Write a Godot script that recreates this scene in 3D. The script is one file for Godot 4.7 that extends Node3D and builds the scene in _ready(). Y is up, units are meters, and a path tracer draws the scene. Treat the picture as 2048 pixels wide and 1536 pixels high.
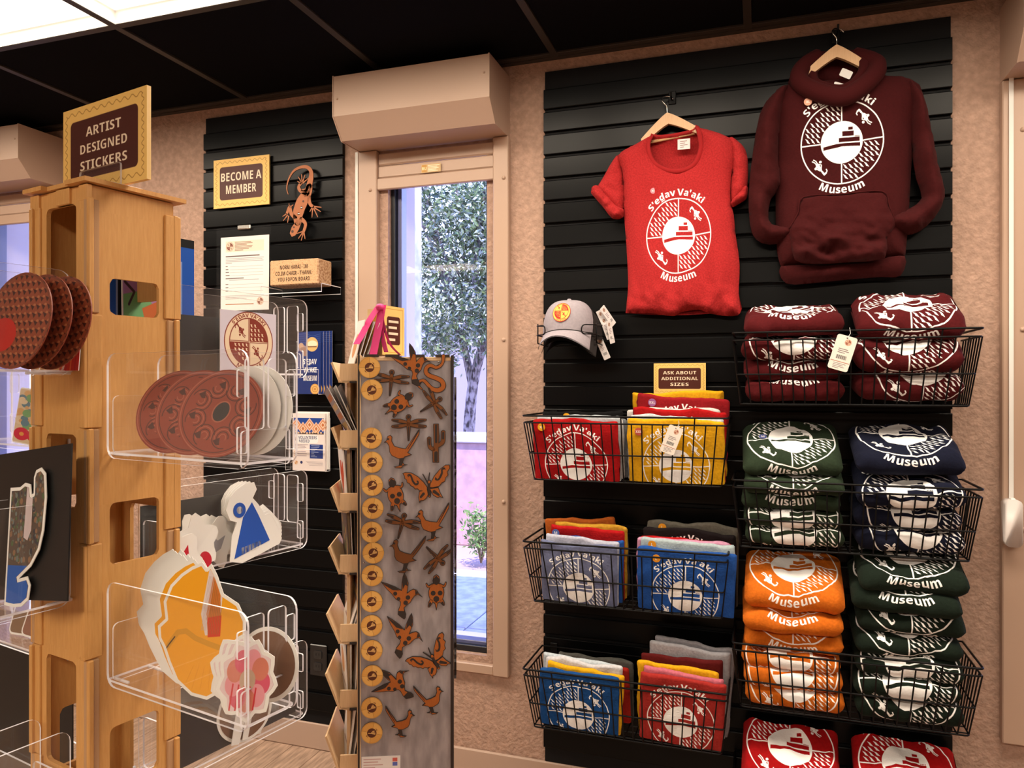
extends Node3D
# Museum shop corner: slatwall with shirts, a window with a roller shutter, a sticker tower and a card-and-magnet rack.

const F := 1492.0
const YAW := 0.32289
const CAM := Vector3(0.0, 1.365, 2.42)
const CEIL := 2.455
const PERIOD := 2.022

var used := {}
var M := {}
var rng := RandomNumberGenerator.new()
var fab := FastNoiseLite.new()

# ---------------------------------------------------------------- where a pixel lies
func ray(px: float, py: float) -> Vector3:
	var t := (px - 1024.0) / F
	var v := (768.0 - py) / F
	return Vector3(t * cos(YAW) - sin(YAW), v, -t * sin(YAW) - cos(YAW))

func P(px: float, py: float, z: float) -> Vector3:      # on a plane parallel to the wall
	var d := ray(px, py)
	return CAM + d * ((z - CAM.z) / d.z)

func Q(px: float, py: float, depth: float) -> Vector3:  # at a known distance
	return CAM + ray(px, py) * depth

# ---------------------------------------------------------------- naming
func numbered(called: String) -> String:
	var n: int = used.get(called, 0)
	used[called] = n + 1
	return called if n == 0 else "%s_%03d" % [called, n]

func tag(o: Node, label: String, category: String, group := "") -> Node:
	o.set_meta("label", label)
	o.set_meta("category", category)
	if group != "": o.set_meta("group", group)
	return o

func thing(called: String, label: String, category: String, at := Vector3.ZERO, turn := 0.0, group := "") -> Node3D:
	var o := Node3D.new()
	o.name = numbered(called)
	add_child(o)
	o.position = at
	o.rotation.y = turn
	tag(o, label, category, group)
	return o

func struct(called: String) -> Node3D:
	var o := Node3D.new()
	o.name = called
	add_child(o)
	o.set_meta("kind", "structure")
	return o

func part(parent: Node, called: String, mesh: Mesh, mat: Material) -> MeshInstance3D:
	var o := MeshInstance3D.new()
	o.name = called
	o.mesh = mesh
	if mat: o.material_override = mat
	parent.add_child(o, true)
	return o

func put(parent: Node, called: String, st: SurfaceTool, mat: Material) -> MeshInstance3D:
	return part(parent, called, done(st), mat)

func dup(root: Node3D, at: Vector3, label := "", group := "") -> Node3D:
	var r: Node3D = root.duplicate()
	r.name = numbered(String(root.name).rstrip("0123456789").trim_suffix("_"))
	add_child(r)
	r.position = at
	if label != "": r.set_meta("label", label)
	if group != "": r.set_meta("group", group)
	return r

# ---------------------------------------------------------------- meshes
func mb(smooth := false) -> SurfaceTool:
	var st := SurfaceTool.new()
	st.begin(Mesh.PRIMITIVE_TRIANGLES)
	st.set_smooth_group(0 if smooth else -1)
	return st

func done(st: SurfaceTool) -> ArrayMesh:
	st.index()
	st.generate_normals()
	return st.commit()

func tri(st: SurfaceTool, a: Vector3, b: Vector3, c: Vector3) -> void:
	for v in [a, b, c]: st.add_vertex(v)

func quad(st: SurfaceTool, a: Vector3, b: Vector3, c: Vector3, d: Vector3) -> void:
	tri(st, a, b, c)
	tri(st, a, c, d)

func box(st: SurfaceTool, lo: Vector3, hi: Vector3, bev := 0.0, x := Transform3D()) -> void:
	var c := (lo + hi) * 0.5
	var h := (hi - lo).abs() * 0.5
	var b := minf(bev, minf(h.x, minf(h.y, h.z)) * 0.9)
	for ax in 3:
		for s in [-1.0, 1.0]:
			var u := (ax + 1) % 3
			var w := (ax + 2) % 3
			var q := []
			for k in [[-1, -1], [1, -1], [1, 1], [-1, 1]]:
				var p := Vector3.ZERO
				p[ax] = s * h[ax]
				p[u] = k[0] * (h[u] - b)
				p[w] = k[1] * (h[w] - b)
				q.append(x * (c + p))
			if s > 0: quad(st, q[3], q[2], q[1], q[0])
			else: quad(st, q[0], q[1], q[2], q[3])
	if b <= 0.0: return
	for ax in 3:
		var u := (ax + 1) % 3
		var w := (ax + 2) % 3
		for su in [-1.0, 1.0]:
			for sw in [-1.0, 1.0]:
				var q := []
				for k in [[-1, 0], [1, 0], [1, 1], [-1, 1]]:
					var p := Vector3.ZERO
					p[ax] = k[0] * (h[ax] - b)
					p[u] = su * (h[u] - (b if k[1] else 0.0))
					p[w] = sw * (h[w] - (0.0 if k[1] else b))
					q.append(x * (c + p))
				if su * sw < 0: quad(st, q[3], q[2], q[1], q[0])
				else: quad(st, q[0], q[1], q[2], q[3])
	for sx in [-1.0, 1.0]:
		for sy in [-1.0, 1.0]:
			for sz in [-1.0, 1.0]:
				var s := Vector3(sx, sy, sz)
				var a := x * (c + s * (h - Vector3(0, b, b)))
				var d := x * (c + s * (h - Vector3(b, 0, b)))
				var e := x * (c + s * (h - Vector3(b, b, 0)))
				if sx * sy * sz > 0: tri(st, a, e, d)
				else: tri(st, a, d, e)

func tube(st: SurfaceTool, pts: Array, r: float, n := 6, closed := false, r2 := -1.0, flat := 1.0) -> void:
	var m := pts.size()
	var rings := []
	var up := Vector3.UP
	for i in m:
		var a: Vector3 = pts[(i - 1 + m) % m] if closed or i > 0 else pts[i]
		var b: Vector3 = pts[(i + 1) % m] if closed or i < m - 1 else pts[i]
		var d := (b - a).normalized()
		if i == 0: up = Vector3.UP if absf(d.y) < 0.9 else Vector3.BACK
		var s := d.cross(up).normalized()
		up = s.cross(d).normalized()
		var rr := r if r2 < 0 else lerpf(r, r2, float(i) / (m - 1))
		var ring := []
		for k in n:
			var an := TAU * k / n
			ring.append(pts[i] + s * cos(an) * rr + up * sin(an) * rr * flat)
		rings.append(ring)
	for i in (m if closed else m - 1):
		var A: Array = rings[i]
		var B: Array = rings[(i + 1) % m]
		for k in n:
			quad(st, A[k], A[(k + 1) % n], B[(k + 1) % n], B[k])
	if not closed:
		for k in range(1, n - 1):
			tri(st, rings[0][0], rings[0][k + 1], rings[0][k])
			tri(st, rings[m - 1][0], rings[m - 1][k], rings[m - 1][k + 1])

func round_path(pts: Array, r: float, n := 4, closed := false) -> Array:   # rounds the corners of a polyline
	var out := []
	var m := pts.size()
	for i in m:
		if not closed and (i == 0 or i == m - 1):
			out.append(pts[i])
			continue
		var p: Vector3 = pts[i]
		var a: Vector3 = pts[(i - 1 + m) % m]
		var b: Vector3 = pts[(i + 1) % m]
		var ra := minf(r, (a - p).length() * 0.49)
		var rb := minf(r, (b - p).length() * 0.49)
		var A := p + (a - p).normalized() * ra
		var B := p + (b - p).normalized() * rb
		for k in n + 1:
			var t := float(k) / n
			out.append(A.lerp(p, t).lerp(p.lerp(B, t), t))
	return out

func smooth3(pts: Array, n := 6, closed := false) -> Array:   # Catmull-Rom through the points
	var out := []
	var m := pts.size()
	for i in (m if closed else m - 1):
		var a = pts[(i - 1 + m) % m] if closed or i > 0 else pts[0]
		var b = pts[i]
		var c = pts[(i + 1) % m]
		var d = pts[(i + 2) % m] if closed or i < m - 2 else pts[m - 1]
		for k in n:
			out.append(b.cubic_interpolate(c, a, d, float(k) / n))
	if not closed: out.append(pts[m - 1])
	return out

func rrect(x0: float, y0: float, x1: float, y1: float, r: float, n := 4) -> PackedVector2Array:
	var o := PackedVector2Array()
	var cs := [[x1 - r, y1 - r, 0.0], [x0 + r, y1 - r, 90.0], [x0 + r, y0 + r, 180.0], [x1 - r, y0 + r, 270.0]]
	for c in cs:
		for k in n + 1:
			var a := deg_to_rad(c[2] + 90.0 * k / n)
			o.append(Vector2(c[0] + r * cos(a), c[1] + r * sin(a)))
	return o

func disc(cx: float, cy: float, r: float, n := 32, ry := -1.0) -> PackedVector2Array:
	var o := PackedVector2Array()
	for k in n: o.append(Vector2(cx + r * cos(TAU * k / n), cy + (r if ry < 0 else ry) * sin(TAU * k / n)))
	return o

func keyhole(poly: PackedVector2Array, holes: Array) -> PackedVector2Array:
	var out := poly
	for h in holes:
		var hole: PackedVector2Array = h
		if Geometry2D.is_polygon_clockwise(hole) == Geometry2D.is_polygon_clockwise(poly): hole.reverse()
		var bi := 0
		var bj := 0
		var best := 1e9
		for i in out.size():
			for j in hole.size():
				var d := out[i].distance_squared_to(hole[j])
				if d < best:
					best = d
					bi = i
					bj = j
		var o := PackedVector2Array()
		for i in bi + 1: o.append(out[i])
		for k in hole.size() + 1: o.append(hole[(bj + k) % hole.size()])
		for i in range(bi, out.size()): o.append(out[i])
		out = o
	return out

# a flat polygon with thickness: face at z1, back at z0; uv runs over the polygon's box; part 0 all, 1 faces, 2 sides
func slab(st: SurfaceTool, poly: PackedVector2Array, z0: float, z1: float, x := Transform3D(), what := 0, holes := [], flip_u := false) -> void:
	var p := poly
	if Geometry2D.is_polygon_clockwise(p): p.reverse()
	var lo := p[0]
	var hi := p[0]
	for v in p:
		lo = lo.min(v)
		hi = hi.max(v)
	var sz := hi - lo
	if what != 2:
		var full := keyhole(p, holes) if holes else p
		var ix := Geometry2D.triangulate_polygon(full)
		if ix.is_empty(): push_warning("polygon not triangulated")
		for side in [0, 1]:
			for k in range(0, ix.size(), 3):
				var t := [full[ix[k]], full[ix[k + 1]], full[ix[k + 2]]]
				var ccw: bool = (t[1] - t[0]).cross(t[2] - t[0]) > 0
				if ccw == (side == 1): t.reverse()
				for v in t:
					var u: Vector2 = (v - lo) / sz
					st.set_uv(Vector2(1.0 - u.x if flip_u else u.x, 1.0 - u.y))
					st.add_vertex(x * Vector3(v.x, v.y, z1 if side == 1 else z0))
	if what != 1:
		for loop in [p] + holes:
			for i in loop.size():
				var a: Vector2 = loop[i]
				var b: Vector2 = loop[(i + 1) % loop.size()]
				st.set_uv(Vector2(0.01, 0.01))
				quad(st, x * Vector3(a.x, a.y, z0), x * Vector3(a.x, a.y, z1), x * Vector3(b.x, b.y, z1), x * Vector3(b.x, b.y, z0))

# a printed sheet: the face (with the print) and the body of the sheet
func card(w: float, h: float, t: float, r := 0.0) -> Array:
	var poly := rrect(-w / 2, -h / 2, w / 2, h / 2, r, 4) if r > 0 else PackedVector2Array([Vector2(-w / 2, -h / 2), Vector2(w / 2, -h / 2), Vector2(w / 2, h / 2), Vector2(-w / 2, h / 2)])
	var body := mb()
	slab(body, poly, -t, 0.0)
	var face := mb()
	slab(face, poly, 0.0, 0.0003)
	return [done(body), done(face)]

func lathe(st: SurfaceTool, prof: Array, n := 24, x := Transform3D()) -> void:   # prof: [radius, y]
	for i in prof.size() - 1:
		for k in n:
			var a := TAU * k / n
			var b := TAU * (k + 1) / n
			var q := []
			for e in [[prof[i], a], [prof[i], b], [prof[i + 1], b], [prof[i + 1], a]]:
				q.append(x * Vector3(e[0][0] * cos(e[1]), e[0][1], e[0][0] * sin(e[1])))
			quad(st, q[0], q[1], q[2], q[3])

func stroke(pts: Array, widths: Array, n := 5) -> PackedVector2Array:   # polyline of changing width -> outline
	var p := smooth3(pts, n)
	var L := PackedVector2Array()
	var R := PackedVector2Array()
	for i in p.size():
		var d: Vector2 = (p[mini(i + 1, p.size() - 1)] - p[maxi(i - 1, 0)]).normalized()
		var f := float(i) / (p.size() - 1) * (widths.size() - 1)
		var k := mini(int(f), widths.size() - 2)
		var w: float = lerpf(widths[k], widths[k + 1], f - k) * 0.5
		var e := Vector2(-d.y, d.x) * w
		if i == 0:
			L.append(p[i] - d * w * 0.6)
		L.append(p[i] + e)
		R.append(p[i] - e)
		if i == p.size() - 1: L.append(p[i] + d * w * 0.6)
	R.reverse()
	L.append_array(R)
	return L

# a cloth sheet over an outline; zf(point, distance to the edge) -> Vector3 gives its surface
func sheet(poly: PackedVector2Array, cell: float, zf: Callable, logo := Rect2(), st: SurfaceTool = null) -> SurfaceTool:
	if st == null: st = mb(true)
	var lo := poly[0]
	var hi := poly[0]
	for v in poly:
		lo = lo.min(v)
		hi = hi.max(v)
	lo -= Vector2(cell, cell) * 0.6
	var nx := int((hi.x - lo.x) / cell) + 2
	var ny := int((hi.y - lo.y) / cell) + 2
	var pos := PackedVector2Array()
	var ins := PackedByteArray()
	var dst := PackedFloat32Array()
	pos.resize((nx + 1) * (ny + 1))
	ins.resize(pos.size())
	dst.resize(pos.size())
	var m := poly.size()
	for j in ny + 1:
		for i in nx + 1:
			var p := lo + Vector2(i, j) * cell
			var best := 1e9
			var bp := p
			for k in m:
				var c := Geometry2D.get_closest_point_to_segment(p, poly[k], poly[(k + 1) % m])
				var d := p.distance_squared_to(c)
				if d < best:
					best = d
					bp = c
			var id := j * (nx + 1) + i
			var inside := Geometry2D.is_point_in_polygon(p, poly)
			ins[id] = 1 if inside else 0
			best = sqrt(best)
			if not inside or best < cell * 0.3:
				pos[id] = bp
				dst[id] = 0.0
			else:
				pos[id] = p
				dst[id] = best
	for j in ny:
		for i in nx:
			var ids := [j * (nx + 1) + i, j * (nx + 1) + i + 1, (j + 1) * (nx + 1) + i + 1, (j + 1) * (nx + 1) + i]
			var cnt := 0
			for id in ids: cnt += ins[id]
			if cnt == 0: continue
			for t in [[3, 2, 1], [3, 1, 0]]:
				var vs := []
				for k in t:
					vs.append(ids[k])
				for id in vs:
					var p := pos[id]
					st.set_uv(p * 4.0)
					if logo.size.x > 0:
						st.set_uv2(Vector2((p.x - logo.position.x) / logo.size.x, (logo.position.y + logo.size.y - p.y) / logo.size.y).clamp(Vector2.ZERO, Vector2.ONE))
					else: st.set_uv2(Vector2.ZERO)
					st.add_vertex(zf.call(p, dst[id]))
	return st

func puff(d: float, R: float) -> float:
	var k := 1.0 - minf(d / R, 1.0)
	return sqrt(maxf(0.0, 1.0 - k * k))

# ---------------------------------------------------------------- prints
class Canvas:
	var im: Image
	var w: int
	var h: int
	func _init(ww: int, hh: int, bg: Color) -> void:
		w = ww
		h = hh
		im = Image.create(w, h, false, Image.FORMAT_RGBA8)
		im.fill(bg)
	func poly(p: PackedVector2Array, c: Color) -> void:
		var y0 := 1e9
		var y1 := -1e9
		for v in p:
			y0 = minf(y0, v.y)
			y1 = maxf(y1, v.y)
		var n := p.size()
		for y in range(maxi(0, int(floor(y0))), mini(h - 1, int(ceil(y1))) + 1):
			var yc := y + 0.5
			var xs := []
			for i in n:
				var a := p[i]
				var b := p[(i + 1) % n]
				if (a.y <= yc) != (b.y <= yc): xs.append(a.x + (yc - a.y) / (b.y - a.y) * (b.x - a.x))
			if xs.size() > 2: xs.sort()
			for k in range(0, xs.size() - 1, 2):
				var x0 := maxi(0, int(round(minf(xs[k], xs[k + 1]))))
				var x1 := mini(w, int(round(maxf(xs[k], xs[k + 1]))))
				if x1 > x0: im.fill_rect(Rect2i(x0, y, x1 - x0, 1), c)
	func rect(x: float, y: float, ww: float, hh: float, c: Color) -> void:
		im.fill_rect(Rect2i(int(round(x)), int(round(y)), maxi(1, int(round(ww))), maxi(1, int(round(hh)))), c)
	func circle(cx: float, cy: float, r: float, c: Color, ry := -1.0) -> void:
		var o := PackedVector2Array()
		for k in 72: o.append(Vector2(cx + r * cos(TAU * k / 72), cy + (r if ry < 0 else ry) * sin(TAU * k / 72)))
		poly(o, c)
	func line(a: Vector2, b: Vector2, t: float, c: Color) -> void:
		var d := (b - a).normalized()
		var e := Vector2(-d.y, d.x) * t * 0.5
		poly(PackedVector2Array([a + e, b + e, b - e, a - e]), c)
	func path(pts: Array, t: float, c: Color) -> void:
		for i in pts.size() - 1: line(pts[i], pts[i + 1], t, c)
		for p in pts: circle(p.x, p.y, t * 0.5, c)
	func arc(cx: float, cy: float, r: float, a0: float, a1: float, t: float, c: Color) -> void:
		var o := PackedVector2Array()
		var n := 64
		for k in n + 1: o.append(Vector2(cx + (r + t / 2) * cos(lerpf(a0, a1, float(k) / n)), cy + (r + t / 2) * sin(lerpf(a0, a1, float(k) / n))))
		for k in n + 1: o.append(Vector2(cx + (r - t / 2) * cos(lerpf(a1, a0, float(k) / n)), cy + (r - t / 2) * sin(lerpf(a1, a0, float(k) / n))))
		poly(o, c)
	func glyphs(s: String, bold: bool, serif := false) -> PackedVector2Array:
		var f := SystemFont.new()
		f.font_names = PackedStringArray(["Droid Serif" if serif else "Droid Sans"])
		f.font_weight = 700 if bold else 400
		var tm := TextMesh.new()
		tm.font = f
		tm.font_size = 48
		tm.pixel_size = 1.0 / 48.0
		tm.depth = 0.0
		tm.curve_step = 3.0
		tm.text = s
		var a := tm.get_mesh_arrays()
		var v: PackedVector3Array = a[Mesh.ARRAY_VERTEX]
		var o := PackedVector2Array()
		if a[Mesh.ARRAY_INDEX] != null:
			for i in a[Mesh.ARRAY_INDEX]: o.append(Vector2(v[i].x, v[i].y))
		else:
			for q in v: o.append(Vector2(q.x, q.y))
		return o
	# text centred on (x, y), em size in pixels; stretch widens it to a given width
	func text(s: String, x: float, y: float, em: float, c: Color, bold := true, width := 0.0, left := false) -> void:
		var g := glyphs(s, bold)
		if g.is_empty(): return
		var lo := g[0]
		var hi := g[0]
		for q in g:
			lo = lo.min(q)
			hi = hi.max(q)
		var kx := em if width <= 0 else width / (hi.x - lo.x)
		var ox := lo.x if left else (lo.x + hi.x) * 0.5
		for i in range(0, g.size() - 2, 3):
			var t := PackedVector2Array()
			for k in 3: t.append(Vector2(x + (g[i + k].x - ox) * kx, y - (g[i + k].y - (lo.y + hi.y) * 0.5) * em))
			poly(t, c)
	# text bent round a circle: over the top (sign 1) or under the bottom (sign -1); span in radians
	func bent(s: String, cx: float, cy: float, r: float, em: float, span: float, sgn: float, c: Color, bold := true, mid := 0.0) -> void:
		var g := glyphs(s, bold)
		if g.is_empty(): return
		var lo := g[0]
		var hi := g[0]
		for q in g:
			lo = lo.min(q)
			hi = hi.max(q)
		for i in range(0, g.size() - 2, 3):
			var t := PackedVector2Array()
			for k in 3:
				var q := g[i + k]
				var a := ((q.x - lo.x) / (hi.x - lo.x) - 0.5) * span
				var rr := r + (q.y - lo.y) * em if sgn > 0 else r + (hi.y - q.y) * em
				if sgn > 0: t.append(Vector2(cx + rr * sin(a + mid), cy - rr * cos(a + mid)))
				else: t.append(Vector2(cx + rr * sin(a), cy + rr * cos(a)))
			poly(t, c)
	func tex(scale := 2) -> ImageTexture:
		if scale > 1: im.resize(w / scale, h / scale, Image.INTERPOLATE_BILINEAR)
		return ImageTexture.create_from_image(im)

func flute_player(cv: Canvas, at: Vector2, k: float, turn: float, c: Color) -> void:
	var x := func(p: Vector2) -> Vector2: return at + (p * k).rotated(turn)
	cv.path([x.call(Vector2(-9, -30)), x.call(Vector2(-15, -26)), x.call(Vector2(-15, -20))], 3.5 * k, c)
	cv.path([x.call(Vector2(-9, -30)), x.call(Vector2(-2, -32)), x.call(Vector2(0, -22))], 6.0 * k, c)
	cv.path([x.call(Vector2(0, -22)), x.call(Vector2(3, -10))], 5.0 * k, c)
	cv.path([x.call(Vector2(3, -10)), x.call(Vector2(5, 8))], 11.0 * k, c)
	cv.path([x.call(Vector2(7, -12)), x.call(Vector2(13, -2)), x.call(Vector2(9, 8))], 3.0 * k, c)
	cv.path([x.call(Vector2(-2, -8)), x.call(Vector2(-7, 2)), x.call(Vector2(0, 8))], 3.0 * k, c)
	for e in [Vector2(-8, 12), Vector2(15, 0)]:
		var q: Vector2 = x.call(e)
		cv.circle(q.x, q.y, 4.5 * k, c)
	cv.path([x.call(Vector2(3, 10)), x.call(Vector2(4, 22)), x.call(Vector2(9, 30))], 3.2 * k, c)
	cv.path([x.call(Vector2(7, 9)), x.call(Vector2(10, 20)), x.call(Vector2(15, 27))], 3.2 * k, c)

func mound(cv: Canvas, cx: float, cy: float, k: float, c: Color) -> void:   # the stepped platform mound in the middle of the emblem
	cv.poly(PackedVector2Array([Vector2(cx - 74 * k, cy + 14 * k), Vector2(cx - 20 * k, cy + 6 * k), Vector2(cx + 74 * k, cy + 6 * k), Vector2(cx + 74 * k, cy + 20 * k), Vector2(cx + 0 * k, cy + 18 * k), Vector2(cx - 74 * k, cy + 28 * k)]), c)
	cv.rect(cx - 12 * k, cy - 16 * k, 84 * k, 17 * k, c)
	cv.rect(cx + 2 * k, cy - 42 * k, 46 * k, 20 * k, c)
	cv.rect(cx + 26 * k, cy - 58 * k, 18 * k, 12 * k, c)
	for i in 4: cv.rect(cx + (52 + i * 5) * k, cy - 22 * k, 3 * k, 5 * k, c)

func hatch(cv: Canvas, cx: float, cy: float, r0: float, r1: float, quad_x: float, quad_y: float, k: float, c: Color) -> void:   # rows of little woven dashes in one quarter
	var step := 20.5 * k
	var n := int(r1 / step) + 2
	for j in n:
		for i in n:
			var p := Vector2(quad_x * (i * step + step * 0.75), quad_y * (j * step + step * 0.75))
			var r := p.length()
			if r > r1 - 13 * k or r < r0 + 9 * k: continue
			var q := Vector2(cx, cy) + p
			cv.poly(PackedVector2Array([q + Vector2(-10, -11) * k, q + Vector2(0, -5) * k, q + Vector2(4, 1) * k, q + Vector2(11, 11) * k, q + Vector2(-1, 6) * k, q + Vector2(-4, -1) * k]), c)

func shirt_logo() -> ImageTexture:
	var W := Color(1, 1, 1, 1)
	var cv := Canvas.new(1400, 1400, Color(1, 1, 1, 0))
	var k := 2.6
	var cx := 700.0
	var cy := 720.0
	var R := 165.0 * k
	var r0 := 84.0 * k
	cv.arc(cx, cy, R, 0, TAU, 5.0 * k, W)
	cv.line(Vector2(cx, cy - R), Vector2(cx, cy - r0), 5 * k, W)
	cv.line(Vector2(cx, cy + R), Vector2(cx, cy + r0), 5 * k, W)
	cv.line(Vector2(cx - R, cy + 4 * k), Vector2(cx - r0, cy), 5 * k, W)
	cv.line(Vector2(cx + R, cy - 6 * k), Vector2(cx + r0, cy), 5 * k, W)
	hatch(cv, cx, cy, r0, R, -1, -1, k, W)
	hatch(cv, cx, cy, r0, R, 1, 1, k, W)
	flute_player(cv, Vector2(cx + 88 * k, cy - 88 * k), 1.2 * k, -0.45, W)
	flute_player(cv, Vector2(cx - 88 * k, cy + 88 * k), 1.2 * k, PI - 0.45, W)
	cv.circle(cx, cy, r0, W)
	mound(cv, cx, cy, k, Color(1, 1, 1, 0))
	cv.bent("S'edav Va'aki", cx, cy, R + 13 * k, 41 * k, 1.60, 1.0, W, true, -0.08)
	cv.arc(cx, cy, R + 8.5 * k, -PI / 2 - 0.52, -PI / 2 - 0.40, 3.5 * k, W)
	cv.bent("Museum", cx, cy, R + 7 * k, 43 * k, 0.95, -1.0, W)
	return cv.tex()

func emblem(cv: Canvas, cx: float, cy: float, R: float, bg: Color, ink: Color, words := true) -> void:   # the two-coloured emblem of cards, patches and magnets
	cv.circle(cx, cy, R, ink)
	cv.circle(cx, cy, R * 0.965, bg)
	cv.circle(cx, cy, R * 0.80, ink)
	cv.circle(cx, cy, R * 0.765, bg)
	for q in [[1, -1], [-1, 1]]:
		var o := PackedVector2Array([Vector2(cx, cy)])
		var a0 := -PI / 2 if q[0] > 0 else PI / 2
		for i in 17: o.append(Vector2(cx + R * 0.77 * cos(a0 + PI / 2 * i / 16), cy + R * 0.77 * sin(a0 + PI / 2 * i / 16)))
		cv.poly(o, ink)
		for j in 5:
			for i in 5:
				var p := Vector2(q[0] * (0.10 + i * 0.15) * R, q[1] * (0.10 + j * 0.15) * R)
				if p.length() > R * 0.68: continue
				var e := Vector2(cx, cy) + p
				var u := R * 0.05
				cv.poly(PackedVector2Array([e + Vector2(-u, -u), e + Vector2(u * 0.6, -u * 0.6), e + Vector2(u * 0.2, u * 0.2), e + Vector2(u * 1.2, u * 1.3), e + Vector2(-u * 0.4, u * 0.9)]), bg)
	cv.line(Vector2(cx - R * 0.78, cy), Vector2(cx + R * 0.78, cy), R * 0.07, ink)
	cv.line(Vector2(cx, cy - R * 0.78), Vector2(cx, cy + R * 0.78), R * 0.07, ink)
	cv.line(Vector2(cx - R * 0.77, cy), Vector2(cx + R * 0.77, cy), R * 0.025, bg)
	cv.line(Vector2(cx, cy - R * 0.77), Vector2(cx, cy + R * 0.77), R * 0.025, bg)
	flute_player(cv, Vector2(cx - R * 0.36, cy - R * 0.34), R * 0.0085, -0.45, ink)
	flute_player(cv, Vector2(cx + R * 0.34, cy + R * 0.33), R * 0.0085, PI - 0.45, ink)
	if words:
		cv.bent("S'EDAV VA'AKI", cx, cy, R * 0.82, R * 0.17, 1.7, 1.0, ink)
		cv.bent("MUSEUM", cx, cy, R * 0.82, R * 0.17, 1.15, -1.0, ink)

# ---------------------------------------------------------------- materials
func mat(c: Color, rough := 0.6, spec := 0.5) -> StandardMaterial3D:
	var m := StandardMaterial3D.new()
	m.albedo_color = c
	m.roughness = rough
	m.metallic_specular = spec
	return m

func lin(r: float, g: float, b: float) -> Color:
	return Color(r, g, b).linear_to_srgb()

func noise_tex(freq: float, size := 512, ramp: Gradient = null, octaves := 4, type := FastNoiseLite.TYPE_SIMPLEX_SMOOTH, sd := 3) -> NoiseTexture2D:
	var n := FastNoiseLite.new()
	n.noise_type = type
	n.frequency = freq
	n.fractal_octaves = octaves
	n.seed = sd
	var t := NoiseTexture2D.new()
	t.width = size
	t.height = size
	t.seamless = true
	t.noise = n
	if ramp: t.color_ramp = ramp
	return t

func ramp(stops: Array) -> Gradient:
	var g := Gradient.new()
	var o := PackedFloat32Array()
	var c := PackedColorArray()
	for s in stops:
		o.append(s[0])
		c.append(s[1])
	g.offsets = o
	g.colors = c
	return g

func printed(t: Texture2D, rough := 0.55) -> StandardMaterial3D:
	var m := mat(Color.WHITE, rough, 0.35)
	m.albedo_texture = t
	m.texture_repeat = false
	return m

func cloth(c: Color, ink := Color.WHITE, heather := 0.0) -> StandardMaterial3D:
	var key := "cloth%s%s%s" % [c, ink, heather]
	if M.has(key): return M[key]
	var m := mat(c, 0.92, 0.25)
	m.rim_enabled = true
	m.rim = 0.25
	m.rim_tint = 0.7
	m.detail_enabled = true
	m.detail_albedo = M.logo if ink == Color.WHITE else M.logo_thin
	m.detail_uv_layer = BaseMaterial3D.DETAIL_UV_2
	m.albedo_texture = M.heather if heather > 0 else M.weave
	m.heightmap_enabled = true
	m.heightmap_texture = M.weave_height
	m.heightmap_scale = 0.06
	M[key] = m
	return m

func glow(c: Color, e: float) -> StandardMaterial3D:
	var m := mat(c, 0.6)
	m.emission_enabled = true
	m.emission = c
	m.emission_energy_multiplier = e
	return m

func wood_tex(light: Color, dark: Color, sd := 1) -> ImageTexture:   # straight plywood grain running along v
	var n := FastNoiseLite.new()
	n.seed = sd
	n.frequency = 1.0
	n.fractal_octaves = 3
	var im := Image.create(256, 256, false, Image.FORMAT_RGB8)
	for y in 256:
		for x in 256:
			var a := n.get_noise_2d(x * 0.16, y * 0.012) * 0.5 + 0.5
			var b := n.get_noise_2d(x * 0.6 + 91.0, y * 0.03) * 0.5 + 0.5
			im.set_pixel(x, y, light.lerp(dark, clampf(a * 0.7 + b * 0.45 - 0.12, 0, 1)))
	return ImageTexture.create_from_image(im)

# ---------------------------------------------------------------- the scene
func _ready() -> void:
	rng.seed = 11
	fab.seed = 5
	fab.frequency = 1.0
	fab.fractal_octaves = 3
	camera_and_light()
	materials()
	room()
	outside()
	windows()
	slatwalls()
	ceiling_lights()
	left_panel_things()
	hanging_shirts()
	cap_on_hook()
	shirt_baskets()
	sweatshirt_baskets()
	magnet_rack()
	sticker_tower()

func camera_and_light() -> void:
	var cam := Camera3D.new()
	cam.name = "camera"
	cam.position = CAM
	cam.rotation.y = YAW
	cam.fov = rad_to_deg(2.0 * atan(768.0 / F))
	cam.near = 0.05
	cam.far = 200.0
	cam.current = true
	add_child(cam)
	var sky_mat := ProceduralSkyMaterial.new()
	sky_mat.sky_top_color = Color(0.42, 0.52, 0.84)
	sky_mat.sky_horizon_color = Color(0.86, 0.89, 1.0)
	sky_mat.ground_bottom_color = Color(0.35, 0.32, 0.32)
	sky_mat.ground_horizon_color = Color(0.6, 0.6, 0.66)
	sky_mat.sky_energy_multiplier = 2.3
	var sky := Sky.new()
	sky.sky_material = sky_mat
	var env := Environment.new()
	env.background_mode = Environment.BG_SKY
	env.sky = sky
	env.tonemap_mode = Environment.TONE_MAPPER_LINEAR
	env.tonemap_exposure = 1.55
	env.sdfgi_enabled = true
	env.ssao_enabled = true
	env.ssil_enabled = true
	var we := WorldEnvironment.new()
	we.name = "environment"
	we.environment = env
	add_child(we)
	var sun := DirectionalLight3D.new()
	sun.name = "sun"
	sun.light_color = Color(1.0, 0.93, 0.9)
	sun.light_energy = 1.75
	sun.light_angular_distance = 0.6
	sun.shadow_enabled = true
	sun.sky_mode = DirectionalLight3D.SKY_MODE_LIGHT_ONLY
	add_child(sun)
	sun.look_at_from_position(Vector3.ZERO, Vector3(-0.22, -1.0, -0.42))

const LAMP_COLOR := Color(1.0, 0.925, 0.83)
const LAMP_ENERGY := 0.62

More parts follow.
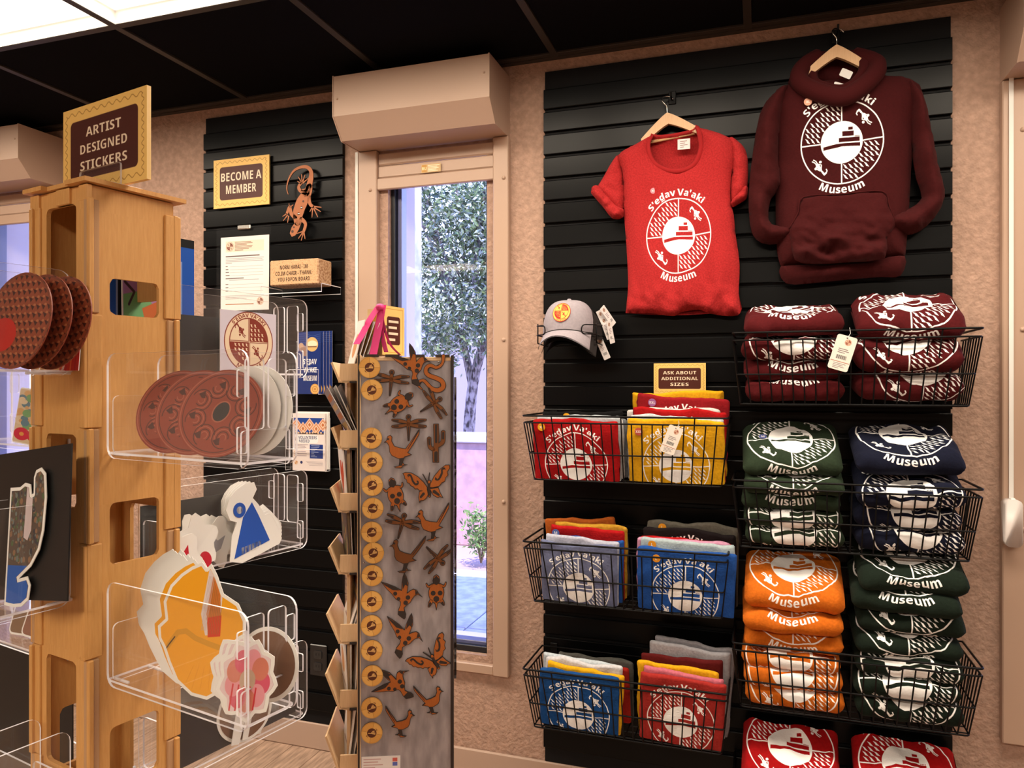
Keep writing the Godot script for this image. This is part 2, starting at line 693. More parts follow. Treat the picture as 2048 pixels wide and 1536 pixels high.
func materials() -> void:
	M.logo = shirt_logo()
	M.weave = noise_tex(0.09, 256, ramp([[0.0, Color(0.88, 0.88, 0.88)], [1.0, Color(1, 1, 1)]]), 3)
	M.heather = noise_tex(0.16, 256, ramp([[0.25, Color(0.86, 0.86, 0.86)], [0.75, Color(1, 1, 1)]]), 4)
	M.weave_height = noise_tex(0.12, 256, null, 3)
	M.logo_thin = M.logo
	M.wall = mat(lin(0.49, 0.325, 0.25), 0.9, 0.3)
	M.wall.uv1_triplanar = true
	M.wall.uv1_world_triplanar = true
	M.wall.uv1_scale = Vector3(2.2, 2.2, 2.2)
	M.wall.albedo_texture = noise_tex(0.03, 512, ramp([[0.2, Color(0.90, 0.90, 0.90)], [0.8, Color(1, 1, 1)]]), 4)
	M.wall.heightmap_enabled = true
	M.wall.heightmap_texture = noise_tex(0.055, 512, null, 3, FastNoiseLite.TYPE_SIMPLEX_SMOOTH, 9)
	M.wall.heightmap_scale = 0.25
	M.shutter = mat(lin(0.47, 0.33, 0.25), 0.45, 0.5)
	M.rail = mat(lin(0.46, 0.315, 0.235), 0.4, 0.5)
	M.slat = mat(lin(0.0022, 0.0024, 0.0028), 0.28, 0.27)
	M.slat_back = mat(lin(0.006, 0.006, 0.007), 0.7, 0.3)
	M.ceil = mat(lin(0.006, 0.006, 0.0075), 0.95, 0.12)
	M.grid = mat(lin(0.035, 0.03, 0.026), 0.5, 0.4)
	M.dark = mat(lin(0.008, 0.009, 0.012), 0.4, 0.5)
	M.wire = mat(lin(0.003, 0.003, 0.0035), 0.45, 0.3)
	M.chrome = mat(lin(0.55, 0.52, 0.48), 0.25, 0.5)
	M.chrome.metallic = 1.0
	M.white = mat(lin(0.78, 0.77, 0.74), 0.6, 0.4)
	M.paper = mat(lin(0.80, 0.78, 0.76), 0.75, 0.3)
	M.glass = mat(Color(1, 1, 1, 0.01), 0.02, 0.3)
	M.glass.transparency = BaseMaterial3D.TRANSPARENCY_ALPHA
	M.acrylic = mat(Color(0.95, 0.97, 1.0, 0.008), 0.03, 0.4)
	M.acrylic.transparency = BaseMaterial3D.TRANSPARENCY_ALPHA
	M.acrylic_edge = mat(Color(0.97, 0.97, 1.0, 0.85), 0.4, 0.6)  # whitened: brightness of light piped to the edges is in the colour
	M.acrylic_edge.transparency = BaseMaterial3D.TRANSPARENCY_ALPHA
	var ply := wood_tex(lin(0.66, 0.36, 0.125), lin(0.53, 0.26, 0.075), 4)
	M.ply = mat(Color.WHITE, 0.55, 0.4)
	M.ply.albedo_texture = ply
	M.ply.uv1_triplanar = true
	M.ply.uv1_scale = Vector3(5, 5, 5)
	M.ply_edge = mat(lin(0.46, 0.27, 0.14), 0.7, 0.3)
	var pale := wood_tex(lin(0.72, 0.50, 0.30), lin(0.60, 0.40, 0.22), 8)
	M.pale = mat(Color.WHITE, 0.55, 0.4)
	M.pale.albedo_texture = pale
	M.pale.uv1_triplanar = true
	M.pale.uv1_scale = Vector3(5, 5, 5)
	M.hanger = mat(Color.WHITE, 0.4, 0.5)
	M.hanger.albedo_texture = wood_tex(lin(0.74, 0.47, 0.25), lin(0.62, 0.36, 0.17), 12)
	M.hanger.uv1_triplanar = true
	M.hanger.uv1_scale = Vector3(6, 6, 6)

func room() -> void:
	# back wall with three window openings
	var wb := struct("wall_back")
	var st := mb()
	var x0 := P(776, 700, 0).x
	var x1 := P(974, 700, 0).x
	var yb := P(940, 1308, 0).y
	var yt := 2.20
	var render_coat := mat(lin(0.70, 0.64, 0.68), 0.9, 0.2)
	for leaf in [["plaster", -0.06, 0.0, M.wall], ["outer_render", -0.22, -0.06, render_coat]]:
		st = mb()
		var left := -5.2
		for k in [-1, 0, 1]:
			var a: float = x0 + k * PERIOD
			var b: float = x1 + k * PERIOD
			box(st, Vector3(left, 0, leaf[1]), Vector3(a, CEIL + 0.15, leaf[2]))
			box(st, Vector3(a, 0, leaf[1]), Vector3(b, yb, leaf[2]))
			box(st, Vector3(a, yt, leaf[1]), Vector3(b, CEIL + 0.15, leaf[2]))
			left = b
		box(st, Vector3(left, 0, leaf[1]), Vector3(3.4, CEIL + 0.15, leaf[2]))
		put(wb, leaf[0], st, leaf[3])
	for side in [["wall_left", Vector3(-5.4, 0, -0.22), Vector3(-5.2, CEIL + 0.15, 7.2)], ["wall_right", Vector3(3.2, 0, 0), Vector3(3.4, CEIL + 0.15, 7.2)], ["wall_front", Vector3(-5.2, 0, 7.0), Vector3(3.2, CEIL + 0.15, 7.2)]]:
		st = mb()
		box(st, side[1], side[2])
		put(struct(side[0]), "plaster", st, M.wall)
	# floor of vinyl planks
	var fl := struct("floor")
	st = mb()
	box(st, Vector3(-5.3, -0.1, -0.1), Vector3(3.3, -0.004, 7.1))
	var sub := mat(lin(0.16, 0.11, 0.085), 0.8)
	put(fl, "subfloor", st, sub)
	var tones := []
	for k in 3:
		var m := mat(lin(0.40 + 0.05 * k, 0.27 + 0.035 * k, 0.20 + 0.025 * k), 0.5, 0.4)
		m.uv1_triplanar = true
		m.uv1_world_triplanar = true
		m.uv1_scale = Vector3(9, 2, 1.2)
		m.albedo_texture = noise_tex(0.03, 256, ramp([[0.1, Color(0.75, 0.75, 0.75)], [0.9, Color(1, 1, 1)]]), 4, FastNoiseLite.TYPE_SIMPLEX_SMOOTH, 20 + k)
		tones.append(m)
	var plank := mb()
	box(plank, Vector3(0.001, -0.004, 0.001), Vector3(0.119, 0.0, 0.899), 0.001)
	var pm := done(plank)
	var rest := mb()
	var i := 0
	for cx in range(-43, 27):
		for cz in range(-1, 8):
			var z0 := maxf(cz * 0.9 + (0.45 if posmod(cx, 2) else 0.0), 0.0)
			var z1 := minf(cz * 0.9 + (0.45 if posmod(cx, 2) else 0.0) + 0.9, 7.0)
			var x := cx * 0.12
			if z1 < 0.1 or z0 > 6.9 or x > 3.1: continue
			if z0 < 0.8 and x > -2.6 and x < 0.4:
				var o := part(fl, "plank", pm, tones[(i * 7 + cz) % 3])
				o.position = Vector3(x, 0, z0)
				o.scale.z = (z1 - z0) / 0.9
				i += 1
			else:
				box(rest, Vector3(x + 0.001, -0.004, z0 + 0.001), Vector3(x + 0.119, 0, z1 - 0.001))
	var ro := put(fl, "plank_field", rest, tones[1])
	ro.set_meta("kind", "stuff")
	st = mb()
	box(st, Vector3(-5.2, 0, 0), Vector3(3.2, 0.098, 0.012), 0.004)
	var bb := struct("baseboard_back")
	put(bb, "board", st, mat(lin(0.46, 0.33, 0.26), 0.5, 0.4))
	# suspended ceiling: dark tiles in a grid
	var ce := struct("ceiling")
	st = mb()
	box(st, Vector3(-5.3, CEIL + 0.153, -0.1), Vector3(3.3, CEIL + 0.2, 7.1))
	put(ce, "deck", st, M.ceil)
	var tile := mb()
	box(tile, Vector3(-0.294, 0.004, -0.294), Vector3(0.294, 0.016, 0.294), 0.003)
	var tm := done(tile)
	var n := 0
	for gx in range(-7, 8):
		for gz in range(-1, 11):
			var c := cell_at(gx, gz)
			if lit_cell(gx, gz) or c.x < -5.0 or c.x > 3.1: continue
			var o := part(ce, "ceiling_tile", tm, M.ceil)
			o.position = c
	st = mb()
	for gx in range(-7, 9):
		var x := cell_at(gx, 0).x - 0.305
		if x > -5.2 and x < 3.2: box(st, Vector3(x - 0.012, CEIL - 0.002, 0), Vector3(x + 0.012, CEIL + 0.03, 7.0), 0.001)
	for gz in range(0, 12):
		var z := cell_at(0, gz).z - 0.305
		box(st, Vector3(-5.2, CEIL - 0.0015, z - 0.012), Vector3(3.2, CEIL + 0.03, z + 0.012), 0.001)
	box(st, Vector3(-5.2, CEIL - 0.003, 0), Vector3(3.2, CEIL + 0.02, 0.022))
	put(ce, "grid_bars", st, M.grid)

func cell_at(gx: int, gz: int) -> Vector3:
	return Vector3(-1.565 + gx * 0.61, CEIL, 0.34 + gz * 0.61)

func lit_cell(gx: int, gz: int) -> bool:
	return (gz == 1 and gx >= -3 and gx <= 5) or (gz == 6 and gx >= -3 and gx <= 5)

func ceiling_lights() -> void:
	# recessed fittings: a bevelled white well with the diffuser at its top
	var wells := []
	for k in 4:
		var st := mb()
		var rot := Transform3D(Basis(Vector3.UP, PI / 2 * k), Vector3.ZERO)
		quad(st, rot * Vector3(-0.292, 0.0, 0.292), rot * Vector3(0.292, 0.0, 0.292), rot * Vector3(0.276, 0.035, 0.276), rot * Vector3(-0.276, 0.035, 0.276))
		quad(st, rot * Vector3(-0.292, 0.0, 0.296), rot * Vector3(-0.276, 0.039, 0.282), rot * Vector3(0.276, 0.039, 0.282), rot * Vector3(0.292, 0.0, 0.296))
		quad(st, rot * Vector3(-0.292, 0.0, 0.292), rot * Vector3(-0.292, 0.0, 0.296), rot * Vector3(0.292, 0.0, 0.296), rot * Vector3(0.292, 0.0, 0.292))
		wells.append(done(st))
	var lens := mb()
	box(lens, Vector3(-0.275, 0.032, -0.275), Vector3(0.275, 0.040, 0.275))
	var lm := done(lens)
	var glowing := glow(Color(1.0, 0.97, 0.90), 1.6)
	for gz in [1, 6]:
		for gx in range(-3, 6):
			if not lit_cell(gx, gz): continue
			var c := cell_at(gx, gz)
			var where := "in the ceiling row beside the window wall" if gz == 1 else "in the ceiling row deep in the room"
			var t := thing("ceiling_light_panel", "square white lit panel " + where, "light panel", c, 0.0, "lit ceiling panels " + ("near the wall" if gz == 1 else "further back"))
			for w in wells: part(t, "well_side", w, M.white)
			part(t, "diffuser", lm, glowing)
			var l := AreaLight3D.new()
			l.name = "panel_light"
			l.area_size = Vector2(0.53, 0.53)
			l.light_color = LAMP_COLOR
			l.light_energy = LAMP_ENERGY * (1.2 if gz == 1 else 1.75)
			l.area_range = 12.0
			l.shadow_enabled = true
			t.add_child(l)
			l.position = Vector3(0, 0.029, 0)
			l.rotation.x = -PI / 2

# ---------------------------------------------------------------- beyond the glass
func outside() -> void:
	var conc := mat(lin(0.52, 0.50, 0.50), 0.9, 0.2)
	conc.uv1_triplanar = true
	conc.uv1_world_triplanar = true
	conc.albedo_texture = noise_tex(0.02, 512, ramp([[0.2, Color(0.86, 0.86, 0.86)], [0.8, Color(1, 1, 1)]]), 5)
	var g := struct("ground_outside")
	var st := mb()
	box(st, Vector3(-14, -0.2, -30), Vector3(8, -0.03, -0.22))
	put(g, "earth", st, mat(lin(0.36, 0.27, 0.25), 0.95, 0.1))
	var slabm := mb()
	box(slabm, Vector3(0.004, -0.03, 0.004), Vector3(1.216, 0.0, 1.216), 0.005)
	var sm := done(slabm)
	for ix in range(-7, 3):
		for iz in 2:
			part(g, "paving_slab", sm, conc).position = Vector3(ix * 1.22 - 0.35, 0, -0.24 - 1.22 * (iz + 1))
	# raised pink planter with a pale cap
	var pink := mat(lin(0.56, 0.36, 0.37), 0.9, 0.2)
	pink.uv1_triplanar = true
	pink.uv1_world_triplanar = true
	pink.albedo_texture = noise_tex(0.03, 256, ramp([[0.2, Color(0.9, 0.9, 0.9)], [0.8, Color(1, 1, 1)]]), 4)
	var pl := thing("planter_wall", "low pink stucco planter wall with a pale cap outside the window", "wall", Vector3(-2.4, 0, -3.55))
	st = mb()
	box(st, Vector3(-4, -0.03, -0.3), Vector3(4, 0.86, 0), 0.01)
	put(pl, "stucco", st, pink)
	st = mb()
	box(st, Vector3(-4, 0.86, -0.33), Vector3(4, 0.93, 0.03), 0.01)
	put(pl, "cap", st, mat(lin(0.66, 0.64, 0.63), 0.8, 0.2))
	var bw := thing("boundary_wall", "tall pale building wall behind the tree outside", "wall", Vector3(-3.0, 0, -9.5))
	st = mb()
	box(st, Vector3(-7, -0.03, -0.3), Vector3(6, 2.4, 0), 0.01)
	put(bw, "stucco", st, mat(lin(0.30, 0.27, 0.33), 0.9, 0.2))
	st = mb()
	box(st, Vector3(-7, 2.4, -0.36), Vector3(6, 2.5, 0.06), 0.01)
	put(bw, "coping", st, mat(lin(0.6, 0.58, 0.58), 0.8, 0.2))
	# porch: square column and the roof over the walk
	var cr := P(846, 600, -1.64).x
	var co := thing("porch_column", "square pale stucco column standing just outside the window", "column", Vector3(cr - 0.22, 0, -1.42))
	st = mb()
	box(st, Vector3(-0.22, 0, -0.22), Vector3(0.22, 2.9, 0.22), 0.02)
	var pale := mat(lin(0.72, 0.66, 0.69), 0.9, 0.2)
	pale.uv1_triplanar = true
	pale.albedo_texture = conc.albedo_texture
	put(co, "shaft", st, pale)
	st = mb()
	box(st, Vector3(-0.26, 0, -0.26), Vector3(0.26, 0.14, 0.26), 0.015)
	put(co, "plinth", st, pale)
	var c2 := dup(co, co.position + Vector3(-PERIOD - 1.5, 0, 0), "square pale stucco column outside the far window beyond the sticker tower")
	var rf := struct("roof_overhang")
	st = mb()
	box(st, Vector3(-14, 2.9, -1.2), Vector3(8, 3.1, 0.0))
	put(rf, "eaves", st, mat(lin(0.5, 0.45, 0.42), 0.9))
	tree()
	shrub(Vector3(P(962, 1100, -2.9).x, 0, -2.9), 0.42, "leafy green shrub growing by the pink planter wall")

func leaves(parent: Node, called: String, centres: Array, count: int, size: float, cols: Array, sd: int) -> void:
	var r := RandomNumberGenerator.new()
	r.seed = sd
	var v := PackedVector3Array()
	var c := PackedColorArray()
	var nn := PackedVector3Array()
	for i in count:
		var e: Array = centres[r.randi() % centres.size()]
		var d: Vector3 = Vector3(r.randfn(), r.randfn(), r.randfn()) * 0.45 * float(e[1])
		var p: Vector3 = e[0] + d
		var n := Vector3(r.randfn(), r.randfn() + 0.5, r.randfn()).normalized()
		var u := n.cross(Vector3(r.randfn(), r.randfn(), r.randfn())).normalized()
		var w := n.cross(u)
		var s := size * r.randf_range(0.6, 1.3)
		var col: Color = cols[r.randi() % cols.size()]
		for q in [[-1, 0], [0, 0.38], [1, 0], [-1, 0], [1, 0], [0, -0.38]]:
			v.append(p + u * q[0] * s + w * q[1] * s)
			nn.append(n)
			c.append(col)
	var a := []
	a.resize(Mesh.ARRAY_MAX)
	a[Mesh.ARRAY_VERTEX] = v
	a[Mesh.ARRAY_NORMAL] = nn
	a[Mesh.ARRAY_COLOR] = c
	var m := ArrayMesh.new()
	m.add_surface_from_arrays(Mesh.PRIMITIVE_TRIANGLES, a)
	var lm := mat(Color.WHITE, 0.6, 0.3)
	lm.vertex_color_use_as_albedo = true
	lm.backlight_enabled = true
	lm.backlight = Color(0.5, 0.55, 0.4)
	part(parent, called, m, lm).set_meta("kind", "stuff")

func tree() -> void:
	var base := Vector3(-3.35, 0.5, -5.6)
	var t := thing("tree", "leafy tree with a pale forked trunk growing in the planter outside", "tree", base)
	var st := mb(true)
	tube(st, smooth3([Vector3(0.1, -0.5, 0), Vector3(0.14, 0.3, 0), Vector3(0.22, 0.9, 0.05), Vector3(0.42, 1.5, 0.1), Vector3(0.7, 2.1, 0.2)], 5), 0.085, 8, false, 0.04)
	tube(st, smooth3([Vector3(0.2, 0.85, 0.05), Vector3(0.05, 1.4, 0.0), Vector3(-0.25, 2.2, -0.1), Vector3(-0.4, 3.2, 0.0)], 5), 0.05, 8, false, 0.03)
	tube(st, smooth3([Vector3(0.35, 1.35, 0.08), Vector3(0.3, 2.2, 0.2), Vector3(0.45, 3.4, 0.1)], 5), 0.06, 7, false, 0.02)
	var bark := mat(lin(0.34, 0.30, 0.29), 0.95, 0.2)
	bark.uv1_triplanar = true
	bark.uv1_scale = Vector3(3, 1, 3)
	bark.albedo_texture = noise_tex(0.03, 256, ramp([[0.3, Color(0.35, 0.33, 0.33)], [0.6, Color(1, 1, 1)]]), 4)
	put(t, "trunk", st, bark)
	var r := RandomNumberGenerator.new()
	r.seed = 4
	var cs := []
	var br := mb()
	for i in 46:
		var p := Vector3(r.randf_range(-1.3, 1.3), r.randf_range(1.35, 4.0), r.randf_range(-0.8, 0.6))
		if p.x > 0.1 and p.y > 2.9: p.y -= 1.0
		cs.append([p, r.randf_range(0.35, 0.6)])
		if i % 3 == 0: tube(br, [Vector3(0.2, 1.6, 0.05).lerp(p, 0.2), Vector3(0.2, 2.0, 0).lerp(p, 0.6) + Vector3(0, 0.2, 0), p], 0.018, 5, false, 0.006)
	put(t, "branches", br, bark)
	leaves(t, "foliage", cs, 42000, 0.036, [Color(0.10, 0.15, 0.06), Color(0.18, 0.23, 0.10), Color(0.28, 0.31, 0.20), Color(0.42, 0.45, 0.40), Color(0.07, 0.10, 0.08)], 8)

func shrub(at: Vector3, h: float, label: String) -> void:
	var t := thing("shrub", label, "shrub", at)
	var st := mb()
	var cs := []
	for i in 7:
		var tip := Vector3(sin(i * 2.4) * 0.09, h * (0.6 + 0.06 * i), cos(i * 2.4) * 0.09)
		tube(st, [Vector3.ZERO, tip * 0.5 + Vector3(0.01, 0, 0), tip], 0.006, 5, false, 0.002)
		cs.append([tip * 0.95, 0.10])
		cs.append([tip * 0.6, 0.10])
	put(t, "stems", st, mat(lin(0.16, 0.11, 0.06), 0.9))
	leaves(t, "foliage", cs, 700, 0.022, [Color(0.16, 0.28, 0.08), Color(0.30, 0.40, 0.14), Color(0.10, 0.18, 0.06)], 2)

# ---------------------------------------------------------------- windows and their roller shutters
func windows() -> void:
	var x0 := P(776, 700, 0).x
	var x1 := P(974, 700, 0).x
	var yb := P(940, 1308, 0).y
	for k in 3:
		var dx: float = [0.0, -PERIOD, PERIOD][k]
		var w := struct("window_%d" % (k + 1))
		w.position.x = dx
		var st := mb()
		var zf := -0.022
		for e in [[x0, yb, x0 + 0.016, 2.2], [x1 - 0.012, yb, x1, 2.2], [x0, yb, x1, yb + 0.022], [x0, 2.17, x1, 2.2]]:
			box(st, Vector3(e[0], e[1], zf - 0.07), Vector3(e[2], e[3], zf), 0.002)
		put(w, "frame", st, M.dark)
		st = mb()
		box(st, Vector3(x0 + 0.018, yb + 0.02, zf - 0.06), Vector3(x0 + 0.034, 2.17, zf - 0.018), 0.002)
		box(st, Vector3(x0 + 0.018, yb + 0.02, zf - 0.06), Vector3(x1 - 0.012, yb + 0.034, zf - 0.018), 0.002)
		put(w, "sky_tinted_strip", st, mat(lin(0.10, 0.11, 0.24), 0.3, 0.5))  # blue of sky light on the frame reveal, put into the colour
		st = mb()
		quad(st, Vector3(x0 + 0.015, yb + 0.02, zf - 0.04), Vector3(x0 + 0.015, 2.18, zf - 0.04), Vector3(x1 - 0.01, 2.18, zf - 0.04), Vector3(x1 - 0.01, yb + 0.02, zf - 0.04))
		put(w, "pane", st, M.glass)
		shutter(dx, k)

func shutter(dx: float, k: int) -> void:
	var X0 := -1.385
	var X1 := -0.8205
	var H := CAM.y
	var lab: String = ["beige roller shutter with a boxed housing over the window between the two slatwalls", "beige roller shutter housing over the far window behind the sticker tower", "beige roller shutter of the window beside the sweatshirt baskets"][k]
	var t := thing("roller_shutter", lab, "shutter", Vector3(dx, 0, 0))
	var prof := PackedVector2Array([Vector2(0.0, H + 1.05), Vector2(0.2025, H + 1.05), Vector2(0.2025, H + 0.911), Vector2(0.1465, H + 0.842), Vector2(0.0, H + 0.842)])
	var st := mb()
	var xf := Transform3D(Basis(Vector3(0, 0, 1), Vector3(0, 1, 0), Vector3(1, 0, 0)), Vector3(X0, 0, 0))
	slab(st, Geometry2D.offset_polygon(prof, -0.002)[0], 0.0, X1 - X0, xf)
	var hs := put(t, "housing", st, M.shutter)
	for zz in [[-0.003, 0.001], [X1 - X0 - 0.001, X1 - X0 + 0.003]]:
		st = mb()
		slab(st, prof, zz[0], zz[1], xf)
		put(hs, "end_cap", st, M.shutter)
	for e in [[X0 + 0.015, H + 0.97], [X1 - 0.015, H + 0.99]]:
		st = mb()
		lathe(st, [[0.0, 0.003], [0.003, 0.002], [0.004, 0.0]], 8, Transform3D(Basis(Vector3.RIGHT, PI / 2), Vector3(e[0], e[1], 0.2025)))
		put(hs, "screw", st, M.rail)
	# guide rails
	var yb := P(1000, 1355, 0.03).y
	var L0 := P(716, 700, 0.03).x
	var L1 := P(752, 700, 0.03).x
	var R0 := P(985, 700, 0.03).x
	var R1 := P(1016, 700, 0.03).x
	for e in [[L0, L1], [R0, R1]]:
		st = mb()
		box(st, Vector3(e[0], yb, 0.0), Vector3(e[1], H + 0.842, 0.028), 0.003)
		var g := put(t, "guide_rail", st, M.rail)
		for i in 3:
			st = mb(true)
			lathe(st, [[0.0, 0.006], [0.005, 0.005], [0.0075, 0.0]], 10, Transform3D(Basis(Vector3.RIGHT, PI / 2), Vector3((e[0] + e[1]) / 2 + 0.012, H + 0.70 - i * 0.55, 0.028)))
			put(g, "rivet", st, M.rail)
	st = mb()
	box(st, Vector3(L1, yb, 0.0), Vector3(R0, yb + 0.032, 0.022), 0.003)
	put(t, "bottom_rail", st, M.rail)
	st = mb()
	box(st, Vector3(L1 - 0.002, H + 0.70, 0.004), Vector3(R0 + 0.002, H + 0.741, 0.022), 0.003)
	var bar := put(t, "end_slat", st, M.rail)
	var ys := H + 0.742
	for i in 2:
		st = mb()
		box(st, Vector3(L1 - 0.002, ys, 0.004), Vector3(R0 + 0.002, ys + 0.045, 0.016), 0.006)
		put(t, "curtain_slat", st, M.shutter)
		ys += 0.0465
	# maker's plate on the end slat
	if k == 0:
		var cv := Canvas.new(320, 128, lin(0.60, 0.42, 0.22))
		cv.rect(10, 10, 80, 108, lin(0.55, 0.30, 0.08))
		cv.text("RU", 50, 64, 60, lin(0.95, 0.85, 0.55))
		for i in 5: cv.rect(110, 18 + i * 21, 190 - (i * 37) % 60, 10, lin(0.9, 0.82, 0.62))
		var c := card(0.075, 0.03, 0.0006)
		var pm := part(bar, "maker_plate", c[1], printed(cv.tex()))
		pm.position = P(862, 336, 0.0231)
	# pull strap hanging beside the left rail
	var sx: float = P(713, 500, 0.02).x + [0.0, 0.0, 0.032][k]
	var sz: float = [0.018, 0.018, 0.031][k]
	var wy := P(2012, 1047, 0.07).y
	st = mb()
	box(st, Vector3(sx - 0.0055, wy, sz), Vector3(sx + 0.0055, H + 0.845, sz + 0.002))
	put(t, "pull_strap", st, M.white)
	st = mb(true)
	slab(st, rrect(-0.021, -0.064, 0.021, 0.064, 0.014, 5), 0.0, 0.040, Transform3D(Basis(), Vector3(sx - 0.004, wy, sz)))
	var wb := put(t, "strap_winder", st, mat(lin(0.72, 0.66, 0.64), 0.35, 0.5))
	st = mb()
	box(st, Vector3(sx - 0.010, wy + 0.050, sz + 0.012), Vector3(sx + 0.004, wy + 0.068, sz + 0.030), 0.003)
	put(wb, "strap_guide", st, M.white)

# ---------------------------------------------------------------- slatwall
func slatwalls() -> void:
	var gy := P(1087, 588, 0).y
	for e in [["broad black slatwall panel behind the shirts and baskets", P(1087, 700, 0.02).x, P(1905, 700, 0.02).x], ["narrow black slatwall panel holding the lizard, form and brochures", P(407, 700, 0.02).x, P(685, 700, 0.02).x]]:
		var t := thing("slatwall", e[0], "slatwall", Vector3(e[1], 0.1, 0))
		var w: float = e[2] - e[1]
		var st := mb()
		box(st, Vector3(0.002, 0, 0.001), Vector3(w - 0.002, 2.312, 0.009))
		put(t, "backing", st, M.slat_back)
		st = mb()
		slab(st, PackedVector2Array([Vector2(0.004, 0.0), Vector2(0.0185, 0.0), Vector2(0.0200, 0.002), Vector2(0.0200, 0.062), Vector2(0.0185, 0.0645), Vector2(0.012, 0.0645), Vector2(0.009, 0.061), Vector2(0.004, 0.061)]), 0.0, w, Transform3D(Basis(Vector3(0, 0, 1), Vector3(0, 1, 0), Vector3(1, 0, 0)), Vector3.ZERO))
		var sm := done(st)
		for i in 31:
			var y := gy - 0.1 + 0.006 + (i - 20) * 0.0762
			if y < 0.0 or y > 2.25: continue
			part(t, "slat", sm, M.slat).position = Vector3(0, y, 0)

# ---------------------------------------------------------------- small things on the narrow slatwall
func shop_sign(lines: Array, ar: float, em := 0.0) -> StandardMaterial3D:   # yellow card with a wavy border round a brown plate
	var h := 480
	var w := int(h * ar)
	var yel := lin(0.86, 0.56, 0.17)
	var cv := Canvas.new(w, h, yel)
	var br := lin(0.075, 0.018, 0.012)
	var ink := lin(0.45, 0.23, 0.05)
	var m := 0.07 * h
	for side in 4:
		var L := (w if side % 2 == 0 else h) - 2 * m
		var pts := []
		for k in 61:
			var u := m + L * k / 60.0
			var v := m + sin(k * 1.05) * 0.022 * h
			pts.append([Vector2(u, v), Vector2(w - v, u), Vector2(u, h - v), Vector2(v, u)][side])
		cv.path(pts, 5.0, ink)
	var p := PackedVector2Array()
	for v in rrect(0.155 * h, 0.16 * h, w - 0.155 * h, 0.84 * h, 0.06 * h, 6): p.append(v)
	cv.poly(p, br)
	var n := lines.size()
	for i in n:
		var tw: float = (w - 0.31 * h) * (float(lines[i].length()) / 11.5 if n == 3 else float(lines[i].length()) / 8.5)
		cv.text(lines[i], w / 2.0, h * 0.5 + (i - (n - 1) / 2.0) * h * (0.19 if n == 3 else 0.26), h * (0.145 if n == 3 else 0.235), lin(0.85, 0.72, 0.55), true, tw)
	return printed(cv.tex(), 0.4)

func sheet_thing(called: String, label: String, category: String, w: float, h: float, t: float, face: Material, at: Vector3, turn := Vector3.ZERO, r := 0.0, body: Material = null) -> Node3D:
	var o := thing(called, label, category, at)
	o.rotation = turn
	var c := card(w, h, t, r)
	part(o, "board", c[0], body if body else M.paper)
	part(o, "printed_face", c[1], face)
	return o

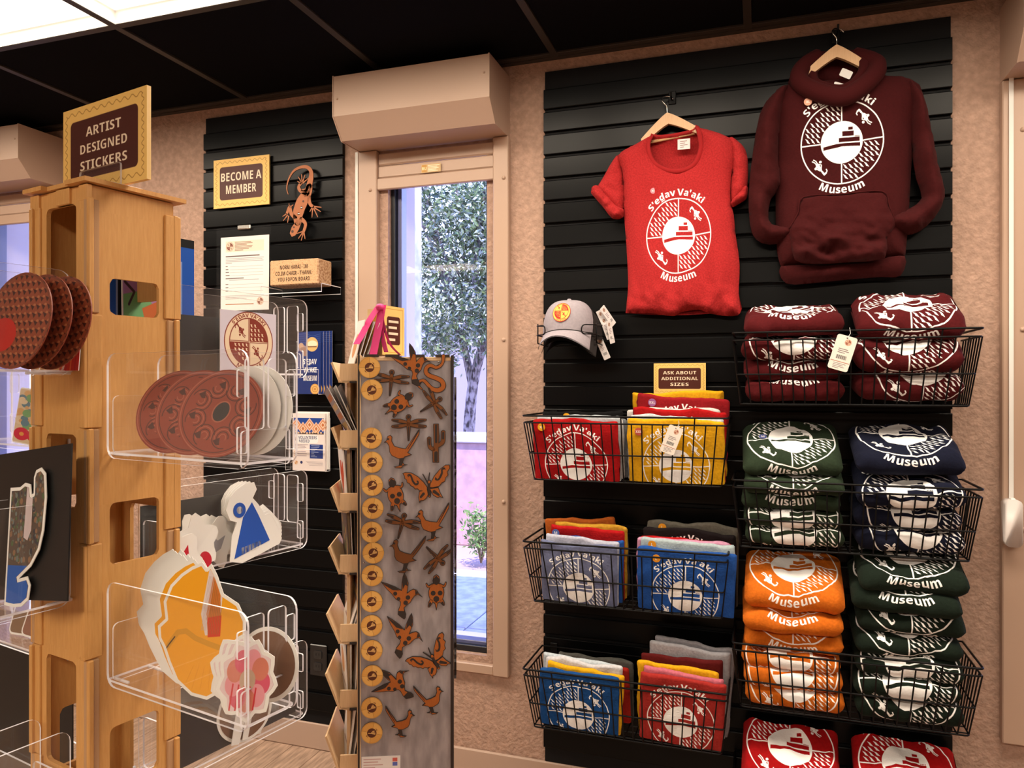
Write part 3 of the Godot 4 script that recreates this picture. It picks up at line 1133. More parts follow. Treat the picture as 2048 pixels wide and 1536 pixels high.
func left_panel_things() -> void:
	# BECOME A MEMBER
	var a := P(427, 330, 0.035)
	var b := P(538, 408, 0.035)
	var sg := sheet_thing("wall_sign", "yellow bordered sign reading become a member on the narrow slatwall", "sign", b.x - a.x, 0.188, 0.006, shop_sign(["BECOME A", "MEMBER"], (b.x - a.x) / 0.188), Vector3((a.x + b.x) / 2, P(482, 364, 0.035).y, 0.034), Vector3.ZERO, 0.0, mat(lin(0.74, 0.47, 0.14), 0.5))
	var st := mb()
	for s in [-0.06, 0.06]: box(st, Vector3(s - 0.008, -0.02, -0.03), Vector3(s + 0.008, 0.05, -0.006), 0.002)
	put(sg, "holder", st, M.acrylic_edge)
	lizard()
	# the form in its clear sleeve
	var c := P(487, 548, 0.03)
	var fw := 0.222
	var fh := 0.285
	var cv := Canvas.new(680, 880, lin(0.80, 0.79, 0.77))
	var ink := lin(0.16, 0.12, 0.12)
	cv.rect(70, 50, 540, 130, lin(0.82, 0.70, 0.58))
	emblem(cv, 130, 115, 55, lin(0.80, 0.66, 0.52), lin(0.16, 0.03, 0.02), false)
	var y := 62.0
	for i in 7:
		cv.rect(200, y, [230, 250, 170, 250, 240, 200, 120][i], 8, lin(0.35, 0.20, 0.14))
		y += 16
	cv.rect(70, 225, 480, 14, ink)
	for i in 4: cv.rect(70, 255 + i * 18, [540, 520, 536, 90][i], 8, lin(0.4, 0.38, 0.4))
	for i in 4: cv.rect(70, 345 + i * 36, 30 + i * 9, 10, ink)
	for i in 4: cv.rect(130, 354 + i * 36, 470, 3, lin(0.3, 0.3, 0.3))
	cv.rect(70, 490, 260, 11, ink)
	cv.rect(120, 512, 420, 8, lin(0.4, 0.38, 0.4))
	for i in 3:
		cv.rect(70, 560 + i * 40, 40, 9, ink)
		cv.rect(120, 568 + i * 40, 480, 3, lin(0.3, 0.3, 0.3))
	for i in 3: cv.rect(70, 700 + i * 18, [540, 510, 300][i], 7, lin(0.45, 0.42, 0.42))
	cv.rect(70, 800, 400, 10, lin(0.4, 0.16, 0.06))
	emblem(cv, 560, 775, 46, lin(0.80, 0.66, 0.52), lin(0.16, 0.03, 0.02), false)
	var fo := sheet_thing("membership_form", "white printed form in a clear hanging sleeve on the narrow slatwall", "form", fw, fh, 0.0008, printed(cv.tex(), 0.3), Vector3(c.x, P(487, 546, 0.03).y, 0.0235), Vector3(0, 0, -0.005))
	st = mb()
	quad(st, Vector3(-0.13, -0.16, 0.002), Vector3(-0.13, 0.18, 0.002), Vector3(0.12, 0.18, 0.002), Vector3(0.12, -0.16, 0.002))
	put(fo, "sleeve", st, M.acrylic)
	st = mb()
	box(st, Vector3(-0.03, 0.168, -0.002), Vector3(0.03, 0.186, 0.008), 0.003)
	put(fo, "clip", st, M.chrome)
	# commemorative brick on its clear shelf
	var bw := 0.203
	var bc := P(587, 570, 0.13)
	var cb := Canvas.new(812, 400, lin(0.58, 0.36, 0.20))
	var r := RandomNumberGenerator.new()
	r.seed = 3
	for i in 900: cb.circle(r.randf() * 812, r.randf() * 400, r.randf_range(1.5, 6.0), [lin(0.40, 0.20, 0.10), lin(0.66, 0.44, 0.28), lin(0.30, 0.15, 0.08), lin(0.52, 0.30, 0.16)][r.randi() % 4])
	var bk := lin(0.03, 0.015, 0.01)
	cb.text("NORM HARAI - IM", 410, 110, 92, bk, true, 480)
	cb.text("CO.IM CHAIR - THANK.", 410, 215, 92, bk, true, 640)
	cb.text("YOU FOPON BOARD", 410, 318, 92, bk, true, 560)
	var bt := noise_tex(0.06, 256, ramp([[0.2, lin(0.34, 0.17, 0.09)], [0.5, lin(0.56, 0.35, 0.20)], [0.8, lin(0.66, 0.46, 0.30)]]), 4)
	var bm := mat(Color.WHITE, 0.9, 0.2)
	bm.albedo_texture = bt
	bm.uv1_triplanar = true
	bm.uv1_scale = Vector3(6, 6, 6)
	var brick := thing("engraved_brick", "speckled tan brick engraved with three lines of dark letters", "brick", bc)
	st = mb()
	box(st, Vector3(-bw / 2, 0, -0.09), Vector3(bw / 2, 0.092, 0), 0.004)
	put(brick, "clay", st, bm)
	var fcard := card(bw - 0.008, 0.084, 0.0003)
	var fp := part(brick, "engraving", fcard[1], printed(cb.tex(), 0.9))
	fp.position = Vector3(0, 0.046, 0.0002)
	var sh := thing("acrylic_shelf", "small clear acrylic shelf carrying the engraved brick", "shelf", bc)
	acrylic_path(sh, "shelf_plate", [Vector2(0.019 - bc.z, -0.025), Vector2(0.019 - bc.z, -0.001), Vector2(0.016, -0.001), Vector2(0.016, -0.030)], bw + 0.05, 0.003)
	# rack cards and volunteer flyers in clear pockets
	var cr := Canvas.new(400, 900, lin(0.012, 0.03, 0.16))
	for i in 5: cr.path([Vector2(0, 40 + i * 26), Vector2(120, 20 + i * 34), Vector2(260, 60 + i * 22), Vector2(400, 30 + i * 30)], 6, lin(0.05, 0.09, 0.30))
	cr.circle(90, 240, 70, lin(0.30, 0.22, 0.25), 50)
	cr.circle(60, 200, 45, lin(0.45, 0.30, 0.22))
	cr.circle(250, 180, 105, lin(0.62, 0.40, 0.16))
	cr.circle(255, 175, 84, lin(0.80, 0.66, 0.48), 50)
	cr.rect(170, 205, 160, 18, lin(0.20, 0.10, 0.05))
	for i in 5: cr.circle(100 + i * 6, 240 + i * 22, 56 - i * 6, lin(0.28, 0.17, 0.14), 22)
	for i in 3: cr.text(["S'EDAV", "VA'AKI", "MUSEUM"][i], 215, 430 + i * 120, 105, lin(0.86, 0.82, 0.78), true, 230)
	cr.rect(180, 473, 40, 8, lin(0.86, 0.82, 0.78))
	cr.circle(300, 830, 78, lin(0.60, 0.30, 0.08))
	for i in 4: cr.circle(300, 830, 70 - i * 16, [lin(0.70, 0.45, 0.15), lin(0.5, 0.22, 0.06)][i % 2], 60 - i * 14)
	var cmat := printed(cr.tex(), 0.35)
	var xa := P(600, 725, 0.03)
	var cardm := card(0.098, 0.228, 0.0012)
	var navy := mat(lin(0.05, 0.06, 0.16), 0.4)
	for i in 5:
		var t := thing("museum_brochure", "front navy museum rack card in the wall pocket, its cover showing" if i == 4 else "pale edged rack card, %s behind the front navy brochure" % ["fourth", "third", "second", "directly"][i], "brochure", Vector3(P(619, 725, 0.05).x + 0.009 * (4 - i), P(619, 726, 0.05).y + 0.001 * (4 - i), 0.032 + 0.005 * i), 0.0, "rack cards in the slatwall pocket")
		part(t, "card_stock", cardm[0], M.paper if i < 4 else navy)
		part(t, "printed_face", cardm[1], cmat)
	var pk := thing("brochure_pocket", "clear acrylic pocket on the slatwall holding the blue brochures", "holder", P(619, 785, 0.03))
	acrylic_path(pk, "pocket_plate", [Vector2(-0.008, 0.19), Vector2(-0.008, -0.006), Vector2(0.038, -0.006), Vector2(0.038, 0.085)], 0.125, 0.0025)
	var cv2 := Canvas.new(580, 880, lin(0.72, 0.64, 0.62))
	cv2.rect(20, 70, 540, 230, lin(0.02, 0.06, 0.28))
	for i in 5:
		var cx := 70.0 + i * 118.0
		var cy := 175.0 + (i % 2) * 60.0
		for k in 4: cv2.poly(PackedVector2Array([Vector2(cx, cy - 105 + k * 24), Vector2(cx + 92 - k * 22, cy), Vector2(cx, cy + 105 - k * 24), Vector2(cx - 92 + k * 22, cy)]), [lin(0.70, 0.46, 0.36), lin(0.55, 0.22, 0.10), lin(0.76, 0.55, 0.42), lin(0.45, 0.14, 0.05)][k])
	cv2.rect(20, 296, 540, 24, lin(0.08, 0.05, 0.04))
	for i in 10: cv2.circle(60 + i * 50, 285 + (i * 13) % 18, 15, lin(0.70, 0.48, 0.30))
	cv2.rect(20, 320, 540, 10, lin(0.72, 0.64, 0.62))
	cv2.poly(rrect(20, 335, 460, 455, 40, 6), lin(0.80, 0.77, 0.77))
	cv2.text("VOLUNTEERS", 270, 372, 62, lin(0.04, 0.05, 0.12), true, 330)
	cv2.text("NEEDED", 210, 425, 62, lin(0.04, 0.05, 0.12), true, 190)
	emblem(cv2, 58, 395, 30, lin(0.72, 0.60, 0.50), lin(0.12, 0.04, 0.03), false)
	for i in 4: cv2.rect(40, 478 + i * 22, [240, 190, 205, 180][i], 8, lin(0.25, 0.2, 0.25))
	for i in 3:
		cv2.circle(38, 590 + i * 32, 7, lin(0.6, 0.3, 0.1))
		cv2.rect(58, 586 + i * 32, [180, 200, 195][i], 8, lin(0.25, 0.2, 0.25))
	cv2.rect(310, 475, 235, 215, lin(0.012, 0.035, 0.20))
	for i in 8: cv2.rect(335, 492 + i * 24, [150, 140, 110, 70, 130, 50, 70, 100][i], 7, lin(0.4, 0.45, 0.6))
	emblem(cv2, 66, 760, 32, lin(0.72, 0.60, 0.50), lin(0.45, 0.16, 0.03), false)
	cv2.circle(160, 755, 22, lin(0.02, 0.03, 0.12))
	for i in 4: cv2.rect(240 + i * 20, 738 + i * 18, 300 - i * 20, 6, lin(0.35, 0.3, 0.32))
	var vm := printed(cv2.tex(), 0.4)
	var vc := card(0.139, 0.212, 0.0012)
	for i in 4:
		var t := thing("volunteer_flyer", "front volunteers needed flyer with a diamond pattern band" if i == 3 else "white flyer, %s behind the front volunteers needed flyer" % ["third", "second", "directly"][i], "flyer", Vector3(P(618, 884, 0.04).x + 0.004 * (3 - i), P(618, 884, 0.04).y + 0.006 * (1 if i < 2 else 0), 0.030 + 0.004 * i), 0.0, "volunteer flyers in the slatwall pocket")
		part(t, "card_stock", vc[0], M.paper)
		part(t, "printed_face", vc[1], vm if i > 1 else M.paper)
	var pk2 := thing("flyer_pocket", "clear acrylic pocket on the slatwall holding the volunteer flyers", "holder", P(618, 938, 0.03))
	acrylic_path(pk2, "pocket_plate", [Vector2(-0.008, 0.19), Vector2(-0.008, -0.004), Vector2(0.024, -0.004), Vector2(0.024, 0.075)], 0.17, 0.0025)
	# black wall socket low on the panel
	var oc := P(638, 1320, 0.02)
	var ou := thing("wall_socket", "black double power socket low on the narrow slatwall", "socket", oc)
	st = mb()
	box(st, Vector3(-0.036, -0.058, 0), Vector3(0.036, 0.058, 0.007), 0.003)
	put(ou, "cover_plate", st, mat(lin(0.012, 0.012, 0.013), 0.25, 0.5))
	for s in [-0.022, 0.022]:
		st = mb()
		slab(st, rrect(-0.017, s - 0.015, 0.017, s + 0.015, 0.007), 0.006, 0.010)
		var rc := put(ou, "receptacle", st, mat(lin(0.02, 0.02, 0.021), 0.3, 0.5))
		for q in [-0.006, 0.006]:
			st = mb()
			box(st, Vector3(q - 0.001, s - 0.002, 0.0095), Vector3(q + 0.001, s + 0.007, 0.0104))
			put(rc, "slot", st, M.slat_back)

# a bent sheet of acrylic: profile in (z, y), of a given width along x; faces clear, cut edges painted whiter for the light they pipe
func acrylic_path(parent: Node, called: String, prof: Array, w: float, t: float) -> MeshInstance3D:
	var face := mb()
	var edge := mb()
	for i in prof.size() - 1:
		var a: Vector2 = prof[i]
		var b: Vector2 = prof[i + 1]
		quad(face, Vector3(-w / 2, a.y, a.x), Vector3(w / 2, a.y, a.x), Vector3(w / 2, b.y, b.x), Vector3(-w / 2, b.y, b.x))
		for s in [-1.0, 1.0]:
			var d := (b - a).normalized() * t * 0.5
			var e := Vector2(-d.y, d.x)
			quad(edge, Vector3(s * w / 2, a.y + e.y, a.x + e.x), Vector3(s * w / 2, b.y + e.y, b.x + e.x), Vector3(s * w / 2, b.y - e.y, b.x - e.x), Vector3(s * w / 2, a.y - e.y, a.x - e.x))
	for q in [prof[0], prof[prof.size() - 1]]:
		box(edge, Vector3(-w / 2, q.y - t * 0.4, q.x - t * 0.5), Vector3(w / 2, q.y + t * 0.4, q.x + t * 0.5))
	var o := put(parent, called, face, M.acrylic)
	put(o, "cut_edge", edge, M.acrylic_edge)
	return o

# flat cut-out creature: a dark burnt edge under a lighter face
func cutout(parent: Node, polys: Array, marks: Array, k: float, t: float, dark: Material, face: Material, inset := 0.9) -> void:
	var st := mb()
	var fc := mb()
	for p in polys:
		var q := PackedVector2Array()
		for v in p: q.append(Vector2(v.x, -v.y) * k)
		slab(st, q, 0.0, t)
		for o in Geometry2D.offset_polygon(q, -inset * 0.001):
			slab(fc, o, t - 0.0005, t + 0.0002)
	put(parent, "cut_edge", st, dark)
	put(parent, "face", fc, face)
	if marks:
		var mk := mb()
		for p in marks:
			var q := PackedVector2Array()
			for v in p: q.append(Vector2(v.x, -v.y) * k)
			slab(mk, q, t, t + 0.0004)
		put(parent, "burnt_markings", mk, dark).set_meta("kind", "stuff")

func V(a: Array) -> PackedVector2Array:   # [x, y, x, y ...] -> points
	var o := PackedVector2Array()
	for i in range(0, a.size(), 2): o.append(Vector2(a[i], a[i + 1]))
	return o

func S(a: Array, w: Array, n := 5) -> PackedVector2Array:
	var p := []
	for i in range(0, a.size(), 2): p.append(Vector2(a[i], a[i + 1]))
	return stroke(p, w, n)

func lizard() -> void:
	# outline traced on the photograph at 3.07 pixels per unit, on the slat plane
	var o := Vector2(690, 640)
	var mm := mat(lin(0.36, 0.135, 0.062), 0.55, 0.4)
	mm.metallic = 0.3
	var c := P(380 + o.x / 3.072, 200 + o.y / 3.072, 0.045)
	var t := thing("metal_lizard", "rust brown metal lizard with a curled tail on the narrow slatwall", "wall decoration", c)
	var polys := [
		S([660, 760, 665, 690, 690, 630, 730, 570, 745, 530], [40, 75, 80, 60, 34]),
		S([690, 560, 720, 580, 745, 520, 755, 460, 730, 425, 680, 420, 630, 440, 595, 490, 585, 540, 595, 575], [30, 40, 40, 26, 22, 18, 14, 10, 8, 5]),
		V([655, 730, 690, 745, 670, 790, 645, 825, 620, 832, 605, 810, 618, 775, 640, 750]),
		S([650, 725, 615, 690, 605, 650, 585, 690], [26, 24, 20, 18]),
		S([585, 690, 555, 705], [10, 5]), S([590, 700, 560, 730], [10, 5]), S([598, 705, 590, 745], [10, 5]), S([605, 655, 630, 640], [10, 5]), S([605, 660, 600, 630], [8, 4]),
		S([680, 725, 715, 760, 700, 810], [26, 22, 18]),
		S([695, 805, 650, 815], [9, 5]), S([695, 812, 665, 845], [9, 5]), S([700, 815, 685, 858], [9, 5]), S([705, 812, 712, 850], [9, 5]),
		S([735, 580, 745, 640, 770, 665], [26, 22, 18]),
		S([768, 660, 825, 670], [10, 5]), S([770, 665, 820, 695], [10, 5]), S([770, 668, 800, 725], [10, 5]), S([765, 668, 760, 725], [10, 5]), S([762, 665, 745, 690], [9, 5]),
		S([720, 580, 680, 560, 668, 535, 690, 510], [24, 22, 20, 18]),
		S([690, 515, 665, 475], [9, 5]), S([692, 512, 688, 462], [9, 5]), S([695, 512, 712, 468], [9, 5]), S([698, 516, 735, 490], [9, 5]), S([685, 520, 658, 500], [9, 5])]
	for i in polys.size():
		for j in polys[i].size(): polys[i][j] -= o
	var k := 0.00062
	var eyes := [disc(625 - o.x, 800 - o.y, 9, 10), disc(635 - o.x, 775 - o.y, 6, 8), disc(700 - o.x, 625 - o.y, 7, 10)]
	cutout(t, polys, eyes, k, 0.003, mat(lin(0.05, 0.02, 0.012), 0.6), mm, 0.4)
	for e in [[688, 662], [668, 697]]:
		var st := mb(true)
		lathe(st, [[0.0, 0.0035], [0.004, 0.0025], [0.0052, 0.0]], 10, Transform3D(Basis(Vector3.RIGHT, PI / 2), Vector3((e[0] - o.x) * k, -(e[1] - o.y) * k, 0.003)))
		put(t, "stud", st, M.chrome)
	var st2 := mb()
	for e in [[690, 640], [735, 540]]:
		box(st2, Vector3((e[0] - o.x) * k - 0.003, -(e[1] - o.y) * k - 0.003, -0.024), Vector3((e[0] - o.x) * k + 0.003, -(e[1] - o.y) * k + 0.003, 0.001))
	put(t, "standoff", st2, M.dark)

# ---------------------------------------------------------------- shirts on hangers
func crop_pts(a: Array, ox: float, oy: float, k: float, z: float, at: Vector3) -> PackedVector2Array:
	var o := PackedVector2Array()
	for i in range(0, a.size(), 2):
		var p := P(ox + a[i] * k, oy + a[i + 1] * k, z) - at
		o.append(Vector2(p.x, p.y))
	return o

func soft(p: PackedVector2Array, n := 3) -> PackedVector2Array:
	var a := []
	for v in p: a.append(v)
	return PackedVector2Array(smooth3(a, n, true))

func hanger_parts(parent: Node, apex: Vector3, half: float, drop: float, hook_h: float, bar: bool) -> void:
	# apex: top of the wood under the hook
	var st := mb()
	var prof := PackedVector2Array()
	var n := 12
	for i in n + 1:
		var u := -1.0 + 2.0 * i / n
		prof.append(Vector2(u * half, -drop * pow(absf(u), 1.15)))
	for i in n + 1:
		var u := 1.0 - 2.0 * i / n
		prof.append(Vector2(u * half, -drop * pow(absf(u), 1.15) - lerpf(0.036, 0.022, absf(u))))
	slab(st, prof, -0.007, 0.007, Transform3D(Basis(), apex))
	var w := put(parent, "wood_arms", st, M.hanger)
	st = mb(true)
	var h := hook_h
	tube(st, smooth3([apex + Vector3(0, -0.01, 0), apex + Vector3(0, h * 0.35, 0), apex + Vector3(-0.006, h * 0.55, 0.004), apex + Vector3(-0.012, h * 0.8, 0.002), apex + Vector3(-0.004, h, -0.004), apex + Vector3(0.012, h * 0.98, -0.012), apex + Vector3(0.020, h * 0.82, -0.016)], 4), 0.002, 6)
	put(parent, "hook", st, M.chrome)
	if bar:
		st = mb(true)
		tube(st, [apex + Vector3(-half * 0.86, -drop - 0.014, 0), apex + Vector3(half * 0.86, -drop - 0.014, 0)], 0.005, 8)
		put(parent, "trouser_bar", st, M.hanger)

func arm_hook(label: String, at: Vector3) -> void:
	var t := thing("slatwall_hook", label, "hook", at)
	var st := mb(true)
	tube(st, smooth3([Vector3(0, 0.01, -at.z + 0.02), Vector3(0, 0.004, -0.03), Vector3(0, 0, 0.0), Vector3(0, 0.002, 0.012), Vector3(0, 0.014, 0.018)], 4), 0.003, 6)
	put(t, "peg", st, M.wire)
	st = mb()
	box(st, Vector3(-0.012, -0.012, -at.z + 0.0195), Vector3(0.012, 0.03, -at.z + 0.024), 0.002)
	put(t, "back_plate", st, M.wire)

func fold_noise(p: Vector2, sx: float, sy: float, o: float) -> float:
	return fab.get_noise_3d(p.x * sx, p.y * sy, o)

func hanging_shirts() -> void:
	# ---- red T-shirt, traced at 2.518 crop pixels per photo pixel
	var k := 0.397
	var z0 := 0.05
	var at := P(1060 + 745 * k, 50 + 560 * k, z0)
	var hg := thing("coat_hanger", "pale wooden hanger inside the red T-shirt", "hanger", at)
	var apex := P(1060 + 705 * k, 50 + 440 * k, z0) - at
	hanger_parts(hg, apex + Vector3(0, 0, 0.004), 0.088, 0.066, 0.055, true)
	hg.rotation.z = 0.10
	arm_hook("black slatwall peg carrying the red T-shirt's hanger", at + apex + Vector3(0.004, 0.046, -0.004))
	var tee := thing("t_shirt", "heathered red T-shirt with white museum emblem on a wooden hanger", "T-shirt", at)
	var red := cloth(lin(0.44, 0.026, 0.028), Color.WHITE, 1.0)
	var body_pts := [612, 548, 600, 600, 615, 660, 660, 705, 740, 724, 815, 695, 850, 620, 845, 540, 835, 505, 1000, 556, 1030, 640, 1012, 760, 1010, 880, 1025, 950, 1035, 1050, 1055, 1200, 1050, 1350, 1058, 1448, 1000, 1464, 900, 1450, 850, 1432, 760, 1444, 720, 1464, 600, 1450, 500, 1450, 480, 1430, 490, 1300, 480, 1100, 470, 965, 466, 850, 462, 740, 440, 648, 530, 590]
	var body := soft(crop_pts(body_pts, 1060, 50, k, z0 + 0.03, at))
	var lg := crop_pts([488, 764, 1016, 1350], 1060, 50, k, z0 + 0.05, at)
	var logo := Rect2(lg[0].x, lg[1].y, lg[1].x - lg[0].x, lg[0].y - lg[1].y)
	var lo_y: float = crop_pts([0, 1450], 1060, 50, k, z0, at)[0].y
	var zf := func(p: Vector2, d: float) -> Vector3:
		var z := 0.012 + 0.034 * puff(d, 0.07)
		z += 0.010 * fold_noise(p, 9.0, 3.0, 0.0) * puff(d, 0.05)
		var low := clampf((p.y - lo_y) / 0.12, 0, 1)
		z += (1.0 - low) * 0.016 * fold_noise(p, 22.0, 12.0, 4.0) * puff(d, 0.02)
		z += 0.006 * sin(p.x * 60.0 + p.y * 14.0) * clampf((0.0 - p.y) / 0.4, 0, 1) * puff(d, 0.06)
		return Vector3(p.x, p.y, z)
	put(tee, "front", sheet(body, 0.0075, zf, logo), red)
	var back_pts := body_pts.duplicate()
	var bp := soft(crop_pts([612, 548, 640, 560, 740, 548, 820, 530, 835, 505, 1000, 556, 1030, 640, 1012, 760, 1010, 880, 1025, 950, 1035, 1050, 1055, 1200, 1050, 1350, 1058, 1448, 900, 1452, 720, 1460, 500, 1450, 480, 1430, 490, 1300, 480, 1100, 470, 965, 466, 850, 462, 740, 440, 648, 530, 590], 1060, 50, k, z0 + 0.03, at))
	put(tee, "back", sheet(bp, 0.012, func(p: Vector2, d: float) -> Vector3: return Vector3(p.x, p.y, 0.012 - 0.026 * puff(d, 0.05))), red)
	for e in [[[440, 645, 462, 740, 468, 860, 462, 925, 430, 935, 395, 900, 345, 845, 330, 815, 370, 745, 400, 690], [335, 800, 300, 832, 320, 862, 365, 915, 405, 965, 440, 972, 466, 958, 470, 925, 430, 900, 385, 850]], [[1000, 556, 1060, 585, 1092, 640, 1098, 740, 1090, 820, 1060, 860, 1015, 890, 1010, 800, 1018, 700], [1092, 800, 1096, 845, 1085, 872, 1050, 895, 1015, 912, 1010, 885, 1040, 850]]]:
		var sp := soft(crop_pts(e[0], 1060, 50, k, z0 + 0.03, at))
		var sleeve := sheet(sp, 0.007, func(p: Vector2, d: float) -> Vector3: return Vector3(p.x, p.y, 0.008 + 0.028 * puff(d, 0.035) + 0.008 * fold_noise(p, 25, 25, 2.0) * puff(d, 0.03)))
		sheet(sp, 0.012, func(p: Vector2, d: float) -> Vector3: return Vector3(p.x, p.y, 0.008 - 0.016 * puff(d, 0.03)), Rect2(), sleeve)
		var so := put(tee, "sleeve", sleeve, red)
		var cp := soft(crop_pts(e[1], 1060, 50, k, z0 + 0.03, at))
		var cuff := sheet(cp, 0.005, func(p: Vector2, d: float) -> Vector3: return Vector3(p.x, p.y, 0.010 + 0.038 * puff(d, 0.018) + 0.012 * fold_noise(p, 60, 60, 3.0) * puff(d, 0.012)))
		sheet(cp, 0.008, func(p: Vector2, d: float) -> Vector3: return Vector3(p.x, p.y, 0.010 - 0.018 * puff(d, 0.018)), Rect2(), cuff)
		put(so, "rolled_cuff", cuff, red)
	# ribbed collar, front and back
	var st := mb(true)
	var cpts := []
	for v in crop_pts([607, 545, 594, 600, 608, 668, 655, 716, 740, 735, 822, 704, 860, 622, 852, 540, 838, 500], 1060, 50, k, z0 + 0.035, at): cpts.append(Vector3(v.x, v.y, 0.030))
	cpts[0].z = 0.008
	cpts[8].z = 0.008
	tube(st, smooth3(cpts, 5), 0.0075, 8, false, -1.0, 0.6)
	var cb := []
	for v in crop_pts([607, 545, 650, 556, 740, 545, 820, 524, 838, 500], 1060, 50, k, z0 + 0.02, at): cb.append(Vector3(v.x, v.y, 0.006))
	tube(st, smooth3(cb, 5), 0.006, 8)
	put(tee, "collar", st, cloth(lin(0.37, 0.020, 0.022)))
	# white care label inside the neck
	var cv := Canvas.new(200, 160, lin(0.78, 0.74, 0.74))
	for i in 4: cv.rect(40, 30 + i * 30, [110, 80, 120, 60][i], 9, lin(0.3, 0.15, 0.15))
	var lb := card(0.038, 0.032, 0.0006)
	var lq := P(1060 + 775 * k, 50 + 600 * k, z0 + 0.012) - at
	var lp := part(tee, "neck_label", lb[0], M.paper)
	lp.position = lq
	part(lp, "label_print", lb[1], printed(cv.tex()))
	dot(tee, P(1060 + 620 * k, 50 + 834 * k, z0 + 0.05) - at + Vector3(0, 0, -0.003), 0.009, lin(0.66, 0.25, 0.30), "XS")
	hoodie()

# round size sticker
func dot(parent: Node, at: Vector3, r: float, c: Color, s: String, turn := Vector3.ZERO) -> void:
	var key := "dot%s%s" % [s, c]
	if not M.has(key):
		var cv := Canvas.new(128, 128, c)
		cv.text(s, 64, 64, 70 if s.length() == 1 else 56, lin(0.9, 0.88, 0.85), true)
		M[key] = printed(cv.tex(), 0.4)
	var st := mb()
	slab(st, disc(0, 0, r, 20), 0.0, 0.0006)
	var o := put(parent, "size_sticker", st, M[key])
	o.position = at
	o.rotation = turn

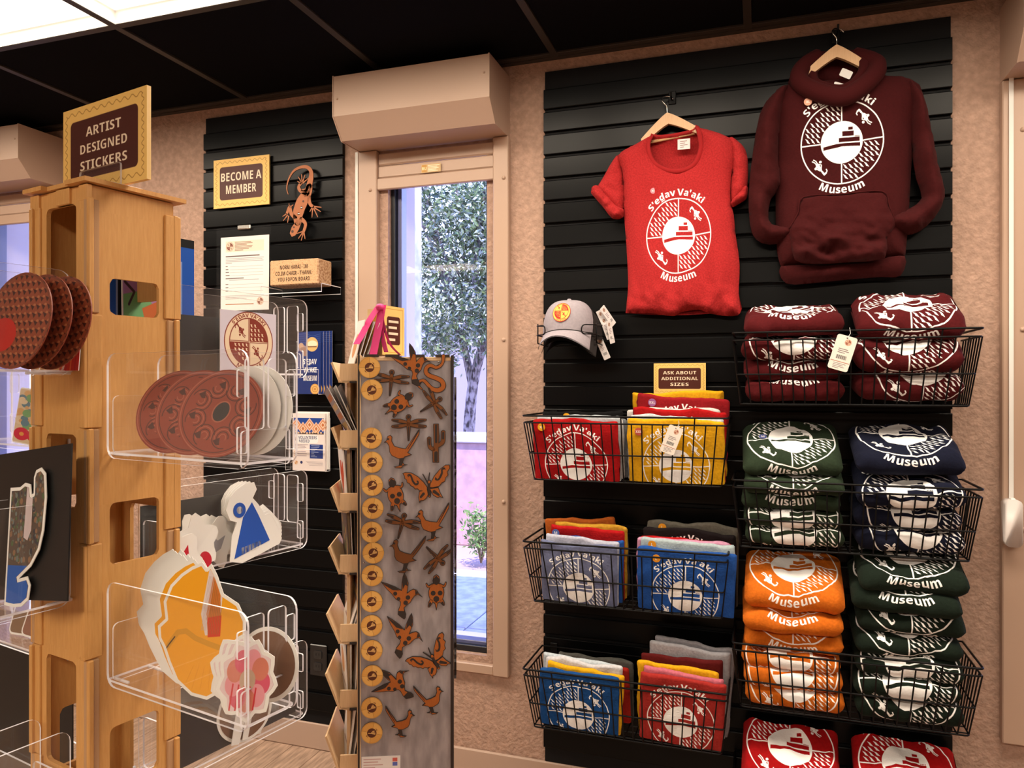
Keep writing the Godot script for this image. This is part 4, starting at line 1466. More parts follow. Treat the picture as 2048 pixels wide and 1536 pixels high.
func hoodie() -> void:
	var k := 0.397
	var ox := 1460.0
	var oy := 30.0
	var z0 := 0.06
	var at := P(ox + 560 * k, oy + 300 * k, z0)
	var mar := cloth(lin(0.048, 0.0052, 0.006))
	var apex := P(ox + 535 * k, oy + 160 * k, z0 + 0.02) - at
	var hg := thing("coat_hanger", "pale wooden hanger inside the maroon hooded sweatshirt", "hanger", at)
	hanger_parts(hg, apex + Vector3(0, 0, 0.01), 0.105, 0.085, 0.05, false)
	arm_hook("black slatwall peg carrying the maroon sweatshirt's hanger", at + apex + Vector3(0.004, 0.045, -0.004))
	var t := thing("hooded_sweatshirt", "dark maroon hooded sweatshirt with white emblem and front pocket on hanger", "sweatshirt", at)
	var lg := crop_pts([233, 330, 911, 945], ox, oy, k, z0 + 0.06, at)
	var logo := Rect2(lg[0].x, lg[1].y, lg[1].x - lg[0].x, lg[0].y - lg[1].y)
	var body := soft(crop_pts([300, 325, 220, 390, 225, 600, 230, 850, 232, 1050, 240, 1190, 262, 1265, 285, 1262, 450, 1250, 600, 1238, 760, 1225, 880, 1215, 900, 1150, 915, 950, 935, 650, 985, 370, 900, 292, 770, 282, 560, 300], ox, oy, k, z0 + 0.04, at))
	var zf := func(p: Vector2, d: float) -> Vector3:
		return Vector3(p.x, p.y, 0.004 + 0.052 * puff(d, 0.08) + 0.012 * fold_noise(p, 8.0, 4.0, 7.0) * puff(d, 0.05))
	var bst := sheet(body, 0.009, zf, logo)
	sheet(body, 0.016, func(p: Vector2, d: float) -> Vector3: return Vector3(p.x, p.y, 0.004 - 0.036 * puff(d, 0.06)), Rect2(), bst)
	put(t, "body", bst, mar)
	# ribbed hem
	var hem := soft(crop_pts([258, 1255, 285, 1345, 450, 1340, 600, 1325, 760, 1312, 870, 1305, 892, 1205, 760, 1215, 600, 1232, 420, 1248], ox, oy, k, z0 + 0.04, at))
	var hst := sheet(hem, 0.007, func(p: Vector2, d: float) -> Vector3: return Vector3(p.x, p.y, 0.006 + 0.038 * puff(d, 0.03) + 0.0025 * sin(p.x * 600.0) * 0.3 + 0.010 * fold_noise(p, 14.0, 6.0, 9.0) * puff(d, 0.02)))
	sheet(hem, 0.014, func(p: Vector2, d: float) -> Vector3: return Vector3(p.x, p.y, 0.006 - 0.02 * puff(d, 0.03)), Rect2(), hst)
	put(t, "ribbed_hem", hst, mar)
	# kangaroo pocket, sagging in heavy folds
	var poc := soft(crop_pts([372, 905, 560, 890, 775, 875, 810, 950, 850, 1040, 800, 1110, 790, 1215, 600, 1236, 430, 1245, 330, 1225, 310, 1130, 300, 1065, 345, 990], ox, oy, k, z0 + 0.09, at), 2)
	var ptop := poc[0].y
	var pst := sheet(poc, 0.006, func(p: Vector2, d: float) -> Vector3:
		var s := clampf((ptop - p.y) / 0.16, 0, 1)
		return Vector3(p.x, p.y, 0.054 + 0.010 * puff(d, 0.012) + s * 0.020 * puff(d, 0.05) + s * 0.050 * fold_noise(p, 8.0, 11.0, 12.0) * puff(d, 0.04)))
	put(t, "pocket", pst, mar)
	var seam := mb(true)
	var sp := []
	for v in crop_pts([300, 1065, 345, 985, 372, 905, 560, 890, 775, 875, 812, 950, 850, 1040], ox, oy, k, z0 + 0.09, at): sp.append(Vector3(v.x, v.y, 0.060))
	tube(seam, smooth3(sp, 4), 0.0022, 6)
	put(t, "pocket_seam", seam, mar)
	# sleeves tucked into the pocket
	for e in [[300, 325, 205, 385, 150, 470, 115, 660, 92, 880, 100, 1040, 130, 1115, 200, 1142, 285, 1125, 330, 1085, 320, 1050, 230, 1045, 195, 1010, 205, 910, 262, 835, 248, 700, 262, 500], [900, 292, 985, 375, 1035, 560, 1065, 740, 1098, 860, 1085, 950, 1010, 1045, 930, 1090, 850, 1085, 800, 1060, 815, 1000, 900, 965, 985, 905, 955, 800, 925, 600, 915, 420]]:
		var sp2 := soft(crop_pts(e, ox, oy, k, z0 + 0.06, at), 2)
		var sst := sheet(sp2, 0.007, func(p: Vector2, d: float) -> Vector3:
			return Vector3(p.x, p.y, 0.010 + 0.066 * puff(d, 0.042) + 0.020 * fold_noise(p, 14.0, 9.0, 15.0) * puff(d, 0.03)))
		sheet(sp2, 0.012, func(p: Vector2, d: float) -> Vector3: return Vector3(p.x, p.y, 0.010 - 0.03 * puff(d, 0.035)), Rect2(), sst)
		put(t, "sleeve", sst, mar)
	# hood: the lining behind and the thick rolled edge
	var hb := soft(crop_pts([300, 330, 320, 250, 380, 180, 470, 150, 600, 140, 700, 165, 765, 225, 785, 290, 700, 300, 560, 310, 420, 320], ox, oy, k, z0 + 0.03, at))
	var hbs := sheet(hb, 0.009, func(p: Vector2, d: float) -> Vector3: return Vector3(p.x, p.y, -0.018 + 0.016 * puff(d, 0.03) + 0.01 * fold_noise(p, 16, 16, 18.0)))
	var hood := put(t, "hood", hbs, mar)
	var st := mb(true)
	var hp := []
	var zz := [0.0, 0.020, 0.045, 0.066, 0.078, 0.072, 0.052, 0.026, 0.0]
	var i := 0
	for v in crop_pts([455, 170, 375, 235, 350, 320, 420, 385, 560, 425, 660, 372, 735, 285, 735, 215, 640, 165], ox, oy, k, z0 + 0.06, at):
		hp.append(Vector3(v.x, v.y, zz[i]))
		i += 1
	tube(st, smooth3(hp, 5), 0.026, 10)
	put(hood, "hood_edge", st, mar)
	st = mb(true)
	var lp := []
	i = 0
	for v in crop_pts([480, 175, 425, 250, 420, 320, 470, 365, 560, 385, 630, 345, 680, 265, 670, 205], ox, oy, k, z0 + 0.05, at):
		lp.append(Vector3(v.x, v.y, zz[i] * 0.75))
		i += 1
	tube(st, smooth3(lp, 5), 0.016, 8)
	put(hood, "hood_lining", st, mar)
	var tg := card(0.04, 0.052, 0.0006, 0.006)
	for e in [[585, 295, -0.5, "neck_label"], [550, 362, -0.35, "size_tag"]]:
		var q := P(ox + e[0] * k, oy + e[1] * k, z0 + 0.055) - at
		var o := part(t, e[3], tg[0], M.paper)
		o.position = q
		o.rotation = Vector3(-0.3, 0.3, e[2])
		o.scale = Vector3(0.8, 0.55, 1)
	dot(t, P(ox + 393 * k, oy + 437 * k, z0 + 0.063) - at, 0.011, lin(0.72, 0.36, 0.24), "XL")

# ---------------------------------------------------------------- caps on their holder
func cap_on_hook() -> void:
	var c := P(1140, 668, 0.17)
	var grey := mat(lin(0.40, 0.36, 0.40), 0.9, 0.2)
	grey.albedo_texture = M.weave
	grey.uv1_triplanar = true
	grey.uv1_scale = Vector3(4, 4, 4)
	grey.heightmap_enabled = false
	# crown and peak of one cap; the peak points along local +z
	var crown := mb(true)
	var n := 36
	var m := 12
	var rx := 0.082
	var rz := 0.098
	var hh := 0.104
	var P3 := func(u: float, v: float) -> Vector3:   # u round, v up
		var a := TAU * u
		var e := PI / 2 * v
		var r := pow(cos(e), 0.62)
		var rad := 1.0 + 0.012 * cos(a * 6.0) * sin(e)
		return Vector3(rx * r * sin(a) * rad, hh * pow(sin(e), 0.95) + 0.012 * cos(a) * (1 - v), rz * r * cos(a) * rad)
	for i in n:
		for j in m:
			var q := []
			for w in [[0, 0], [1, 0], [1, 1], [0, 1]]: q.append(P3.call(float(i + w[0]) / n, minf(float(j + w[1]) / m, 0.999)))
			quad(crown, q[0], q[3], q[2], q[1])
	var crown_mesh := done(crown)
	var peak := mb(true)
	var B3 := func(u: float, v: float, s: float) -> Vector3:   # u across, v out from the crown
		var a := (u - 0.5) * 2.3
		var r := v * 0.068 * cos(a * 0.62)
		var base := Vector3(rx * sin(a) * 1.0, 0.004 + 0.012 * cos(a), rz * cos(a))
		var x := base.x * (1.0 + r * 1.0)
		return Vector3(x, base.y - 0.030 * pow(absf(x) / rx, 2.0) * (0.35 + v) - 0.014 * v + s, base.z + r * 1.05)
	for s in [0.0, -0.003]:
		for i in 24:
			for j in 8:
				var q := []
				for w in [[0, 0], [1, 0], [1, 1], [0, 1]]: q.append(B3.call((i + w[0]) / 24.0, (j + w[1]) / 8.0, s))
				if s == 0.0: quad(peak, q[0], q[3], q[2], q[1])
				else: quad(peak, q[0], q[1], q[2], q[3])
	var peak_mesh := done(peak)
	var btn := mb(true)
	lathe(btn, [[0.0, 0.006], [0.005, 0.005], [0.008, 0.0]], 10, Transform3D(Basis(), Vector3(0, hh - 0.001, 0)))
	var btn_mesh := done(btn)
	var cv := Canvas.new(512, 512, lin(0.45, 0.03, 0.02))
	emblem(cv, 256, 256, 250, lin(0.80, 0.48, 0.10), lin(0.42, 0.03, 0.02))
	var pm := printed(cv.tex(), 0.8)
	var patch := mb(true)
	var on_crown := func(r: float, a: float, out: float) -> Vector3:
		var q: Vector3 = P3.call(-0.012 + r * cos(a) * 1.75, 0.42 + r * sin(a) * 7.0)
		return q + Vector3(q.x * 0.9, 0.02, q.z).normalized() * out
	for k in 24:
		var a0 := TAU * k / 24
		var a1 := TAU * (k + 1) / 24
		for j in 4:
			var q := []
			for e in [[0.0355 * j / 4, a0], [0.0355 * (j + 1) / 4, a0], [0.0355 * (j + 1) / 4, a1], [0.0355 * j / 4, a1]]:
				q.append([on_crown.call(e[0], e[1], 0.0028), Vector2(0.5 + 0.5 * e[0] / 0.0355 * cos(e[1]), 0.5 - 0.5 * e[0] / 0.0355 * sin(e[1]))])
			for i in [0, 2, 1, 0, 3, 2]:
				patch.set_uv(q[i][1])
				patch.add_vertex(q[i][0])
		patch.set_uv(Vector2(0.5, 0.01))
		quad(patch, on_crown.call(0.0355, a0, 0.0028), on_crown.call(0.0355, a0, -0.001), on_crown.call(0.0355, a1, -0.001), on_crown.call(0.0355, a1, 0.0028))
	var patch_mesh := done(patch)
	var dark := mat(lin(0.03, 0.026, 0.026), 0.9, 0.2)
	for k in 3:
		var t := thing("baseball_cap", ["pale grey baseball cap with a round red and gold emblem patch", "dark baseball cap nested behind the pale grey cap", "dark baseball cap nested deepest against the slatwall"][k], "cap", c + Vector3(0.006, -0.010, -0.018) * k, 0.02)
		t.rotation.x = 0.10
		var mm: Material = grey if k == 0 else dark
		part(t, "crown", crown_mesh, mm)
		part(t, "peak", peak_mesh, mm)
		part(t, "top_button", btn_mesh, mm)
		if k == 0: part(t, "emblem_patch", patch_mesh, pm)
		if k == 0:
			var sm := mb(true)
			var pts := []
			for i in 21: pts.append(B3.call(i / 20.0, 0.03, 0.0015))
			tube(sm, pts, 0.0012, 5)
			put(t, "peak_seam", sm, dark)
	# wire holder
	var hd := thing("cap_holder", "black wire cap holder with looped ends on the slatwall", "holder", c)
	var st := mb(true)
	for s in [-1.0, 1.0]:
		var x: float = s * 0.092
		tube(st, round_path([Vector3(x, 0.028, -c.z + 0.022), Vector3(x, 0.028, -0.03), Vector3(x, 0.022, 0.058), Vector3(x * 0.62, 0.022, 0.085), Vector3(x * 0.60, -0.006, 0.085), Vector3(x, -0.006, 0.058), Vector3(x, -0.006, -0.03), Vector3(x, -0.006, -c.z + 0.022)], 0.014, 4), 0.002, 6)
		tube(st, [Vector3(x, 0.03, 0.04), Vector3(x, -0.03, 0.04)], 0.002, 6)
	tube(st, [Vector3(-0.092, -0.03, 0.04), Vector3(-0.092, -0.034, -0.06), Vector3(0.092, -0.034, -0.06), Vector3(0.092, -0.03, 0.04)], 0.002, 6)
	put(hd, "wire_frame", st, M.wire)
	st = mb()
	box(st, Vector3(-0.1, -0.02, -c.z + 0.020), Vector3(0.1, 0.04, -c.z + 0.024), 0.001)
	put(hd, "back_plate", st, M.wire)
	# paper tags hanging at the side
	var tc := Canvas.new(160, 420, lin(0.78, 0.74, 0.74))
	emblem(tc, 80, 70, 36, lin(0.7, 0.6, 0.5), lin(0.2, 0.05, 0.03), false)
	for i in 4: tc.rect(40, 150 + i * 26, [80, 60, 76, 50][i], 10, lin(0.3, 0.2, 0.22))
	for i in 16: tc.rect(34 + i * 6, 290, 2 + i % 3, 50, lin(0.1, 0.1, 0.1))
	var tm := printed(tc.tex(), 0.5)
	var tgm := card(0.022, 0.072, 0.0006, 0.002)
	var tagi := 0
	for e in [[1207, 642, 0.45, 0.6], [1216, 632, 0.75, 0.9], [1213, 656, 0.35, 0.4], [1221, 664, 0.28, 1.0], [1206, 697, 0.42, -0.1]]:
		var t := thing("cap_price_tag", "narrow white paper price tag %s" % ["against the pale cap's side", "slanting furthest out from the caps", "in the middle of the caps' tags", "hanging straight beside the caps", "hanging lowest under the caps"][tagi], "price tag", P(e[0], e[1], 0.12 + 0.01 * e[2]), 0.0, "price tags of the caps")
		t.rotation = Vector3(0, e[3], e[2])
		part(t, "paper", tgm[0], M.paper)
		part(t, "printed_face", tgm[1], tm)
		tagi += 1

# ---------------------------------------------------------------- folded shirts and wire baskets
# a soft folded garment. along: from its open back to the rounded fold; flat: fold towards +z, upright: fold towards +y
func folded(w: float, L: float, h: float, upright: bool, sd: float, logo_s := -9.0, logo_x := 0.0, logo := 0.36, rough := 1.0) -> ArrayMesh:
	var prof := []   # [along, thick, arc length]
	var s := 0.0
	var n_top := 14
	var la := L - h * 0.5
	for i in n_top + 1: prof.append([la * i / n_top, h, la * i / n_top])
	for i in range(1, 9):
		var a := PI * i / 8.0
		prof.append([la + sin(a) * h * 0.5, h * 0.5 + cos(a) * h * 0.5, la + h * 0.5 * a])
	for i in range(1, 5): prof.append([la * (1.0 - i / 4.0), 0.0, la + h * 0.5 * PI + la * i / 4.0])
	var nx := 26
	var st := mb(true)
	var grid := []
	for i in nx + 1:
		var u := -1.0 + 2.0 * i / nx
		u = signf(u) * (1.0 - pow(1.0 - absf(u), 1.35))
		var x := u * w * 0.5
		var e := clampf((absf(x) - (w * 0.5 - h * 0.45)) / (h * 0.45), 0, 1)
		var th := maxf(0.22, sqrt(maxf(0.0, 1.0 - e * e)))
		var col := []
		for p in prof:
			var a: float = p[0]
			var b: float = h * 0.5 + (p[1] - h * 0.5) * th
			var wob := fab.get_noise_3d(x * 9.0 + sd * 7.3, a * 9.0, sd) * 0.22 * h * rough + fab.get_noise_3d(x * 30.0, a * 22.0 + sd, sd + 3.0) * 0.07 * h * rough
			if upright:
				wob += fab.get_noise_3d(x * 14.0 + sd, a * 5.0, sd * 1.7) * 0.0055 + fab.get_noise_3d(x * 34.0 + sd, a * 16.0, sd * 0.7) * 0.0022
			else:
				wob += fab.get_noise_3d(x * 16.0 + sd, a * 12.0, sd * 2.7) * 0.005
			b += wob * (1.0 if p[1] > h * 0.5 else 0.35)
			a += fab.get_noise_3d(x * 7.0, sd * 3.1, 5.0 + p[1] * 4.0) * 0.016 * rough * clampf(a / L, 0, 1)
			a -= (1.0 - sqrt(maxf(0.0, 1.0 - e * e))) * h * 0.25 * clampf(a / L, 0, 1)
			var xx := x + (fab.get_noise_3d(sd * 2.0 + signf(x), a * 11.0, 9.0) * 0.007 * absf(u) if upright else 0.0)
			var v3 := Vector3(xx, a, b) if upright else Vector3(x, b, a)
			var uv2 := Vector2.ZERO
			if logo_s > -5.0:
				var v: float = (p[2] - logo_s) / logo + 0.5
				uv2 = Vector2((x - logo_x) / logo + 0.5, (1.0 - v) if upright else v).clamp(Vector2.ZERO, Vector2.ONE)
			col.append([v3, uv2, Vector2(x, p[2]) * 4.0])
		grid.append(col)
	var m := prof.size()
	for i in nx:
		for j in m - 1:
			var q := [grid[i][j], grid[i + 1][j], grid[i + 1][j + 1], grid[i][j + 1]]
			for t in ([0, 1, 2, 0, 2, 3] if not upright else [0, 2, 1, 0, 3, 2]):
				st.set_uv(q[t][2])
				st.set_uv2(q[t][1])
				st.add_vertex(q[t][0])
	for side in [0, nx]:
		var c: Vector3 = (grid[side][0][0] + grid[side][m / 2][0]) * 0.5
		for j in m - 1:
			st.set_uv(Vector2.ZERO)
			st.set_uv2(Vector2.ZERO)
			tri(st, c, grid[side][j][0], grid[side][j + 1][0])
	return done(st)

# wire basket hooked on the slatwall. x0..x1 along the wall, rim height, front depth
func basket(label: String, x0: float, x1: float, rim: float, hgt: float, zf := 0.242) -> void:
	var t := thing("wire_basket", label, "basket", Vector3(x0, rim - hgt, 0))
	var w := x1 - x0
	var r := 0.0025
	var zb := 0.026
	var inset := 0.02
	var zl := zf - 0.05   # front of the basket's floor
	var ring := func(y: float, rad: float) -> Array:
		var k := y / hgt
		var f := lerpf(zl, zf, k)
		var d := lerpf(inset, 0.0, k)
		return round_path([Vector3(d, y, zb), Vector3(d, y, f), Vector3(w - d, y, f), Vector3(w - d, y, zb)], 0.012, 3)
	var st := mb(true)
	tube(st, ring.call(hgt, r), r * 1.25, 6)
	tube(st, ring.call(hgt - 0.021, r), r * 1.1, 6)
	tube(st, [Vector3(0, hgt, zb), Vector3(w, hgt, zb)], r, 6)
	put(t, "rim", st, M.wire)
	st = mb(true)
	tube(st, ring.call(hgt * 0.42, r), r, 6)
	tube(st, ring.call(0.0, r), r, 6)
	put(t, "side_rings", st, M.wire)
	var nf := int(round(w / 0.0305))
	st = mb()
	for i in range(1, nf):
		var u := float(i) / nf
		var top := hgt if i % 7 == 3 else hgt - 0.021
		var k := top / hgt
		tube(st, [Vector3(w * u, top, lerpf(zl, zf, k)), Vector3(lerpf(inset, w - inset, u), 0, zl), Vector3(lerpf(inset, w - inset, u), -0.001, zb)], r * 0.85, 5)
	put(t, "front_wires", st, M.wire).set_meta("kind", "stuff")
	st = mb()
	for s in [0, 1]:
		for i in 8:
			var u := (i + 0.5) / 8.0
			var xt := 0.0 if s == 0 else w
			var xb := inset if s == 0 else w - inset
			tube(st, [Vector3(xt, hgt - 0.021, lerpf(zb, zf, u)), Vector3(xb, 0, lerpf(zb, zl, u))], r * 0.85, 5)
	for i in 4:
		var z := lerpf(zb, zl, (i + 0.5) / 4.0)
		tube(st, [Vector3(inset, -0.002, z), Vector3(w - inset, -0.002, z)], r * 0.85, 5)
	put(t, "side_and_floor_wires", st, M.wire).set_meta("kind", "stuff")
	for s in [0.04, w - 0.04]:
		st = mb()
		box(st, Vector3(s - 0.012, hgt - 0.05, 0.0195), Vector3(s + 0.012, hgt + 0.012, 0.026), 0.001)
		put(t, "wall_hook", st, M.wire)

func price_tag(label: String, at: Vector3, turn: Vector3, w := 0.046, h := 0.082) -> void:
	if not M.has("tag_print"):
		var cv := Canvas.new(280, 500, lin(0.78, 0.73, 0.66))
		cv.circle(140, 30, 12, lin(0.05, 0.03, 0.03))
		emblem(cv, 170, 90, 46, lin(0.72, 0.52, 0.38), lin(0.25, 0.05, 0.03), false)
		for i in 3: cv.rect(70, 190 + i * 26, [130, 150, 100][i], 12, lin(0.25, 0.2, 0.2))
		for i in 22: cv.rect(70 + i * 6.4, 285, 2 + (i * 7) % 4, 56, lin(0.04, 0.04, 0.04))
		cv.rect(10, 375, 260, 8, lin(0.35, 0.08, 0.04))
		for i in 4: cv.rect(60, 400 + i * 22, [170, 140, 160, 90][i], 10, lin(0.3, 0.25, 0.25))
		M.tag_print = printed(cv.tex(), 0.5)
	var t := thing("price_tag", label, "price tag", at)
	t.rotation = turn
	var c := card(w, h, 0.0008, 0.006)
	part(t, "paper", c[0], M.paper)
	part(t, "printed_face", c[1], M.tag_print)
	var st := mb()
	tube(st, [Vector3(0, h * 0.44, 0.0004), Vector3(0.004, h * 0.6, -0.002), Vector3(-0.002, h * 0.75, -0.006)], 0.0006, 4)
	put(t, "string", st, M.paper)

const RED := [0.42, 0.008, 0.010]
const YEL := [0.80, 0.42, 0.012]
const BLU := [0.018, 0.085, 0.36]
const PER := [0.165, 0.190, 0.33]
const PALE := [0.55, 0.62, 0.68]

func tee_stack(who: String, px0: float, px1: float, py_top: float, py_bot: float, list: Array) -> void:
	# list, front to back: [name, colour, rise, shift, logo?, size dot]
	var z := 0.185
	var a := P(px0, py_bot, z)
	for fl in [1.068, 0.688, 0.297]:   # never below the basket's wire floor
		if absf(a.y - fl) < 0.1: a.y = maxf(a.y, fl - 0.003)
	var b := P(px1, py_top, z)
	var w := b.x - a.x
	var i := 0
	for e in list:
		var th := 0.016
		var hgt := b.y - a.y + float(e[2])
		var bot := a.y + 0.007 + 0.002 * i
		var zz := 0.163 - i * 0.0185
		var lab := ""
		if i == 0: lab = "front %s folded T-shirt of the pile %s" % [e[0], who]
		else: lab = "%s folded T-shirt, %s behind the front one %s" % [e[0], ["", "first", "second", "third", "fourth", "fifth", "sixth"][i], who]
		var t := thing("folded_t_shirt", lab, "T-shirt", Vector3((a.x + b.x) / 2 + float(e[3]), bot, zz - 0.008), 0.0, "folded T-shirts in the baskets")
		t.rotation = Vector3(0.19, 0.0, float(e[5]) if e.size() > 5 else 0.0)
		var c: Array = e[1]
		var m := folded(w * (1.0 if i == 0 else 0.97), hgt, th, true, i * 1.7 + px0 * 0.013 + py_top * 0.01, (hgt - 0.135) if e[4] else -9.0, 0.0, 0.315, 0.8)
		part(t, "cloth", m, cloth(lin(c[0], c[1], c[2])))
		if e.size() > 6:
			dot(t, Vector3(-w * 0.5 + float(e[6][0]), hgt - float(e[6][1]), th + 0.0035), 0.012, e[6][2], e[6][3])
		i += 1

func shirt_baskets() -> void:
	var x0 := P(1045, 838, 0.242).x
	var x1 := P(1456, 838, 0.242).x
	var org := lin(0.80, 0.32, 0.02)
	var blue_dot := lin(0.10, 0.16, 0.42)
	var yd := lin(0.85, 0.42, 0.02)
	basket("black wire basket of red and yellow T-shirts below the cap", x0, x1, 1.268, 0.200)
	basket("black wire basket of grey and blue T-shirts in the middle of its column", x0, x1, 0.883, 0.195)
	basket("lowest black wire basket of T-shirts above the baseboard", x0, x1, 0.492, 0.195)
	tee_stack("under the cap", 1068, 1238, 842, 962, [["red emblem", RED, 0.0, 0.0, true, 0.0, [0.03, 0.022, yd, "XL"]], ["pale blue", PALE, 0.008, 0.004, false, -0.02], ["white", [0.7, 0.7, 0.7], 0.006, 0.012, false, 0.0, [0.09, 0.0, yd, "XL"]], ["grey", [0.2, 0.22, 0.24], -0.004, 0.02, false], ["yellow green", [0.5, 0.45, 0.1], -0.01, 0.028, false], ["black", [0.01, 0.01, 0.011], 0.012, 0.0, false]])
	tee_stack("under the additional sizes sign", 1256, 1450, 842, 966, [["yellow emblem", YEL, 0.0, 0.0, true, 0.0, [0.035, 0.035, lin(0.55, 0.10, 0.08), "XXL"]], ["pale blue", PALE, 0.008, -0.006, false, -0.02], ["red", RED, 0.028, 0.004, true, -0.02], ["white", [0.72, 0.70, 0.68], 0.026, -0.006, false, 0.03], ["crimson emblem", [0.32, 0.012, 0.018], 0.058, 0.0, true, -0.07, [0.05, 0.02, lin(0.35, 0.14, 0.36), "XXL"]], ["golden yellow", YEL, 0.075, 0.004, false, 0.03, [0.03, 0.03, lin(0.5, 0.05, 0.04), "XL"]]])
	tee_stack("by the window, middle basket", 1082, 1232, 1092, 1222, [["heathered grey blue emblem", PER, 0.0, 0.0, true, -0.02], ["pale lavender", [0.50, 0.52, 0.64], 0.012, 0.004, false, -0.05], ["blue", BLU, 0.006, 0.016, true, -0.03], ["red", RED, 0.034, 0.014, false, -0.03, [0.02, 0.02, blue_dot, "M"]], ["mustard yellow", [0.55, 0.30, 0.03], 0.042, 0.022, false, -0.03], ["dark grey", [0.05, 0.05, 0.05], 0.030, 0.026, false], ["orange", [0.55, 0.13, 0.02], 0.050, 0.0, false, 0.06]])
	tee_stack("by the orange stack, middle basket", 1274, 1468, 1106, 1242, [["royal blue emblem", BLU, 0.0, 0.0, true, -0.03, [0.055, 0.03, org, "L"]], ["pale aqua", [0.42, 0.52, 0.56], 0.022, 0.0, false, -0.03, [0.04, 0.016, org, "L"]], ["pink", [0.62, 0.30, 0.46], 0.020, -0.008, false], ["red", RED, 0.016, -0.004, false, -0.02], ["black emblem", [0.012, 0.008, 0.009], 0.040, 0.004, true, -0.02], ["brownish grey", [0.13, 0.12, 0.10], 0.056, 0.008, false, -0.04, [0.05, 0.018, org, "L"]]])
	tee_stack("by the window, lowest basket", 1078, 1234, 1352, 1480, [["royal blue emblem", [0.012, 0.075, 0.27], 0.0, 0.0, true, -0.04], ["yellow", YEL, 0.008, 0.008, false, -0.09], ["white", [0.66, 0.66, 0.70], 0.020, 0.002, false, -0.06], ["pale blue", PALE, 0.020, -0.008, false, -0.04], ["red", [0.40, 0.02, 0.012], -0.002, 0.028, false], ["grey", [0.10, 0.10, 0.09], 0.012, 0.034, false, -0.04]])
	tee_stack("by the orange stack, lowest basket", 1276, 1444, 1362, 1504, [["red emblem", [0.40, 0.03, 0.025], 0.0, 0.0, true, -0.05], ["pink", [0.62, 0.16, 0.22], 0.010, -0.004, false, -0.07], ["yellow", YEL, 0.014, -0.010, false, -0.02], ["maroon", [0.10, 0.008, 0.008], 0.040, 0.004, false], ["light grey", [0.42, 0.42, 0.46], 0.062, 0.008, false, -0.07], ["heathered grey", [0.34, 0.34, 0.38], 0.074, 0.014, false, -0.10]])
	price_tag("white price tag on the front yellow T-shirt's basket", P(1343, 880, 0.245), Vector3(0.05, 0.1, -0.36), 0.042, 0.082)
	# ASK ABOUT ADDITIONAL SIZES
	var sw := P(1411, 760, 0.06).x - P(1307, 760, 0.06).x
	var sg := sheet_thing("counter_sign", "yellow bordered sign reading ask about additional sizes behind the T-shirts", "sign", sw, sw * 0.60, 0.004, shop_sign(["ASK ABOUT", "ADDITIONAL", "SIZES"], 1.0 / 0.60), P(1359, 757, 0.06), Vector3.ZERO, 0.0, mat(lin(0.72, 0.46, 0.14), 0.5))
	var st := mb()
	box(st, Vector3(-0.03, -sw * 0.30 - 0.03, -0.041), Vector3(0.03, -0.02, -0.004), 0.002)
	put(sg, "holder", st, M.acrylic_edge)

func sweat_stack(what: String, where: String, colour: Array, xc: float, w: float, rows: Array) -> void:
	# rows from the bottom: [front height, tilt, thickness, logo arc position from the fold, sideways logo shift]
	var n := rows.size()
	var ord := ["topmost", "second from the top", "third from the top", "fourth from the top", "fifth from the top", "sixth from the top", "seventh from the top"]
	for i in n:
		var e: Array = rows[i]
		var L := 0.165 if i < n - 2 else 0.195
		var h: float = e[2]
		var tilt: float = e[1]
		var y: float = e[0] + L * sin(tilt)
		var t := thing("folded_sweatshirt", "folded %s sweatshirt, %s of the %s" % [what, ord[n - 1 - i], where], "sweatshirt", Vector3(xc + sin(i * 2.7 + xc * 9.0) * 0.006, y, 0.030), 0.0, "folded sweatshirts in the baskets")
		t.rotation = Vector3(tilt, sin(i * 1.9 + xc * 5.0) * 0.03, 0)
		var m := folded(w, L, h, false, i * 2.3 + xc * 11.0 + float(e[0]) * 3.0, L - h * 0.5 + float(e[3]), e[4], 0.385)
		part(t, "cloth", m, cloth(lin(colour[0], colour[1], colour[2])))
		if what == "forest green" and i == n - 1: dot(t, Vector3(-0.075, h + 0.003, 0.075), 0.011, lin(0.10, 0.13, 0.36), "M", Vector3(-PI / 2, 0, 0))

